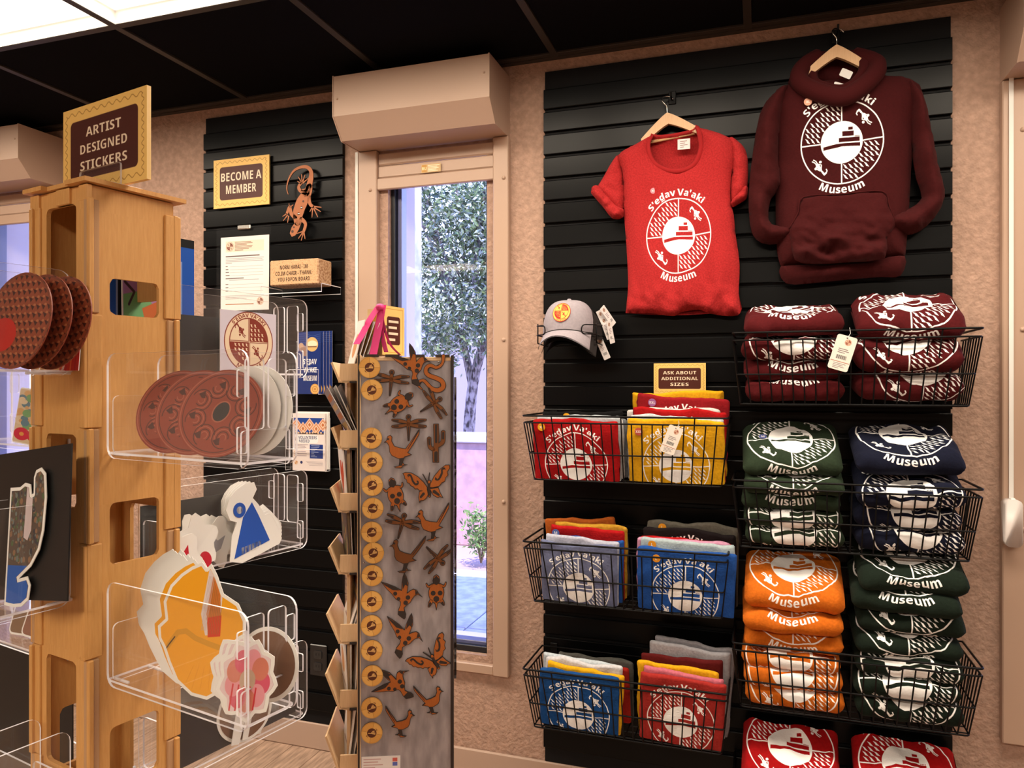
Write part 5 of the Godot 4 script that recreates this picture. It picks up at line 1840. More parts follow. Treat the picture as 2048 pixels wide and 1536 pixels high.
func sweatshirt_baskets() -> void:
	var x0 := P(1465, 668, 0.242).x
	var x1 := P(1968, 655, 0.242).x
	basket("black wire basket of maroon sweatshirts below the hanging hoodie", x0, x1, 1.508, 0.200)
	basket("black wire basket of green and navy sweatshirts", x0, x1, 1.096, 0.195)
	basket("black wire basket of orange and dark green sweatshirts", x0, x1, 0.640, 0.195)
	basket("black wire basket of red sweatshirts just above the floor", x0, x1, 0.235, 0.165)
	var xl := x0 + 0.158
	var xr := x1 - 0.162
	var w := 0.262
	var mar := [0.085, 0.007, 0.009]
	sweat_stack("maroon", "stack below the red T-shirt", mar, xl, w, [[1.314, 0.10, 0.060, -0.115, 0.0], [1.372, 0.12, 0.060, -0.100, 0.0], [1.428, 0.16, 0.062, 0.000, 0.01], [1.492, 0.24, 0.060, -0.125, 0.0]])
	sweat_stack("maroon", "stack below the hoodie", mar, xr, w, [[1.314, 0.14, 0.078, -0.010, 0.03], [1.388, 0.22, 0.085, -0.020, 0.0], [1.470, 0.42, 0.080, -0.060, 0.0]])
	sweat_stack("forest green", "green stack", [0.024, 0.040, 0.022], xl, w, [[0.908, 0.08, 0.050, 0.010, 0.0], [0.957, 0.12, 0.050, 0.015, 0.0], [1.006, 0.18, 0.048, -0.105, 0.0], [1.052, 0.26, 0.046, -0.090, 0.0], [1.098, 0.52, 0.060, -0.085, 0.0]])
	sweat_stack("navy", "navy stack", [0.008, 0.010, 0.026], xr, w, [[0.908, 0.10, 0.062, 0.0, 0.02], [0.968, 0.16, 0.062, 0.015, 0.02], [1.030, 0.34, 0.060, 0.020, 0.0], [1.112, 0.40, 0.066, -0.105, 0.0]])
	sweat_stack("orange", "orange stack", [0.66, 0.155, 0.012], xl, w, [[0.450, 0.06, 0.055, -0.02, 0.0], [0.503, 0.08, 0.055, 0.0, 0.0], [0.556, 0.10, 0.055, 0.012, 0.0], [0.610, 0.16, 0.056, -0.08, 0.0], [0.664, 0.22, 0.058, -0.115, 0.0], [0.720, 0.48, 0.070, -0.095, 0.0]])
	sweat_stack("dark green", "dark green stack", [0.010, 0.018, 0.012], xr, w, [[0.450, 0.10, 0.060, -0.035, 0.0], [0.508, 0.14, 0.060, 0.010, 0.0], [0.566, 0.18, 0.060, 0.018, 0.0], [0.625, 0.22, 0.060, -0.06, 0.0], [0.684, 0.28, 0.060, -0.06, 0.0], [0.742, 0.34, 0.058, -0.115, 0.0], [0.798, 0.42, 0.058, -0.105, 0.0]])
	var rd := [0.40, 0.006, 0.008]
	sweat_stack("bright red", "red stack below the orange", rd, xl, w, [[0.080, 0.10, 0.06, -0.03, 0.0], [0.140, 0.14, 0.06, 0.0, 0.0], [0.200, 0.50, 0.075, -0.09, 0.0]])
	sweat_stack("bright red", "red stack below the dark green", rd, xr, w, [[0.080, 0.10, 0.06, -0.03, 0.0], [0.140, 0.14, 0.06, 0.0, 0.0], [0.200, 0.50, 0.075, -0.08, 0.0]])
	price_tag("white price tag hanging between the two maroon sweatshirt stacks", P(1685, 706, 0.252), Vector3(0.0, 0.1, -0.30), 0.052, 0.094)

# ---------------------------------------------------------------- card and magnet rack
var rack_at := Vector3.ZERO
const RACK_TURN := 0.403

func RK(px: float, py: float, off := 0.0) -> Vector3:   # pixel -> point on the rack's front sheet, in the rack's own axes
	var n := Vector3(sin(RACK_TURN), 0, cos(RACK_TURN))
	var d := ray(px, py)
	var o := rack_at + n * off
	var p := CAM + d * ((o - CAM).dot(n) / d.dot(n))
	return (p - Vector3(rack_at.x, 0, rack_at.z)).rotated(Vector3.UP, -RACK_TURN)

func creature(kind: String) -> Array:   # outlines and burnt marks, in units of 1/7.314 photo pixel, about their centre
	var o := Vector2.ZERO
	var p := []
	var m := []
	match kind:
		"hummingbird":
			o = Vector2(700, 380)
			p = [V([720, 35, 755, 100, 782, 190, 775, 260, 765, 330, 800, 300, 850, 275, 900, 290, 930, 340, 985, 400, 915, 358, 870, 378, 840, 415, 810, 470, 760, 505, 720, 545, 727, 580, 748, 640, 742, 690, 722, 712, 680, 685, 628, 640, 635, 570, 665, 500, 665, 455, 600, 420, 545, 345, 470, 270, 385, 160, 480, 190, 590, 235, 660, 280, 680, 290, 685, 180, 700, 90])]
			m = [V([400, 172, 590, 240, 655, 290, 560, 285, 450, 215]), V([720, 50, 762, 140, 772, 230, 735, 210, 700, 280, 692, 150]), V([640, 585, 725, 590, 745, 640, 740, 690, 720, 705, 635, 638]), V([880, 285, 925, 338, 880, 362]), disc(592, 335, 30, 9), disc(640, 412, 28, 9), disc(775, 395, 34, 9), disc(742, 470, 34, 9)]
		"dragonfly":
			o = Vector2(785, 150)
			p = [S([785, 30, 785, 90, 785, 140, 785, 250, 785, 372], [40, 60, 66, 46, 24]), disc(785, 30, 42, 10), S([785, 115, 660, 85, 545, 70], [40, 62, 30]), S([785, 125, 910, 85, 1040, 70], [40, 62, 30]), S([785, 140, 660, 160, 545, 165], [40, 62, 34]), S([785, 140, 910, 160, 1040, 165], [40, 62, 34])]
			m = [S([785, 170, 785, 360], [22, 12]), disc(785, 28, 24, 8), S([640, 84, 560, 74], [26, 12]), S([930, 84, 1010, 74], [26, 12]), S([640, 160, 570, 163], [26, 12]), S([930, 160, 1010, 163], [26, 12])]
		"turtle":
			o = Vector2(1190, 330)
			p = [disc(1190, 330, 115, 24, 150), V([1150, 210, 1135, 150, 1150, 90, 1190, 62, 1230, 90, 1245, 150, 1230, 210]), S([1140, 210, 1075, 240, 1045, 190], [40, 34, 24]), S([1240, 210, 1305, 235, 1330, 178], [40, 34, 24]), S([1125, 430, 1100, 480, 1080, 530], [60, 56, 30]), S([1255, 430, 1280, 470, 1300, 510], [60, 56, 30]), S([1190, 460, 1190, 520, 1192, 580], [60, 26, 8])]
			m = [disc(1145, 330, 36, 10), disc(1245, 330, 36, 10), disc(1190, 415, 44, 10), V([1150, 190, 1142, 130, 1190, 75, 1238, 130, 1230, 190, 1190, 215]), S([1105, 470, 1085, 520], [36, 20]), S([1275, 465, 1295, 505], [36, 20])]
		"roadrunner":
			o = Vector2(660, 540)
			p = [V([425, 400, 465, 372, 480, 312, 520, 290, 550, 322, 545, 380, 580, 450, 650, 475, 740, 490, 830, 360, 920, 222, 942, 210, 935, 292, 860, 420, 775, 550, 835, 578, 790, 592, 725, 612, 702, 690, 722, 718, 770, 725, 702, 737, 682, 770, 600, 768, 570, 752, 640, 740, 655, 642, 600, 622, 540, 592, 510, 540, 500, 450, 470, 402])]
			m = [V([650, 630, 720, 620, 700, 700, 690, 735, 650, 740]), disc(492, 352, 16, 8), S([930, 230, 860, 350, 770, 500], [16, 16, 8])]
		"cactus":
			o = Vector2(1185, 410)
			p = [V([1145, 128, 1225, 128, 1232, 300, 1225, 440, 1230, 690, 1135, 690, 1130, 520, 1150, 440]), S([1085, 330, 1090, 430, 1110, 480, 1170, 505], [62, 62, 60, 60]), S([1290, 235, 1290, 360, 1270, 410, 1210, 450], [64, 68, 66, 60])]
			m = [S([1188, 150, 1188, 400], [34, 34]), S([1186, 540, 1186, 670], [50, 50]), S([1085, 345, 1092, 430], [26, 26]), S([1290, 255, 1288, 350], [30, 30])]
		"butterfly":
			o = Vector2(1070, 1010)
			p = [V([700, 850, 740, 833, 830, 840, 930, 900, 1010, 980, 1060, 1050, 1060, 1100, 1000, 1112, 940, 1100, 915, 1075, 880, 1082, 855, 1045, 820, 1035, 800, 1000, 765, 985, 758, 945, 730, 925, 728, 890]), V([1100, 1000, 1150, 900, 1230, 800, 1320, 730, 1380, 730, 1388, 780, 1350, 830, 1362, 880, 1325, 920, 1315, 975, 1270, 990, 1235, 1040, 1150, 1062, 1090, 1060]), V([1060, 1080, 940, 1112, 930, 1200, 945, 1285, 965, 1245, 1000, 1250, 1045, 1215, 1075, 1160]), V([1090, 1075, 1220, 1055, 1245, 1130, 1290, 1215, 1240, 1195, 1205, 1210, 1140, 1170]), S([1085, 960, 1090, 1190], [50, 40]), S([1065, 1000, 1030, 930, 992, 862], [16, 14, 12]), S([1080, 990, 1082, 910, 1092, 842], [16, 14, 12])]
			m = [S([790, 900, 780, 875, 810, 870, 830, 900, 850, 960, 890, 1010, 925, 1000, 925, 965, 905, 960], [10, 18, 22, 24, 26, 26, 20, 14, 10]), S([1320, 800, 1300, 775, 1270, 800, 1270, 850, 1250, 900, 1215, 945, 1180, 940, 1180, 910], [10, 18, 24, 26, 26, 24, 18, 10]), S([1085, 1000, 1090, 1170], [30, 30]), S([1010, 1140, 960, 1200], [40, 30]), S([1150, 1110, 1230, 1170], [50, 30])]
		"snake":
			o = Vector2(1120, 420)
			p = [S([1292, 150, 1285, 250, 1240, 310, 1180, 330, 1110, 300, 1050, 330, 1040, 400, 1090, 450, 1180, 480, 1270, 530, 1290, 610, 1220, 660, 1130, 640, 1070, 580, 1010, 520, 950, 530, 930, 590, 990, 650], [62, 46, 50, 54, 58, 62, 66, 70, 74, 76, 76, 74, 68, 60, 52, 44, 36, 22], 6)]
	for q in p + m:
		for i in q.size(): q[i] -= o
	return [p, m]

func magnet_rack() -> void:
	rack_at = Q(811, 768, 1.6)
	var base := Vector3(rack_at.x, 0, rack_at.z)
	var t := thing("card_rack", "tall plywood rack with a grey magnetic front and card pockets", "display rack", base, RACK_TURN)
	var tl := RK(718, 710)
	var tr := RK(905, 709)
	var x0 := tl.x
	var x1 := tr.x
	var yt := tl.y
	var st := mb()
	box(st, Vector3(x0 + 0.002, 0.16, -0.008), Vector3(x1 - 0.002, yt - 0.004, 0.0), 0.001)
	var sheet_m := mat(lin(0.40, 0.36, 0.385), 0.42, 0.5)
	sheet_m.metallic = 0.12
	sheet_m.uv1_triplanar = true
	sheet_m.uv1_scale = Vector3(4, 1.2, 4)
	sheet_m.albedo_texture = noise_tex(0.03, 256, ramp([[0.2, Color(0.82, 0.82, 0.82)], [0.8, Color(1, 1, 1)]]), 4)
	put(t, "magnetic_sheet", st, sheet_m)
	# plywood carcass: two sides, back, top with finger joints
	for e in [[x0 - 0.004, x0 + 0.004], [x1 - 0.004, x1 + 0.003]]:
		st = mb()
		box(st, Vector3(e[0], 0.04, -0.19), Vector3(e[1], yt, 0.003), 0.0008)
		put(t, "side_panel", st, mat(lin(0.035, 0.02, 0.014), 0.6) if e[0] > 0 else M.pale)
	st = mb()
	box(st, Vector3(x0, 0.04, -0.19), Vector3(x1, yt - 0.002, -0.183), 0.0008)
	put(t, "back_panel", st, M.pale)
	st = mb()
	box(st, Vector3(x0, yt - 0.012, -0.186), Vector3(x1, yt - 0.004, 0.0015), 0.0008)
	var tp := put(t, "top_panel", st, M.pale)
	for k in 4:
		var u: float = x0 + (x1 - x0) * float([0.06, 0.28, 0.55, 0.82][k])
		st = mb()
		box(st, Vector3(u, yt - 0.0038, -0.006), Vector3(u + 0.03, yt + 0.0015, 0.0032))
		put(tp, "finger_joint", st, mat(lin(0.03, 0.017, 0.01), 0.7))
	for e in [[1.0, 0.006], [-1.0, 0.004]]:
		st = mb()
		box(st, Vector3((x1 if e[0] > 0 else x0) - 0.002, 0.05, 0.001), Vector3((x1 if e[0] > 0 else x0) + 0.002, yt, 0.0045))
		put(t, "dark_edge_strip", st, mat(lin(0.02, 0.012, 0.012), 0.5))
	st = mb()
	box(st, Vector3(x0 - 0.10, 0, -0.26), Vector3(x1 + 0.06, 0.04, 0.07), 0.004)
	put(t, "foot", st, M.ply)
	for e in [[905 - 28, 724], [862, 1108], [728, 1126]]:
		st = mb(true)
		lathe(st, [[0.0, 0.0016], [0.0018, 0.001], [0.0024, 0.0]], 8, Transform3D(Basis(Vector3.RIGHT, PI / 2), RK(e[0], e[1])))
		put(t, "screw", st, M.chrome)
	# pale spine board that carries the pockets
	st = mb()
	box(st, Vector3(x0 - 0.030, 0.05, -0.185), Vector3(x0 - 0.022, yt - 0.03, -0.03), 0.001)
	put(t, "pocket_spine", st, M.pale)
	st = mb()
	box(st, Vector3(x0 - 0.024, 0.05, -0.115), Vector3(x0 - 0.003, yt - 0.03, -0.105), 0.001)
	put(t, "spine_web", st, M.pale)
	# price label at the foot of the sheet
	var cv := Canvas.new(400, 160, lin(0.78, 0.74, 0.74))
	for i in 4: cv.rect(20, 24 + i * 30, [180, 150, 200, 120][i], 10, lin(0.55, 0.35, 0.35))
	cv.rect(320, 20, 50, 40, lin(0.6, 0.12, 0.10))
	cv.rect(320, 66, 50, 40, lin(0.12, 0.15, 0.5))
	var lc := card(0.082, 0.032, 0.0005)
	var lp := part(t, "shelf_label", lc[0], M.paper)
	lp.position = RK(762, 1527) + Vector3(0, 0, 0.001)
	part(lp, "label_print", lc[1], printed(cv.tex()))
	pockets(t, base, x0, yt)
	magnets(base, x1)
	# sign and ribbons on top
	var sgn := thing("tented_price_card", "small yellow tented card with a brown panel on top of the rack", "sign", base + Vector3(0, yt + 0.002, 0), RACK_TURN)
	var c2 := Canvas.new(400, 520, lin(0.80, 0.52, 0.18))
	c2.path([Vector2(30, 30), Vector2(370, 30), Vector2(370, 490), Vector2(30, 490), Vector2(30, 30)], 6, lin(0.5, 0.26, 0.05))
	c2.poly(rrect(80, 110, 320, 410, 30), lin(0.07, 0.018, 0.014))
	for i in 4: c2.rect(110, 150 + i * 64, [180, 150, 170, 120][i], 26, lin(0.75, 0.62, 0.5))
	var pc := card(0.082, 0.108, 0.0015)
	var q := RK(787, 655, -0.06)
	var side := Node3D.new()
	side.name = "panel"
	sgn.add_child(side, true)
	side.position = Vector3(q.x, 0.054, -0.06)
	side.rotation = Vector3(0.0, 1.02, 0.0)
	side.rotation_order = EULER_ORDER_YXZ
	part(side, "board", pc[0], mat(lin(0.70, 0.48, 0.26), 0.6))
	part(side, "printed_face", pc[1], printed(c2.tex(), 0.5))
	var q2 := RK(764, 655, -0.10)
	var s2 := part(sgn, "back_panel", pc[0], mat(lin(0.72, 0.50, 0.24), 0.6))
	s2.position = Vector3(q2.x, 0.054, -0.10)
	s2.rotation = Vector3(0, -0.55, 0.0)
	# bookmarks with pink ribbons standing in the top
	var rb := thing("ribbon_bookmark", "bundle of orange bookmarks tied with a bright pink ribbon on the rack", "bookmark", base + Vector3(0, yt + 0.002, 0), RACK_TURN)
	var pink := mat(lin(0.74, 0.055, 0.24), 0.45, 0.4)
	for e in [[[757, 615, 740, 640, 725, 668, 712, 690], 0.015], [[765, 612, 758, 650, 750, 690, 745, 714], 0.017], [[763, 616, 768, 655, 780, 690, 800, 712], 0.006], [[760, 618, 764, 670, 772, 706], 0.010]]:
		var sb := mb(true)
		var pts := []
		var i := 0
		for k in range(0, e[0].size(), 2):
			var v := RK(e[0][k], e[0][k + 1], -0.02 + 0.008 * i)
			pts.append(Vector3(v.x, v.y - yt, -0.02 + 0.006 * i))
			i += 1
		var sp := smooth3(pts, 5)
		for j in sp.size() - 1:
			var w := Vector3(e[1] * 0.5, 0, 0.003)
			quad(sb, sp[j] - w, sp[j] + w, sp[j + 1] + w, sp[j + 1] - w)
			quad(sb, sp[j] + w + Vector3(0, 0, -0.0008), sp[j] - w + Vector3(0, 0, -0.0008), sp[j + 1] - w + Vector3(0, 0, -0.0008), sp[j + 1] + w + Vector3(0, 0, -0.0008))
		put(rb, "ribbon", sb, pink)
	var kn := mb(true)
	var kc := RK(760, 616, -0.018)
	lathe(kn, [[0.0, 0.008], [0.007, 0.006], [0.010, 0.0], [0.007, -0.006], [0.0, -0.008]], 10, Transform3D(Basis(), Vector3(kc.x, kc.y - yt, -0.018)))
	put(rb, "knot", kn, pink)
	for k in 3:
		var bm := mb()
		var a := RK(752 - k * 5, 624 + k * 2, -0.03)
		var b := RK(722 - k * 6, 706, -0.03)
		var d := Vector3(0.010, 0, -0.02)
		var A := Vector3(a.x, a.y - yt, -0.034 - k * 0.004)
		var B := Vector3(b.x, 0.0, -0.034 - k * 0.004)
		quad(bm, A, A + d, B + d, B)
		quad(bm, A + Vector3(0, 0, -0.001), B + Vector3(0, 0, -0.001), B + d + Vector3(0, 0, -0.001), A + d + Vector3(0, 0, -0.001))
		put(rb, "bookmark_strip", bm, mat([lin(0.72, 0.42, 0.06), lin(0.60, 0.28, 0.05), lin(0.70, 0.60, 0.42)][k], 0.6))

func pockets(t: Node3D, base: Vector3, x0: float, yt: float) -> void:
	var rows := [747, 881, 1007, 1131, 1270, 1402, 1532]
	var names := ["top", "second", "third", "fourth", "fifth", "sixth", "lowest visible"]
	var art := []
	for k in 4:
		var cv := Canvas.new(300, 400, [lin(0.74, 0.70, 0.68), lin(0.10, 0.07, 0.06), lin(0.76, 0.73, 0.70), lin(0.30, 0.26, 0.30)][k])
		match k:
			0:
				cv.poly(V([150, 330, 60, 200, 70, 120, 120, 110, 150, 160, 180, 110, 230, 120, 240, 200]), lin(0.52, 0.06, 0.02))
				cv.circle(150, 340, 30, lin(0.45, 0.12, 0.03), 12)
			1:
				for i in 6: cv.circle(60 + i * 36, 120 + (i * 53) % 160, 26, [lin(0.35, 0.2, 0.06), lin(0.16, 0.2, 0.08)][i % 2])
			2:
				cv.circle(150, 170, 80, lin(0.6, 0.3, 0.14))
				cv.rect(60, 300, 180, 14, lin(0.3, 0.2, 0.2))
			3:
				for i in 5: cv.rect(30, 40 + i * 66, 240, 40, [lin(0.5, 0.16, 0.05), lin(0.6, 0.42, 0.2)][i % 2])
		art.append(printed(cv.tex(), 0.4))
	var cm := card(0.125, 0.138, 0.0016)
	for r in rows.size():
		var top := RK(700, rows[r] - 20).y
		var bot := RK(700, rows[r] + 20).y
		var po := Node3D.new()
		po.name = "card_pocket"
		t.add_child(po, true)
		# end plate facing the room, with a rounded lower corner and a dark slot
		for zz in [-0.004, -0.150]:
			var st := mb()
			slab(st, PackedVector2Array([Vector2(x0 - 0.003, bot + 0.004), Vector2(x0 - 0.003, top), Vector2(x0 - 0.040, top), Vector2(x0 - 0.042, bot + 0.012), Vector2(x0 - 0.036, bot + 0.002), Vector2(x0 - 0.026, bot), Vector2(x0 - 0.022, bot + 0.004)]), zz - 0.004, zz)
			put(po, "end_plate", st, M.pale)
		var st := mb()
		box(st, Vector3(x0 - 0.020, bot + 0.001, -0.006), Vector3(x0 - 0.004, bot + 0.005, 0.0005))
		put(po, "joint_slot", st, mat(lin(0.02, 0.012, 0.01), 0.8))
		# outer lip leaning away from the rack
		st = mb()
		var a := Vector3(x0 - 0.040, bot + 0.006, -0.002)
		var lean: float = [0.016, 0.016, 0.018, 0.022, 0.026, 0.028, 0.028][r]
		var hi: float = [0.040, 0.044, 0.05, 0.055, 0.062, 0.075, 0.08][r]
		for e in [[0.0, 0.0]]:
			var p := PackedVector2Array([Vector2(a.x, a.y), Vector2(a.x - lean, a.y + hi), Vector2(a.x - lean - 0.004, a.y + hi - 0.002), Vector2(a.x - 0.004, a.y - 0.001)])
			slab(st, p, -0.152, -0.002)
		put(po, "lip", st, M.pale)
		st = mb()
		box(st, Vector3(x0 - 0.044, bot + 0.002, -0.152), Vector3(x0 - 0.003, bot + 0.006, -0.004))
		put(po, "floor", st, M.pale)
		# the cards, each a thing of its own
		var lay: Array = [
			[[-0.036, -0.24, 2], [-0.031, -0.28, 0], [-0.026, -0.32, 3], [-0.020, -0.36, 2], [-0.014, -0.44, 1]],
			[[-0.016, 0.50, 3], [-0.012, 0.46, 1], [-0.009, 0.42, 2], [-0.006, 0.36, 1]],
			[[-0.040, 0.08, 0], [-0.030, 0.03, 1], [-0.024, 0.0, 1], [-0.018, 0.0, 3], [-0.012, -0.02, 1]],
			[[-0.036, 0.06, 1], [-0.030, 0.04, 3], [-0.024, 0.02, 1], [-0.016, 0.0, 1]],
			[[-0.044, -0.30, 2], [-0.036, -0.26, 0], [-0.024, -0.06, 3], [-0.016, -0.02, 1]],
			[[-0.040, 0.05, 2], [-0.034, 0.0, 2], [-0.026, -0.05, 2], [-0.018, -0.10, 2], [-0.010, 0.0, 1]],
			[[-0.040, -0.12, 2], [-0.033, -0.16, 2], [-0.025, -0.20, 2], [-0.016, -0.22, 2]]][r]
		var i := 0
		for e in lay:
			var c := thing("greeting_card", "%s greeting card, %s in the rack's %s pocket" % [["heart printed", "dark", "pale", "brown"][e[2]], ["nearest the lip", "second from the lip", "third from the lip", "fourth from the lip", "innermost"][i], names[r]], "card", base, RACK_TURN, "greeting cards in the rack")
			var piv := Node3D.new()
			piv.name = "folded_card"
			c.add_child(piv)
			piv.position = Vector3(x0 + e[0], bot + 0.007, -0.074)
			piv.rotation = Vector3(0, 0, e[1])
			for w in [["paper", cm[0], M.paper if e[2] != 1 else mat(lin(0.12, 0.09, 0.08), 0.7)], ["printed_face", cm[1], art[e[2]]]]:
				var o := part(piv, w[0], w[1], w[2])
				o.position.y = 0.069
				o.rotation.y = -PI / 2 + 0.24
			i += 1

func magnets(base: Vector3, x1: float) -> void:
	# coins
	var cv := Canvas.new(600, 600, lin(0.74, 0.42, 0.12))
	var ink := lin(0.10, 0.03, 0.015)
	var lt := lin(0.74, 0.45, 0.16)
	for q in [-1, 1]:
		var o := PackedVector2Array([Vector2(300, 300)])
		var a0 := -PI if q < 0 else 0.0
		for i in 17: o.append(Vector2(300 + 290 * cos(a0 + PI / 2 * i / 16), 300 + 290 * sin(a0 + PI / 2 * i / 16)))
		cv.poly(o, lin(0.66, 0.33, 0.075))
	for q in [[-1, -1], [1, 1]]:
		for j in 11:
			for i in 11:
				var p := Vector2(q[0] * (18 + i * 25), q[1] * (18 + j * 25))
				if p.length() > 265 or p.length() < 140: continue
				cv.rect(300 + p.x - 6, 300 + p.y - 4, 12, 7, lin(0.80, 0.50, 0.18))
	cv.line(Vector2(0, 300), Vector2(600, 300), 4, ink)
	cv.line(Vector2(300, 0), Vector2(300, 600), 4, ink)
	cv.arc(300, 300, 288, 0, TAU, 6, lin(0.35, 0.16, 0.04))
	cv.circle(300, 300, 132, ink)
	mound(cv, 300, 300, 1.4, lt)
	flute_player(cv, Vector2(410, 190), 1.2, -0.45, ink)
	flute_player(cv, Vector2(190, 410), 1.2, PI - 0.45, ink)
	var cmat := printed(cv.tex(), 0.5)
	var st := mb()
	slab(st, disc(0, 0, 0.0226, 40), 0.0, 0.004, Transform3D(), 2)
	var edge := done(st)
	st = mb()
	slab(st, disc(0, 0, 0.0226, 40), 0.0005, 0.0042, Transform3D(), 1)
	var face := done(st)
	var rim := mat(lin(0.16, 0.07, 0.025), 0.7)
	var ys := [735, 780, 876, 924, 970, 1016, 1063.6, 1105, 1150, 1202, 1250, 1300, 1350, 1414, 1464]
	var xs := [739.5, 744, 743, 744.5, 745, 746, 744, 747, 745, 743.8, 743.5, 744, 745, 744, 744]
	var pos := func(px: float, py: float, z: float) -> Vector3:
		return base + (RK(px, py) + Vector3(0, 0, z)).rotated(Vector3.UP, RACK_TURN)
	for i in ys.size():
		var c := thing("coin_magnet", "round wooden emblem magnet with a dark centre, %s of its column" % ["topmost", "second from the top", "third from the top", "fourth from the top", "fifth from the top", "sixth from the top", "seventh from the top", "middle one", "seventh from the bottom", "sixth from the bottom", "fifth from the bottom", "fourth from the bottom", "third from the bottom", "second from the bottom", "lowest"][i], "magnet", pos.call(xs[i], ys[i], 0.0006), RACK_TURN, "round emblem magnets on the rack")
		c.rotation.z = sin(i * 2.1) * 0.25
		part(c, "edge", edge, rim)
		part(c, "face", face, cmat)
	# creatures
	var dark := mat(lin(0.022, 0.012, 0.009), 0.7)
	var brown := mat(Color.WHITE, 0.6, 0.35)
	brown.albedo_texture = wood_tex(lin(0.42, 0.125, 0.024), lin(0.32, 0.085, 0.016), 21)
	brown.uv1_triplanar = true
	brown.uv1_scale = Vector3(9, 9, 9)
	var umber := mat(lin(0.17, 0.058, 0.016), 0.6, 0.35)
	var pxm := 1.6 / F / 7.314 * 1.01
	var done_kind := {}
	var list := [
		["hummingbird", 826, 731, 0.96, -12, false, "magnet at the top edge of the rack"],
		["snake", 863.1, 747.4, 1.0, 0, false, "magnet winding below the rack's top corner"],
		["dragonfly", 782.5, 761, 1.0, 5, false, "magnet between the topmost coin magnets and the hummingbird"],
		["turtle", 797.5, 807.6, 0.98, 53, false, "magnet crawling under the topmost dragonfly"],
		["dragonfly", 865.9, 807, 0.98, 57, false, "magnet slanting under the snake"],
		["dragonfly", 817.3, 850.5, 1.0, 0, false, "magnet level above the first roadrunner"],
		["roadrunner", 800.2, 903.8, 1.0, 0, false, "magnet beside the cactus"],
		["cactus", 872, 886, 1.0, 0, false, "magnet above the butterfly"],
		["butterfly", 856.3, 968, 1.0, 0, false, "magnet spread below the cactus"],
		["turtle", 791.4, 990, 1.0, -15, false, "magnet beside the wide butterfly"],
		["dragonfly", 804.3, 1047, 1.0, 15, false, "magnet above the dark roadrunner"],
		["roadrunner", 863, 1050.6, 0.97, -3, false, "magnet under the wide butterfly"],
		["roadrunner", 809.8, 1113.5, 1.0, 5, false, "magnet above the hummingbird pair"],
		["dragonfly", 874, 1114, 0.98, 135, false, "magnet diving above the upright turtle"],
		["hummingbird", 805.7, 1192, 1.0, 0, false, "magnet beside the upright turtle"],
		["turtle", 872.7, 1185, 1.0, 0, false, "magnet standing upright near the rack's edge"],
		["hummingbird", 808.4, 1271, 1.0, 15, false, "magnet beside the tilted butterfly"],
		["butterfly", 864.5, 1316, 0.97, -27, false, "magnet tilted near the rack's edge"],
		["hummingbird", 792, 1368, 0.95, -50, false, "magnet above the two small birds"],
		["roadrunner", 803, 1447, 0.82, 0, true, "magnet lowest on the sheet"],
		["roadrunner", 863, 1402, 0.82, -8, true, "magnet just above the lowest one"]]
	for e in list:
		var kind: String = e[0]
		var t := thing(kind + "_magnet", "brown wooden %s %s" % [kind, e[6]], "magnet", pos.call(e[1], e[2], 0.0008), RACK_TURN, "creature magnets on the rack")
		var sp := Node3D.new()
		var g := creature(kind)
		if e[5]:
			for a in g:
				for q in a:
					for i in q.size(): q[i].x = -q[i].x
		cutout(t, g[0], g[1], pxm * float(e[3]), 0.0034, dark, umber if kind in ["dragonfly", "cactus"] or e[2] == 1113.5 else brown, 1.2)
		sp.free()
		t.rotation = Vector3(0, RACK_TURN, -deg_to_rad(e[4]))
	# a few on the rack's side, seen edge on
	var i := 0
	for e in [["cactus", 790, -30], ["turtle", 850, 20], ["roadrunner", 905, 0], ["dragonfly", 952, 70], ["hummingbird", 1030, 15], ["butterfly", 1085, 0], ["dragonfly", 1130, 30], ["turtle", 1195, 0], ["hummingbird", 1262, -20], ["roadrunner", 1340, 10]]:
		var y := RK(904, e[1]).y
		var t := thing(String(e[0]) + "_magnet", "brown wooden %s magnet seen edge on along the rack's side, %s" % [e[0], ["level with the snake", "level with the first turtle", "level with the cactus", "level with the wide butterfly", "level with the second roadrunner", "level with the diving dragonfly", "just under the diving dragonfly", "level with the upright turtle", "above the tilted butterfly", "below the tilted butterfly"][i]], "magnet", base + Vector3(x1 + 0.0035, y, -0.045).rotated(Vector3.UP, RACK_TURN), 0.0, "creature magnets on the rack's side")
		var g := creature(e[0])
		cutout(t, g[0], g[1], pxm * 1.0, 0.005, dark, brown, 1.15)
		t.rotation_order = EULER_ORDER_YXZ
		t.rotation = Vector3(0, RACK_TURN + PI / 2, deg_to_rad(e[2]))
		i += 1

# ---------------------------------------------------------------- sticker tower
# its own axes: x = 0 is the face with the disc and hummingbird trays, z = 0 the face towards the room; it is TW square
const TOWER_TURN := -0.2094
const TW := 0.130
var tower_at := Vector3.ZERO

func TX(px: float, py: float, x: float) -> Vector3:   # pixel -> tower axes, on the plane x = const
	var c := (CAM - tower_at).rotated(Vector3.UP, -TOWER_TURN)
	var d := ray(px, py).rotated(Vector3.UP, -TOWER_TURN)
	return c + d * ((x - c.x) / d.x)

func TZ(px: float, py: float, z: float) -> Vector3:   # the same on the plane z = const
	var c := (CAM - tower_at).rotated(Vector3.UP, -TOWER_TURN)
	var d := ray(px, py).rotated(Vector3.UP, -TOWER_TURN)
	return c + d * ((z - c.z) / d.z)

func on_tower(v: Vector3) -> Vector3:
	return tower_at + v.rotated(Vector3.UP, TOWER_TURN)

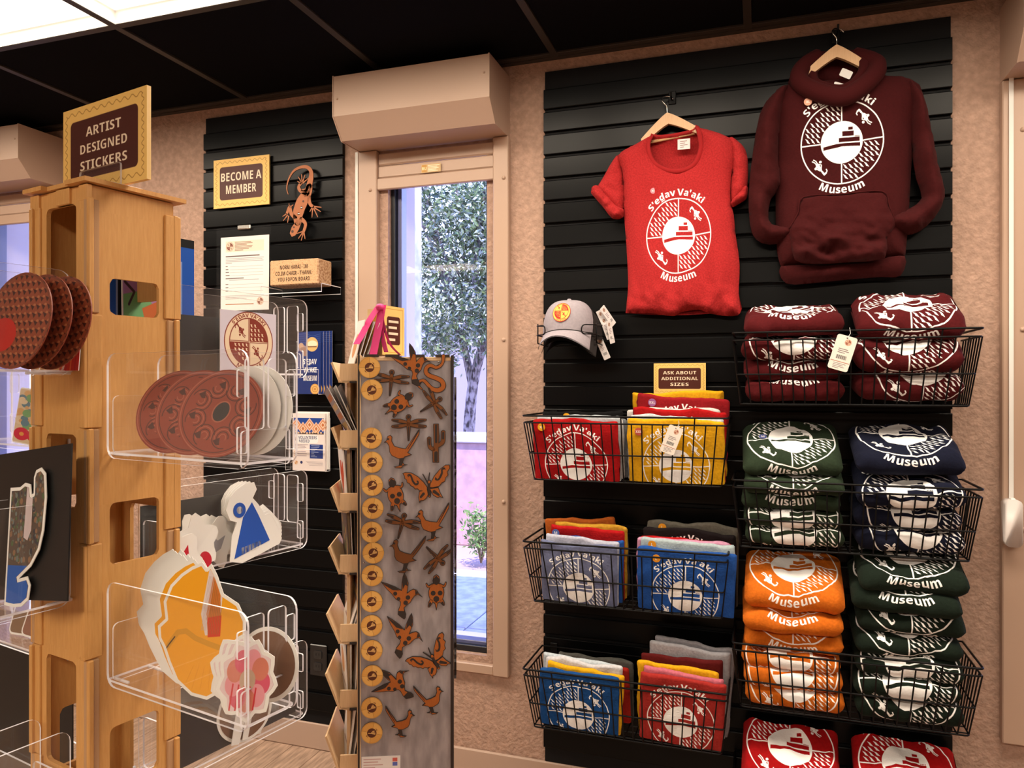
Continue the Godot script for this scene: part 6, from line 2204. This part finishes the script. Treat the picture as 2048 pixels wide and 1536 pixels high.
# a clear panel lying in the xy plane of xf
func acrylic_panel(parent: Node, called: String, poly: PackedVector2Array, xf: Transform3D, t := 0.003) -> void:
	var st := mb()
	slab(st, poly, 0.0, t, Transform3D(), 1)
	var o := put(parent, called, st, M.acrylic)
	o.transform = xf
	st = mb()
	slab(st, poly, 0.0, t, Transform3D(), 2)
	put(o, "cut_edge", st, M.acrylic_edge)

# one tray in its own axes: x outwards from the tower face, z across (from 0 to -TW), y up
func tray(label: String, at: Vector3, turn: float, reach := 0.285, tall := 0.142) -> void:
	var t := thing("acrylic_tray", label, "tray", on_tower(at), TOWER_TURN + turn)
	var n := -0.025
	var f := -0.100
	var side := rrect(0.004, 0.0, reach, tall, 0.016, 4)
	for z in [n, f]:
		acrylic_panel(t, "side_panel", side, Transform3D(Basis(), Vector3(0, 0, z)))
	acrylic_panel(t, "floor_panel", rrect(0.0, 0.0, reach - 0.006, n - f, 0.004, 2), Transform3D(Basis(Vector3.RIGHT, -PI / 2), Vector3(0, 0.005, n)))
	# front panel of two upright tabs
	var xf := Transform3D(Basis(Vector3.UP, PI / 2), Vector3(reach - 0.016, 0, n))
	acrylic_panel(t, "front_panel", rrect(0.0, 0.0, n - f, 0.045, 0.005, 3), xf)
	for u in [0.006, 0.041]:
		acrylic_panel(t, "front_tab", rrect(u, 0.046, u + 0.028, tall - 0.010, 0.005, 3), xf)
	for z in [n, f]:
		for e in [[0.018, 0.050], [0.085, 0.118]]:
			acrylic_panel(t, "locking_tab", rrect(-0.006, e[0], 0.008, e[1], 0.003, 3), Transform3D(Basis(Vector3.UP, PI / 2), Vector3(reach - 0.0155, 0, z)))
	acrylic_panel(t, "divider", rrect(0.0, 0.006, n - f, 0.085, 0.008, 3), Transform3D(Basis(Vector3.UP, PI / 2), Vector3(0.012, 0, n)))
	for z in [n - 0.012, f + 0.012]:
		var st := mb(true)
		tube(st, round_path([Vector3(0.03, 0.004, z), Vector3(-0.010, 0.004, z), Vector3(-0.010, 0.020, z)], 0.006, 3), 0.0022, 6)
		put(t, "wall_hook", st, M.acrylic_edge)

# die-cut sticker: white margin, printed middle; lies in the xy plane about its foot
func sticker(label: String, at: Vector3, rot: Vector3, outline: PackedVector2Array, face: Material, grp := "", margin := 0.004, under: Material = null, extra := []) -> Node3D:
	var t := thing("sticker", label, "sticker", on_tower(at), 0.0, grp)
	t.rotation_order = EULER_ORDER_YXZ
	t.rotation = Vector3(rot.x, TOWER_TURN + rot.y, rot.z)
	var st := mb()
	slab(st, outline, -0.0010, 0.0)
	put(t, "backing", st, under if under else M.white)
	if face:
		st = mb()
		for o in (Geometry2D.offset_polygon(outline, -margin) if margin > 0 else [outline]): slab(st, o, 0.0, 0.0005)
		put(t, "print", st, face)
	for e in extra:
		st = mb()
		slab(st, e[0], 0.0, 0.0008)
		put(t, "print_detail", st, e[1])
	return t

func ellipse(rx: float, ry: float, n := 40) -> PackedVector2Array:
	return disc(0, 0, rx, n, ry)

func K(a: Array, k: float, o := Vector2.ZERO) -> PackedVector2Array:
	var p := V(a)
	for i in p.size(): p[i] = Vector2(p[i].x - o.x, o.y - p[i].y) * k
	return p

func sticker_tower() -> void:
	var e := Q(176, 768, 1.0)
	tower_at = Vector3(e.x, 0, e.z)
	var t := thing("sticker_tower", "square plywood sticker tower with cut-out windows and stepped edges", "display tower", tower_at, TOWER_TURN)
	var top := TZ(170, 352, 0.0).y
	var pit := 0.31
	# openings: on the x faces and the z faces they are half a pitch apart
	var oy_x := TX(300, 566, 0.0).y      # top of the first opening in the x face
	var faces := [
		["side_board", Transform3D(Basis(Vector3.UP, PI / 2), Vector3(0, 0, 0)), [[oy_x, 0.05], [oy_x - pit, 0.085], [oy_x - 2 * pit, 0.085], [oy_x - 3 * pit, 0.085]], oy_x],
		["side_board", Transform3D(Basis(Vector3.UP, PI / 2), Vector3(-TW + 0.006, 0, 0)), [[oy_x, 0.05], [oy_x - pit, 0.085], [oy_x - 2 * pit, 0.085], [oy_x - 3 * pit, 0.085]], oy_x],
		["front_board", Transform3D(Basis(), Vector3(-TW, 0, 0)), [[top - 0.034, 0.165], [oy_x - 0.155 - 0.06, 0.10], [oy_x - 0.155 - 0.06 - pit, 0.15], [oy_x - 0.155 - 0.06 - 2 * pit, 0.15]], 0.0],
		["back_board", Transform3D(Basis(), Vector3(-TW, 0, -TW + 0.006)), [[oy_x - 0.02, 0.13], [oy_x - 0.02 - pit, 0.13], [oy_x - 0.02 - 2 * pit, 0.13]], 0.0]]
	for f in faces:
		var outer := PackedVector2Array([Vector2(0.004, 0.06), Vector2(TW - 0.004, 0.06), Vector2(TW - 0.004, top - 0.012), Vector2(0.004, top - 0.012)])
		var holes := []
		for o in f[2]:
			var yb: float = o[0] - o[1]
			if yb > 0.08: holes.append(rrect(0.028 if f[0] != "side_board" else 0.030, yb, TW - (0.028 if f[0] != "side_board" else 0.026), o[0], 0.008, 3))
		var st := mb()
		slab(st, outer, -0.006, 0.0, Transform3D(), 0, holes)
		var b := put(t, f[0], st, M.ply)
		b.transform = f[1]
	# corner battens, stepping in and out down the tower
	for c in [[0.0, 0.0], [0.0, -TW], [-TW, 0.0], [-TW, -TW]]:
		var y := top - 0.030
		var k := 0 if c[0] * c[1] == 0.0 and c[0] != c[1] else 1
		var sx := 1.0 if c[0] == 0.0 else -1.0
		var sz := 1.0 if c[1] == 0.0 else -1.0
		var y1 := y
		while y > 0.1:
			y1 = maxf(0.06, y - (0.155 if y > top - 0.1 else pit * 0.5) - 0.0)
			var out := 0.004 + 0.004 * (k % 2)
			var inn := 0.020 if k % 2 else 0.016
			var st := mb()
			box(st, Vector3(c[0] + sx * out, y1 + 0.001, c[1] + sz * 0.0035), Vector3(c[0] - sx * inn, y, c[1] - sz * 0.004), 0.0012)
			put(t, "corner_batten", st, M.ply)
			st = mb()
			box(st, Vector3(c[0] + sx * 0.0035, y1 + 0.001, c[1] + sz * (0.012 - out)), Vector3(c[0] - sx * 0.004, y - 0.001, c[1] - sz * (0.034 - inn)), 0.0012)
			put(t, "corner_batten", st, M.ply_edge if k % 2 else M.ply)
			y = y1
			k += 1
	# roof board with stepped ends
	var st := mb()
	slab(st, PackedVector2Array([Vector2(-TW - 0.012, 0.012), Vector2(-TW * 0.72, 0.012), Vector2(-TW * 0.72, 0.004), Vector2(-TW * 0.3, 0.004), Vector2(-TW * 0.3, 0.010), Vector2(0.010, 0.010), Vector2(0.010, -TW - 0.012), Vector2(-TW - 0.012, -TW - 0.012)]), 0.0, 0.006, Transform3D(Basis(Vector3.RIGHT, Vector3.BACK, Vector3.UP), Vector3(0, top - 0.010, 0)))
	put(t, "roof_board", st, M.ply)
	for c in [[-TW - 0.008, -TW + 0.014], [-TW * 0.55, -TW * 0.3], [-0.016, 0.004]]:
		st = mb()
		box(st, Vector3(c[0], top - 0.034, -0.004), Vector3(c[1], top - 0.012, 0.004), 0.001)
		put(t, "roof_bracket", st, M.ply)
	st = mb()
	box(st, Vector3(-TW - 0.16, 0.0, -TW - 0.16), Vector3(0.16, 0.03, 0.16), 0.004)
	put(t, "base_board", st, M.ply)
	st = mb(true)
	lathe(st, [[0.0, 0.03], [0.10, 0.03], [0.10, 0.06], [0.0, 0.06]], 32, Transform3D(Basis(), Vector3(-TW / 2, 0, -TW / 2)))
	put(t, "turntable", st, M.dark)
	# sign on the roof
	var a := TZ(127, 225, -0.05)
	var b := TZ(294, 170, -0.05)
	var d := TZ(297, 357, -0.05)
	var sw := b.x - a.x
	var shh := b.y - d.y
	var sg := sheet_thing("tower_sign", "yellow bordered sign reading artist designed stickers on top of the tower", "sign", sw, shh, 0.006, shop_sign(["ARTIST", "DESIGNED", "STICKERS"], sw / shh), on_tower(Vector3((a.x + b.x) / 2, (a.y + b.y) / 2 - shh / 2, -0.05)), Vector3(0, TOWER_TURN, 0), 0.0, mat(lin(0.76, 0.50, 0.18), 0.5))
	acrylic_panel(sg, "holder_lip", rrect(-0.05, -shh / 2 - 0.002, 0.05, -shh / 2 + 0.03, 0.004, 2), Transform3D(Basis(), Vector3(0, 0, 0.003)))
	acrylic_panel(sg, "holder_foot", rrect(-0.05, -0.02, 0.05, 0.03, 0.004, 2), Transform3D(Basis(Vector3.RIGHT, -PI / 2), Vector3(0, top - 0.004 - sg.position.y, 0)))
	# trays
	var yx := TX(215, 915, 0.0).y            # disc tray
	var yz := TZ(160, 752, 0.0).y            # trays of the other two faces
	tray("clear tray of brown disc stickers beside the tower", Vector3(0.002, yx, 0), 0.0)
	tray("clear tray of hummingbird stickers beside the tower", Vector3(0.002, yx - pit, 0), 0.0)
	tray("clear tray behind the tower holding the emblem sheet", Vector3(0, yz, -TW - 0.002), PI / 2)
	tray("clear tray behind the tower holding the blue stickers", Vector3(0, yz - pit, -TW - 0.002), PI / 2)
	tray("clear tray behind the tower close above the floor line", Vector3(0, yz - 2 * pit, -TW - 0.002), PI / 2)
	tray("clear tray of woven pattern discs on the tower's room side", Vector3(-TW, yz, 0.002), -PI / 2)
	tray("clear tray of the black sticker board on the tower's room side", Vector3(-TW, yz - pit, 0.002), -PI / 2)
	tray("clear tray of rainbow stickers on the tower's room side", Vector3(-TW, yz - 2 * pit, 0.002), -PI / 2)
	tray("clear tray of the tall black board on the tower's far side", Vector3(-TW - 0.002, yx - 2 * pit, -TW), PI)
	tray("clear tray of flower stickers on the tower's far side", Vector3(-TW - 0.002, yx, -TW), PI)
	tray("clear tray of dark red stickers on the tower's far side", Vector3(-TW - 0.002, yx - pit, -TW), PI)
	stickers(yx, yz, pit)

func swirl_disc(sd: int) -> StandardMaterial3D:   # engraved brown disc: rings of feather curls
	var cv := Canvas.new(512, 512, lin(0.27, 0.045, 0.020))
	var dk := lin(0.07, 0.016, 0.010)
	var lt := lin(0.40, 0.11, 0.06)
	cv.arc(256, 256, 244, 0, TAU, 6, lt)
	cv.arc(256, 256, 228, 0, TAU, 4, dk)
	cv.circle(256, 250, 52, lt, 66)
	cv.circle(256, 250, 44, lin(0.02, 0.02, 0.02), 58)
	for i in 8:
		var a := TAU * i / 8 + sd * 0.4
		var c := Vector2(256, 256) + Vector2(cos(a), sin(a)) * 150
		for k in 4: cv.arc(c.x, c.y, 62 - k * 14, a + k * 0.5, a + k * 0.5 + 4.2, 5, lt if k % 2 else dk)
		var q := c + Vector2(cos(a + 1.2), sin(a + 1.2)) * 34
		cv.poly(PackedVector2Array([q + Vector2(-26, 10), q + Vector2(0, -24), q + Vector2(24, 14), q + Vector2(4, 22)]), dk)
	return printed(cv.tex(), 0.45)

func stickers(yx: float, yz: float, pit: float) -> void:
	var R := 0.058
	# disc tray: three brown discs, then white-backed ones
	var dm := [swirl_disc(0), swirl_disc(1), swirl_disc(2)]
	var brown := mat(lin(0.24, 0.04, 0.02), 0.5)
	for i in 3:
		sticker(["brown swirl patterned disc sticker furthest inside its tray", "brown swirl patterned disc sticker between its two fellows", "brown swirl patterned disc sticker with a dark centre, outermost of three"][i], Vector3(TZ([352, 398, 452][i], 835, -0.060).x, yx + 0.010 + R * 0.94, -0.060 + 0.004 * i), Vector3(-0.34, 0.36, -0.25 * i), ellipse(R, R), dm[i], "brown discs in the tray", 0.0, brown)
	for i in 2:
		sticker(["white backed disc sticker behind the brown discs", "second white backed disc sticker against the tray's far side"][i], Vector3(TZ(492 + 14 * i, 830, -0.085).x, yx + 0.009 + R, -0.082 - 0.007 * i), Vector3(-0.10, 0.15, 0), ellipse(R, R), null, "", 0.0, M.white)
	# emblem sheet, dark card and blue framed print in the tray behind
	var p0 := TX(440, 618, -0.02)
	var p1 := TX(552, 890, -0.02)
	var sw := absf(p1.z - p0.z)
	var sh := p0.y - yz - 0.007
	var cv := Canvas.new(600, int(600 * sh / sw), lin(0.62, 0.58, 0.68))
	emblem(cv, 300, 600 / sw * (p0.y - TX(500, 684, -0.02).y), 262, lin(0.78, 0.62, 0.44), lin(0.22, 0.035, 0.02))
	var em := thing("emblem_sheet", "pale sheet printed with the round brown museum emblem in a clear tray", "printed sheet", on_tower(Vector3(-0.02, yz + 0.007, (p0.z + p1.z) / 2)), TOWER_TURN + PI / 2)
	var c := card(sw, sh, 0.0008)
	for w in [["paper", c[0], M.paper], ["printed_face", c[1], printed(cv.tex(), 0.5)]]:
		part(em, w[0], w[1], w[2]).position.y = sh / 2
	var bk := thing("black_backing_card", "plain black backing card standing behind the emblem sheet", "card", on_tower(Vector3(-0.045, yz + 0.007, -TW - 0.115)), TOWER_TURN + PI / 2)
	c = card(0.20, TX(400, 632, -0.045).y - yz - 0.007, 0.0012)
	part(bk, "board", c[0], mat(lin(0.006, 0.006, 0.007), 0.5)).position.y = (TX(400, 632, -0.045).y - yz - 0.007) / 2
	var b0 := TX(345, 474, -0.09)
	var b1 := TX(388, 474, -0.09)
	var cb := Canvas.new(400, 640, lin(0.010, 0.085, 0.46))
	cb.rect(0, 0, 400, 40, lin(0.006, 0.006, 0.008))
	cb.rect(40, 110, 300, 480, lin(0.22, 0.32, 0.60))
	cb.rect(48, 118, 284, 464, lin(0.012, 0.012, 0.016))
	cb.poly(V([250, 582, 260, 360, 300, 420, 332, 500, 332, 582]), lin(0.50, 0.10, 0.03))
	cb.rect(250, 470, 80, 112, lin(0.03, 0.09, 0.06))
	for i in 4: cb.line(Vector2(270 + i * 14, 500), Vector2(300 + i * 6, 560), 5, lin(0.3, 0.4, 0.5))
	var bh := b0.y - yz - 0.007
	var bw := 0.15
	var bf := thing("blue_framed_print", "blue bordered art print with a dark picture standing behind the tower", "print", on_tower(Vector3(-0.09, yz + 0.007, b1.z + bw / 2)), TOWER_TURN + PI / 2)
	c = card(bw, bh, 0.003)
	part(bf, "board", c[0], M.dark).position.y = bh / 2
	part(bf, "printed_face", c[1], printed(cb.tex(), 0.35)).position.y = bh / 2
	# blue and white die-cut stickers in the lower tray behind
	var yb := yz - pit + 0.007
	var blue := mat(lin(0.010, 0.075, 0.42), 0.45)
	var k := 0.00088
	var shape := [452, 1140, 458, 1095, 470, 1070, 455, 1065, 446, 1045, 456, 1022, 470, 1010, 490, 1000, 512, 998, 518, 1012, 508, 1028, 520, 1040, 536, 1062, 548, 1060, 562, 1082, 576, 1112, 570, 1122, 548, 1128, 520, 1136, 480, 1146]
	for i in 5:
		var tri_in := K([462, 1136, 484, 1062, 505, 1036, 520, 1062, 545, 1112], k, Vector2(515, 1140))
		var letters := []
		if i == 0:
			for j in 6: letters.append([K([478 + j * 8, 1130 - j * 1.5, 484 + j * 8, 1129 - j * 1.5, 484 + j * 8, 1117 - j * 1.5, 478 + j * 8, 1118 - j * 1.5], k, Vector2(515, 1140)), M.white])
			letters.append([disc((476 - 515) * k, (1140 - 1048) * k, 14 * k, 20), blue])
			letters.append([disc((476 - 515) * k, (1140 - 1048) * k, 7 * k, 14), M.white])
		var at := TX(515, 1138, -0.006 - i * 0.014)
		sticker("blue peak shaped sticker with white margin, %s in its fan" % ["foremost", "second", "third", "fourth", "last"][i], Vector3(-0.006 - i * 0.014, yb + 0.002, at.z - 0.004 * i), Vector3(-0.10 - 0.05 * i, PI / 2, -0.05 + 0.06 * i), K(shape, k, Vector2(515, 1140)), null, "blue stickers", 0.0, M.white, [[tri_in, blue]] + letters)
	var red := mat(lin(0.50, 0.012, 0.03), 0.45)
	for i in 6:
		var cx := 385.0 + (i % 3) * 26
		var at := TX(cx, 1150, -0.010 - i * 0.012)
		var o := PackedVector2Array()
		for j in 28:
			var an := TAU * j / 28
			var r := 0.030 + 0.006 * sin(an * 5 + i)
			o.append(Vector2(cos(an) * r, sin(an) * r * 1.25 + 0.032))
		sticker("white die-cut sticker with %s in the jumbled tray" % ["a red cross band", "a red corner", "grey drawing", "a red stripe", "a grey ring", "a red patch"][i], Vector3(-0.010 - i * 0.012, yb + 0.002 + 0.012 * (i % 2), at.z), Vector3(-0.1, PI / 2 - 0.1, 0.5 - i * 0.23), o, null, "white stickers behind the tower", 0.0, M.white, [[V([-0.014, 0.012, 0.006, 0.020, 0.016, 0.040, 0.002, 0.034, -0.010, 0.046]) if i % 2 == 0 else ellipse(0.010, 0.013), red if i != 2 and i != 4 else mat(lin(0.3, 0.3, 0.34), 0.5)]])
	var bb := thing("black_tray_liner", "dark liner card standing in the tray behind the blue stickers", "card", on_tower(Vector3(-0.10, yb, -TW - 0.11)), TOWER_TURN + PI / 2)
	c = card(0.20, 0.10, 0.001)
	part(bb, "board", c[0], mat(lin(0.008, 0.008, 0.008), 0.5)).position.y = 0.05
	# hummingbird stickers
	var yh := yx - pit + 0.007
	var kk := 0.00064
	var o0 := Vector2(425, 1445)
	var bird := [300, 1335, 296, 1310, 312, 1295, 305, 1262, 318, 1228, 340, 1205, 362, 1190, 385, 1180, 396, 1192, 405, 1182, 420, 1205, 436, 1240, 470, 1258, 488, 1290, 490, 1330, 478, 1380, 452, 1425, 415, 1446, 380, 1440, 345, 1415, 325, 1380, 312, 1352]
	var hc := Canvas.new(600, 800, lin(0.80, 0.36, 0.015))
	hc.poly(V([330, 20, 400, 30, 440, 140, 430, 420, 330, 430, 290, 300]), lin(0.70, 0.60, 0.58))
	hc.poly(V([360, 60, 420, 120, 440, 400, 350, 420, 330, 300]), lin(0.55, 0.16, 0.03))
	hc.poly(V([340, 320, 440, 300, 440, 430, 350, 440]), lin(0.62, 0.04, 0.01))
	for i in 7: hc.line(Vector2(350 + i * 12, 420), Vector2(372 + i * 11, 90 + i * 26), 3, lin(0.30, 0.14, 0.02))
	for i in 5: hc.line(Vector2(300 + i * 8, 400), Vector2(335 + i * 9, 60), 3, lin(0.5, 0.4, 0.4))
	hc.path([Vector2(30, 560), Vector2(70, 500), Vector2(130, 420), Vector2(190, 410), Vector2(260, 450), Vector2(360, 480), Vector2(440, 500)], 34, lin(0.62, 0.30, 0.02))
	hc.path([Vector2(30, 560), Vector2(70, 500), Vector2(110, 450)], 8, lin(0.05, 0.03, 0.02))
	for i in 4: hc.path([Vector2(200 + i * 60, 760), Vector2(260 + i * 40, 620)], 3, lin(0.70, 0.28, 0.01))
	var hm := printed(hc.tex(), 0.4)
	for i in 6:
		var at := Vector3(TZ(404, 1400, -0.045).x - [0.0, 0.022, 0.052, 0.066, 0.082, 0.094][i], yh + 0.004, -0.042 - 0.008 * i)
		sticker("orange hummingbird sticker with a white margin, %s of the row" % ["foremost", "second", "third", "fourth", "fifth", "hindmost"][i], at, Vector3(-0.12, 0.36, 0.02 * i), K(bird, kk, Vector2(400, 1445)), hm if i < 2 else null, "hummingbird stickers", 0.0042)
	var pinkm := Canvas.new(400, 400, lin(0.72, 0.58, 0.60))
	for i in 9:
		var an := TAU * i / 9
		pinkm.circle(200 + cos(an) * 110, 200 + sin(an) * 110, 62, [lin(0.62, 0.10, 0.16), lin(0.72, 0.30, 0.34), lin(0.60, 0.20, 0.14)][i % 3])
	pinkm.circle(200, 200, 60, lin(0.50, 0.36, 0.26))
	for i in 5: pinkm.rect(90 + i * 44, 230, 12, 150, lin(0.58, 0.05, 0.06))
	var pm := printed(pinkm.tex(), 0.4)
	for i in 3:
		var o := PackedVector2Array()
		for j in 36:
			var an := TAU * j / 36
			var r := 0.040 + 0.0035 * cos(an * 9)
			o.append(Vector2(cos(an) * r * 0.9, sin(an) * r * 1.15 + 0.046))
		sticker("pink blossom sticker with a wavy white margin, %s" % ["outermost in the hummingbird tray", "behind the outermost blossom", "third of the blossoms"][i], Vector3(TZ(484 - 6 * i, 1400, -0.034).x, yh + 0.002, -0.032 - i * 0.004), Vector3(-0.10, 0.42, -0.12 + 0.1 * i), o, pm, "blossom stickers", 0.0045)
	var rbm := mat(lin(0.16, 0.075, 0.04), 0.5)
	sticker("round brown sticker with a white rim leaning at the hummingbird tray's end", Vector3(TZ(535, 1360, -0.085).x, yh + 0.048, -0.085), Vector3(-0.15, 0.2, 0), ellipse(0.046, 0.046), rbm, "", 0.005)
	var lq := TX(490, 1478, -0.030)
	sticker("round brown sticker with a white rim standing in the low tray behind", Vector3(-0.030, yz - 2 * pit + 0.057, lq.z), Vector3(-0.05, PI / 2 - 0.2, 0), ellipse(0.050, 0.050), rbm, "", 0.005)
	for i in 3:
		var fq := TX(470 + i * 22, 1500, -0.027)
		sticker("white feather strip sticker, %s in the low tray behind" % ["nearest the plywood", "between its two fellows", "furthest from the plywood"][i], Vector3(-0.0265, yz - 2 * pit + 0.010, fq.z), Vector3(0, PI / 2, -0.25), K([0, 0, 20, 0, 26, -80, 10, -95, -4, -70], 0.0008, Vector2(10, 0)), null, "feather strips", 0.0)
	for e in [["tall black liner board standing in the lowest tray behind the tower", Vector3(-0.040, yz - 2 * pit + 0.008, -TW - 0.14), PI / 2, 0.27, 0.13], ["tall black liner board standing in the far side's lowest tray", Vector3(-TW - 0.15, yx - 2 * pit + 0.008, -0.06), 0.0, 0.27, 0.285]]:
		var lb := thing("black_liner_board", e[0], "board", on_tower(e[1]), TOWER_TURN + float(e[2]))
		c = card(e[3], e[4], 0.0015)
		part(lb, "board", c[0], mat(lin(0.005, 0.005, 0.005), 0.5)).position.y = float(e[4]) / 2
	# woven pattern discs on the room side
	var wv := Canvas.new(512, 512, lin(0.22, 0.05, 0.022))
	for j in 12:
		for i in 12:
			var q := Vector2(20 + i * 42 + (j % 2) * 20, 24 + j * 42)
			wv.poly(PackedVector2Array([q + Vector2(-16, -14), q + Vector2(16, -4), q + Vector2(2, 16)]), lin(0.05, 0.014, 0.010))
			wv.circle(q.x + 14, q.y - 12, 10, lin(0.34, 0.12, 0.05), 7)
	wv.circle(150, 330, 110, lin(0.42, 0.02, 0.012), 90)
	wv.arc(256, 256, 246, 0, TAU, 10, lin(0.16, 0.04, 0.02))
	var wm := printed(wv.tex(), 0.45)
	var wd := TZ(48, 650, 0.075)
	for i in 3:
		sticker(["woven pattern brown disc sticker, foremost on the room side", "woven pattern brown disc sticker behind the foremost", "woven pattern brown disc sticker nearest the plywood"][i], Vector3(wd.x + i * 0.004, yz + 0.007 + 0.062, 0.082 - i * 0.022), Vector3(-0.16, 0.1, 0.1 * i), ellipse(0.064, 0.062), wm, "woven discs", 0.0, brown)
	var rs := TZ(142, 620, 0.012)
	var rc := Canvas.new(200, 300, lin(0.52, 0.02, 0.010))
	for i in 5: rc.line(Vector2(20 + i * 44, 300), Vector2(60 + i * 40, 0), 12, [lin(0.68, 0.16, 0.04), lin(0.40, 0.01, 0.01)][i % 2])
	sticker("red streaked sticker standing against the plywood window", Vector3(rs.x, yz + 0.007, 0.014), Vector3(-0.05, 0, 0), K([0, 0, 62, 0, 66, -90, 6, -96], 0.00072, Vector2(33, 0)), printed(rc.tex(), 0.45), "", 0.0)
	# black board with the cactus-hand sticker
	var yb2 := yz - pit + 0.007
	var p := TZ(160, 1215, 0.045)
	var bl := thing("black_sticker_board", "black board carrying a tall picture sticker in the room side tray", "board", on_tower(Vector3(p.x - 0.098, yb2 + 0.012, 0.060)), TOWER_TURN)
	bl.rotation_order = EULER_ORDER_YXZ
	bl.rotation.x = -0.10
	bl.rotation.z = 0.13
	c = card(0.19, 0.195, 0.002)
	part(bl, "board", c[0], mat(lin(0.006, 0.006, 0.006), 0.4)).position.y = 0.0975
	var hb := Canvas.new(500, 900, lin(0.10, 0.075, 0.06))
	var r := RandomNumberGenerator.new()
	r.seed = 6
	for i in 260: hb.circle(r.randf() * 500, r.randf() * 620, r.randf_range(6, 22), [lin(0.22, 0.13, 0.08), lin(0.08, 0.12, 0.06), lin(0.05, 0.05, 0.06), lin(0.14, 0.17, 0.16)][r.randi() % 4])
	hb.poly(V([240, 90, 330, 110, 330, 400, 280, 470, 220, 450]), lin(0.56, 0.48, 0.50))
	hb.rect(0, 640, 500, 260, lin(0.02, 0.10, 0.42))
	var hs := [-40, 985, 0, 985, 20, 976, 42, 980, 48, 1002, 56, 1000, 54, 965, 62, 950, 82, 945, 100, 958, 108, 1010, 103, 1080, 90, 1120, 60, 1155, 14, 1182, 48, 1176, 62, 1194, 56, 1225, 30, 1240, 0, 1243, -40, 1240]
	sticker("tall hand shaped picture sticker with white margin and blue foot", Vector3(p.x - 0.072, yb2 + 0.006, 0.066), Vector3(-0.10, 0, 0.10), K(hs, 0.00060, Vector2(70, 1243)), printed(hb.tex(), 0.4), "", 0.0045)
	# rainbow stack in the lowest room-side tray
	var ry := yz - 2 * pit + 0.008
	var cols := [[0.10, 0.02, 0.30], [0.02, 0.12, 0.42], [0.04, 0.24, 0.10], [0.55, 0.30, 0.02], [0.50, 0.03, 0.02], [0.52, 0.36, 0.24], [0.04, 0.10, 0.22]]
	for i in cols.size():
		sticker("flat %s striped sticker lying in the low tray's pile" % ["violet", "blue", "green", "amber", "red", "tan", "navy"][i], Vector3(-TW + 0.058, ry + i * 0.004, 0.055 + i * 0.012), Vector3(-PI / 2 + 0.45, 0, 0), rrect(-0.05, -0.035, 0.05, 0.035, 0.004, 2), mat(lin(cols[i][0], cols[i][1], cols[i][2]), 0.45), "striped stickers in the low tray", 0.003, M.paper)
	# flowers on the far side, dark red ones below
	var fc := Canvas.new(300, 500, lin(0.62, 0.50, 0.34))
	for i in 40: fc.circle(r.randf() * 300, r.randf() * 360, r.randf_range(14, 40), [lin(0.16, 0.36, 0.16), lin(0.60, 0.36, 0.16), lin(0.10, 0.22, 0.30), lin(0.68, 0.56, 0.40)][r.randi() % 4])
	for i in 3: fc.circle(60 + i * 100, 420, 60, lin(0.55, 0.03, 0.06))
	for i in 3: fc.circle(60 + i * 100, 420, 18, lin(0.65, 0.30, 0.08))
	var fq := TZ(18, 880, -TW * 0.5)
	for i in 2:
		sticker(["bright flower painted sticker on the tower's far side", "second flower painted sticker behind the first"][i], Vector3(-TW - 0.07 - i * 0.05, yx + 0.007, -0.03 - 0.05 * i), Vector3(-0.1, 0.1, -0.1), rrect(-0.05, 0, 0.05, 0.085, 0.004, 2), printed(fc.tex(1 if i == 0 else 1), 0.45), "flower stickers", 0.002, M.paper)
	for i in 4:
		sticker(["dark red feather sticker", "rust feather sticker", "maroon feather sticker", "brick red feather sticker"][i] + " in the far side tray", Vector3(-TW - 0.05 - i * 0.035, yx - pit + 0.007, -0.06), Vector3(-0.3, 0.2, -0.3 + 0.1 * i), rrect(-0.035, 0, 0.035, 0.07, 0.01, 3), mat(lin(0.30 - 0.04 * i, 0.05 + 0.015 * i, 0.04), 0.5), "feather stickers", 0.003)
	# colourful prints glimpsed through the plywood windows
	var gc := Canvas.new(300, 300, lin(0.36, 0.20, 0.48))
	gc.poly(V([0, 60, 120, 40, 200, 140, 300, 120, 300, 200, 0, 230]), lin(0.16, 0.40, 0.18))
	gc.poly(V([100, 100, 300, 40, 300, 110, 130, 180]), lin(0.55, 0.14, 0.04))
	gc.poly(V([60, 210, 300, 150, 300, 260, 80, 300]), lin(0.72, 0.34, 0.02))
	gc.poly(V([90, 240, 160, 215, 165, 260, 100, 280]), lin(0.02, 0.03, 0.02))
	gc.poly(V([190, 205, 280, 185, 285, 230, 195, 250]), lin(0.02, 0.03, 0.02))
	gc.path([Vector2(10, 20), Vector2(60, 50), Vector2(30, 90)], 10, lin(0.05, 0.03, 0.05))
	var gq := TX(298, 640, -0.078)
	sticker("colourful painted houses sticker seen through the plywood window", Vector3(-0.078, yz + 0.007, gq.z - 0.005), Vector3(-0.03, PI / 2 - 0.1, 0), rrect(-0.045, 0, 0.045, 0.150, 0.004, 2), printed(gc.tex(), 0.45), "", 0.002, M.paper)
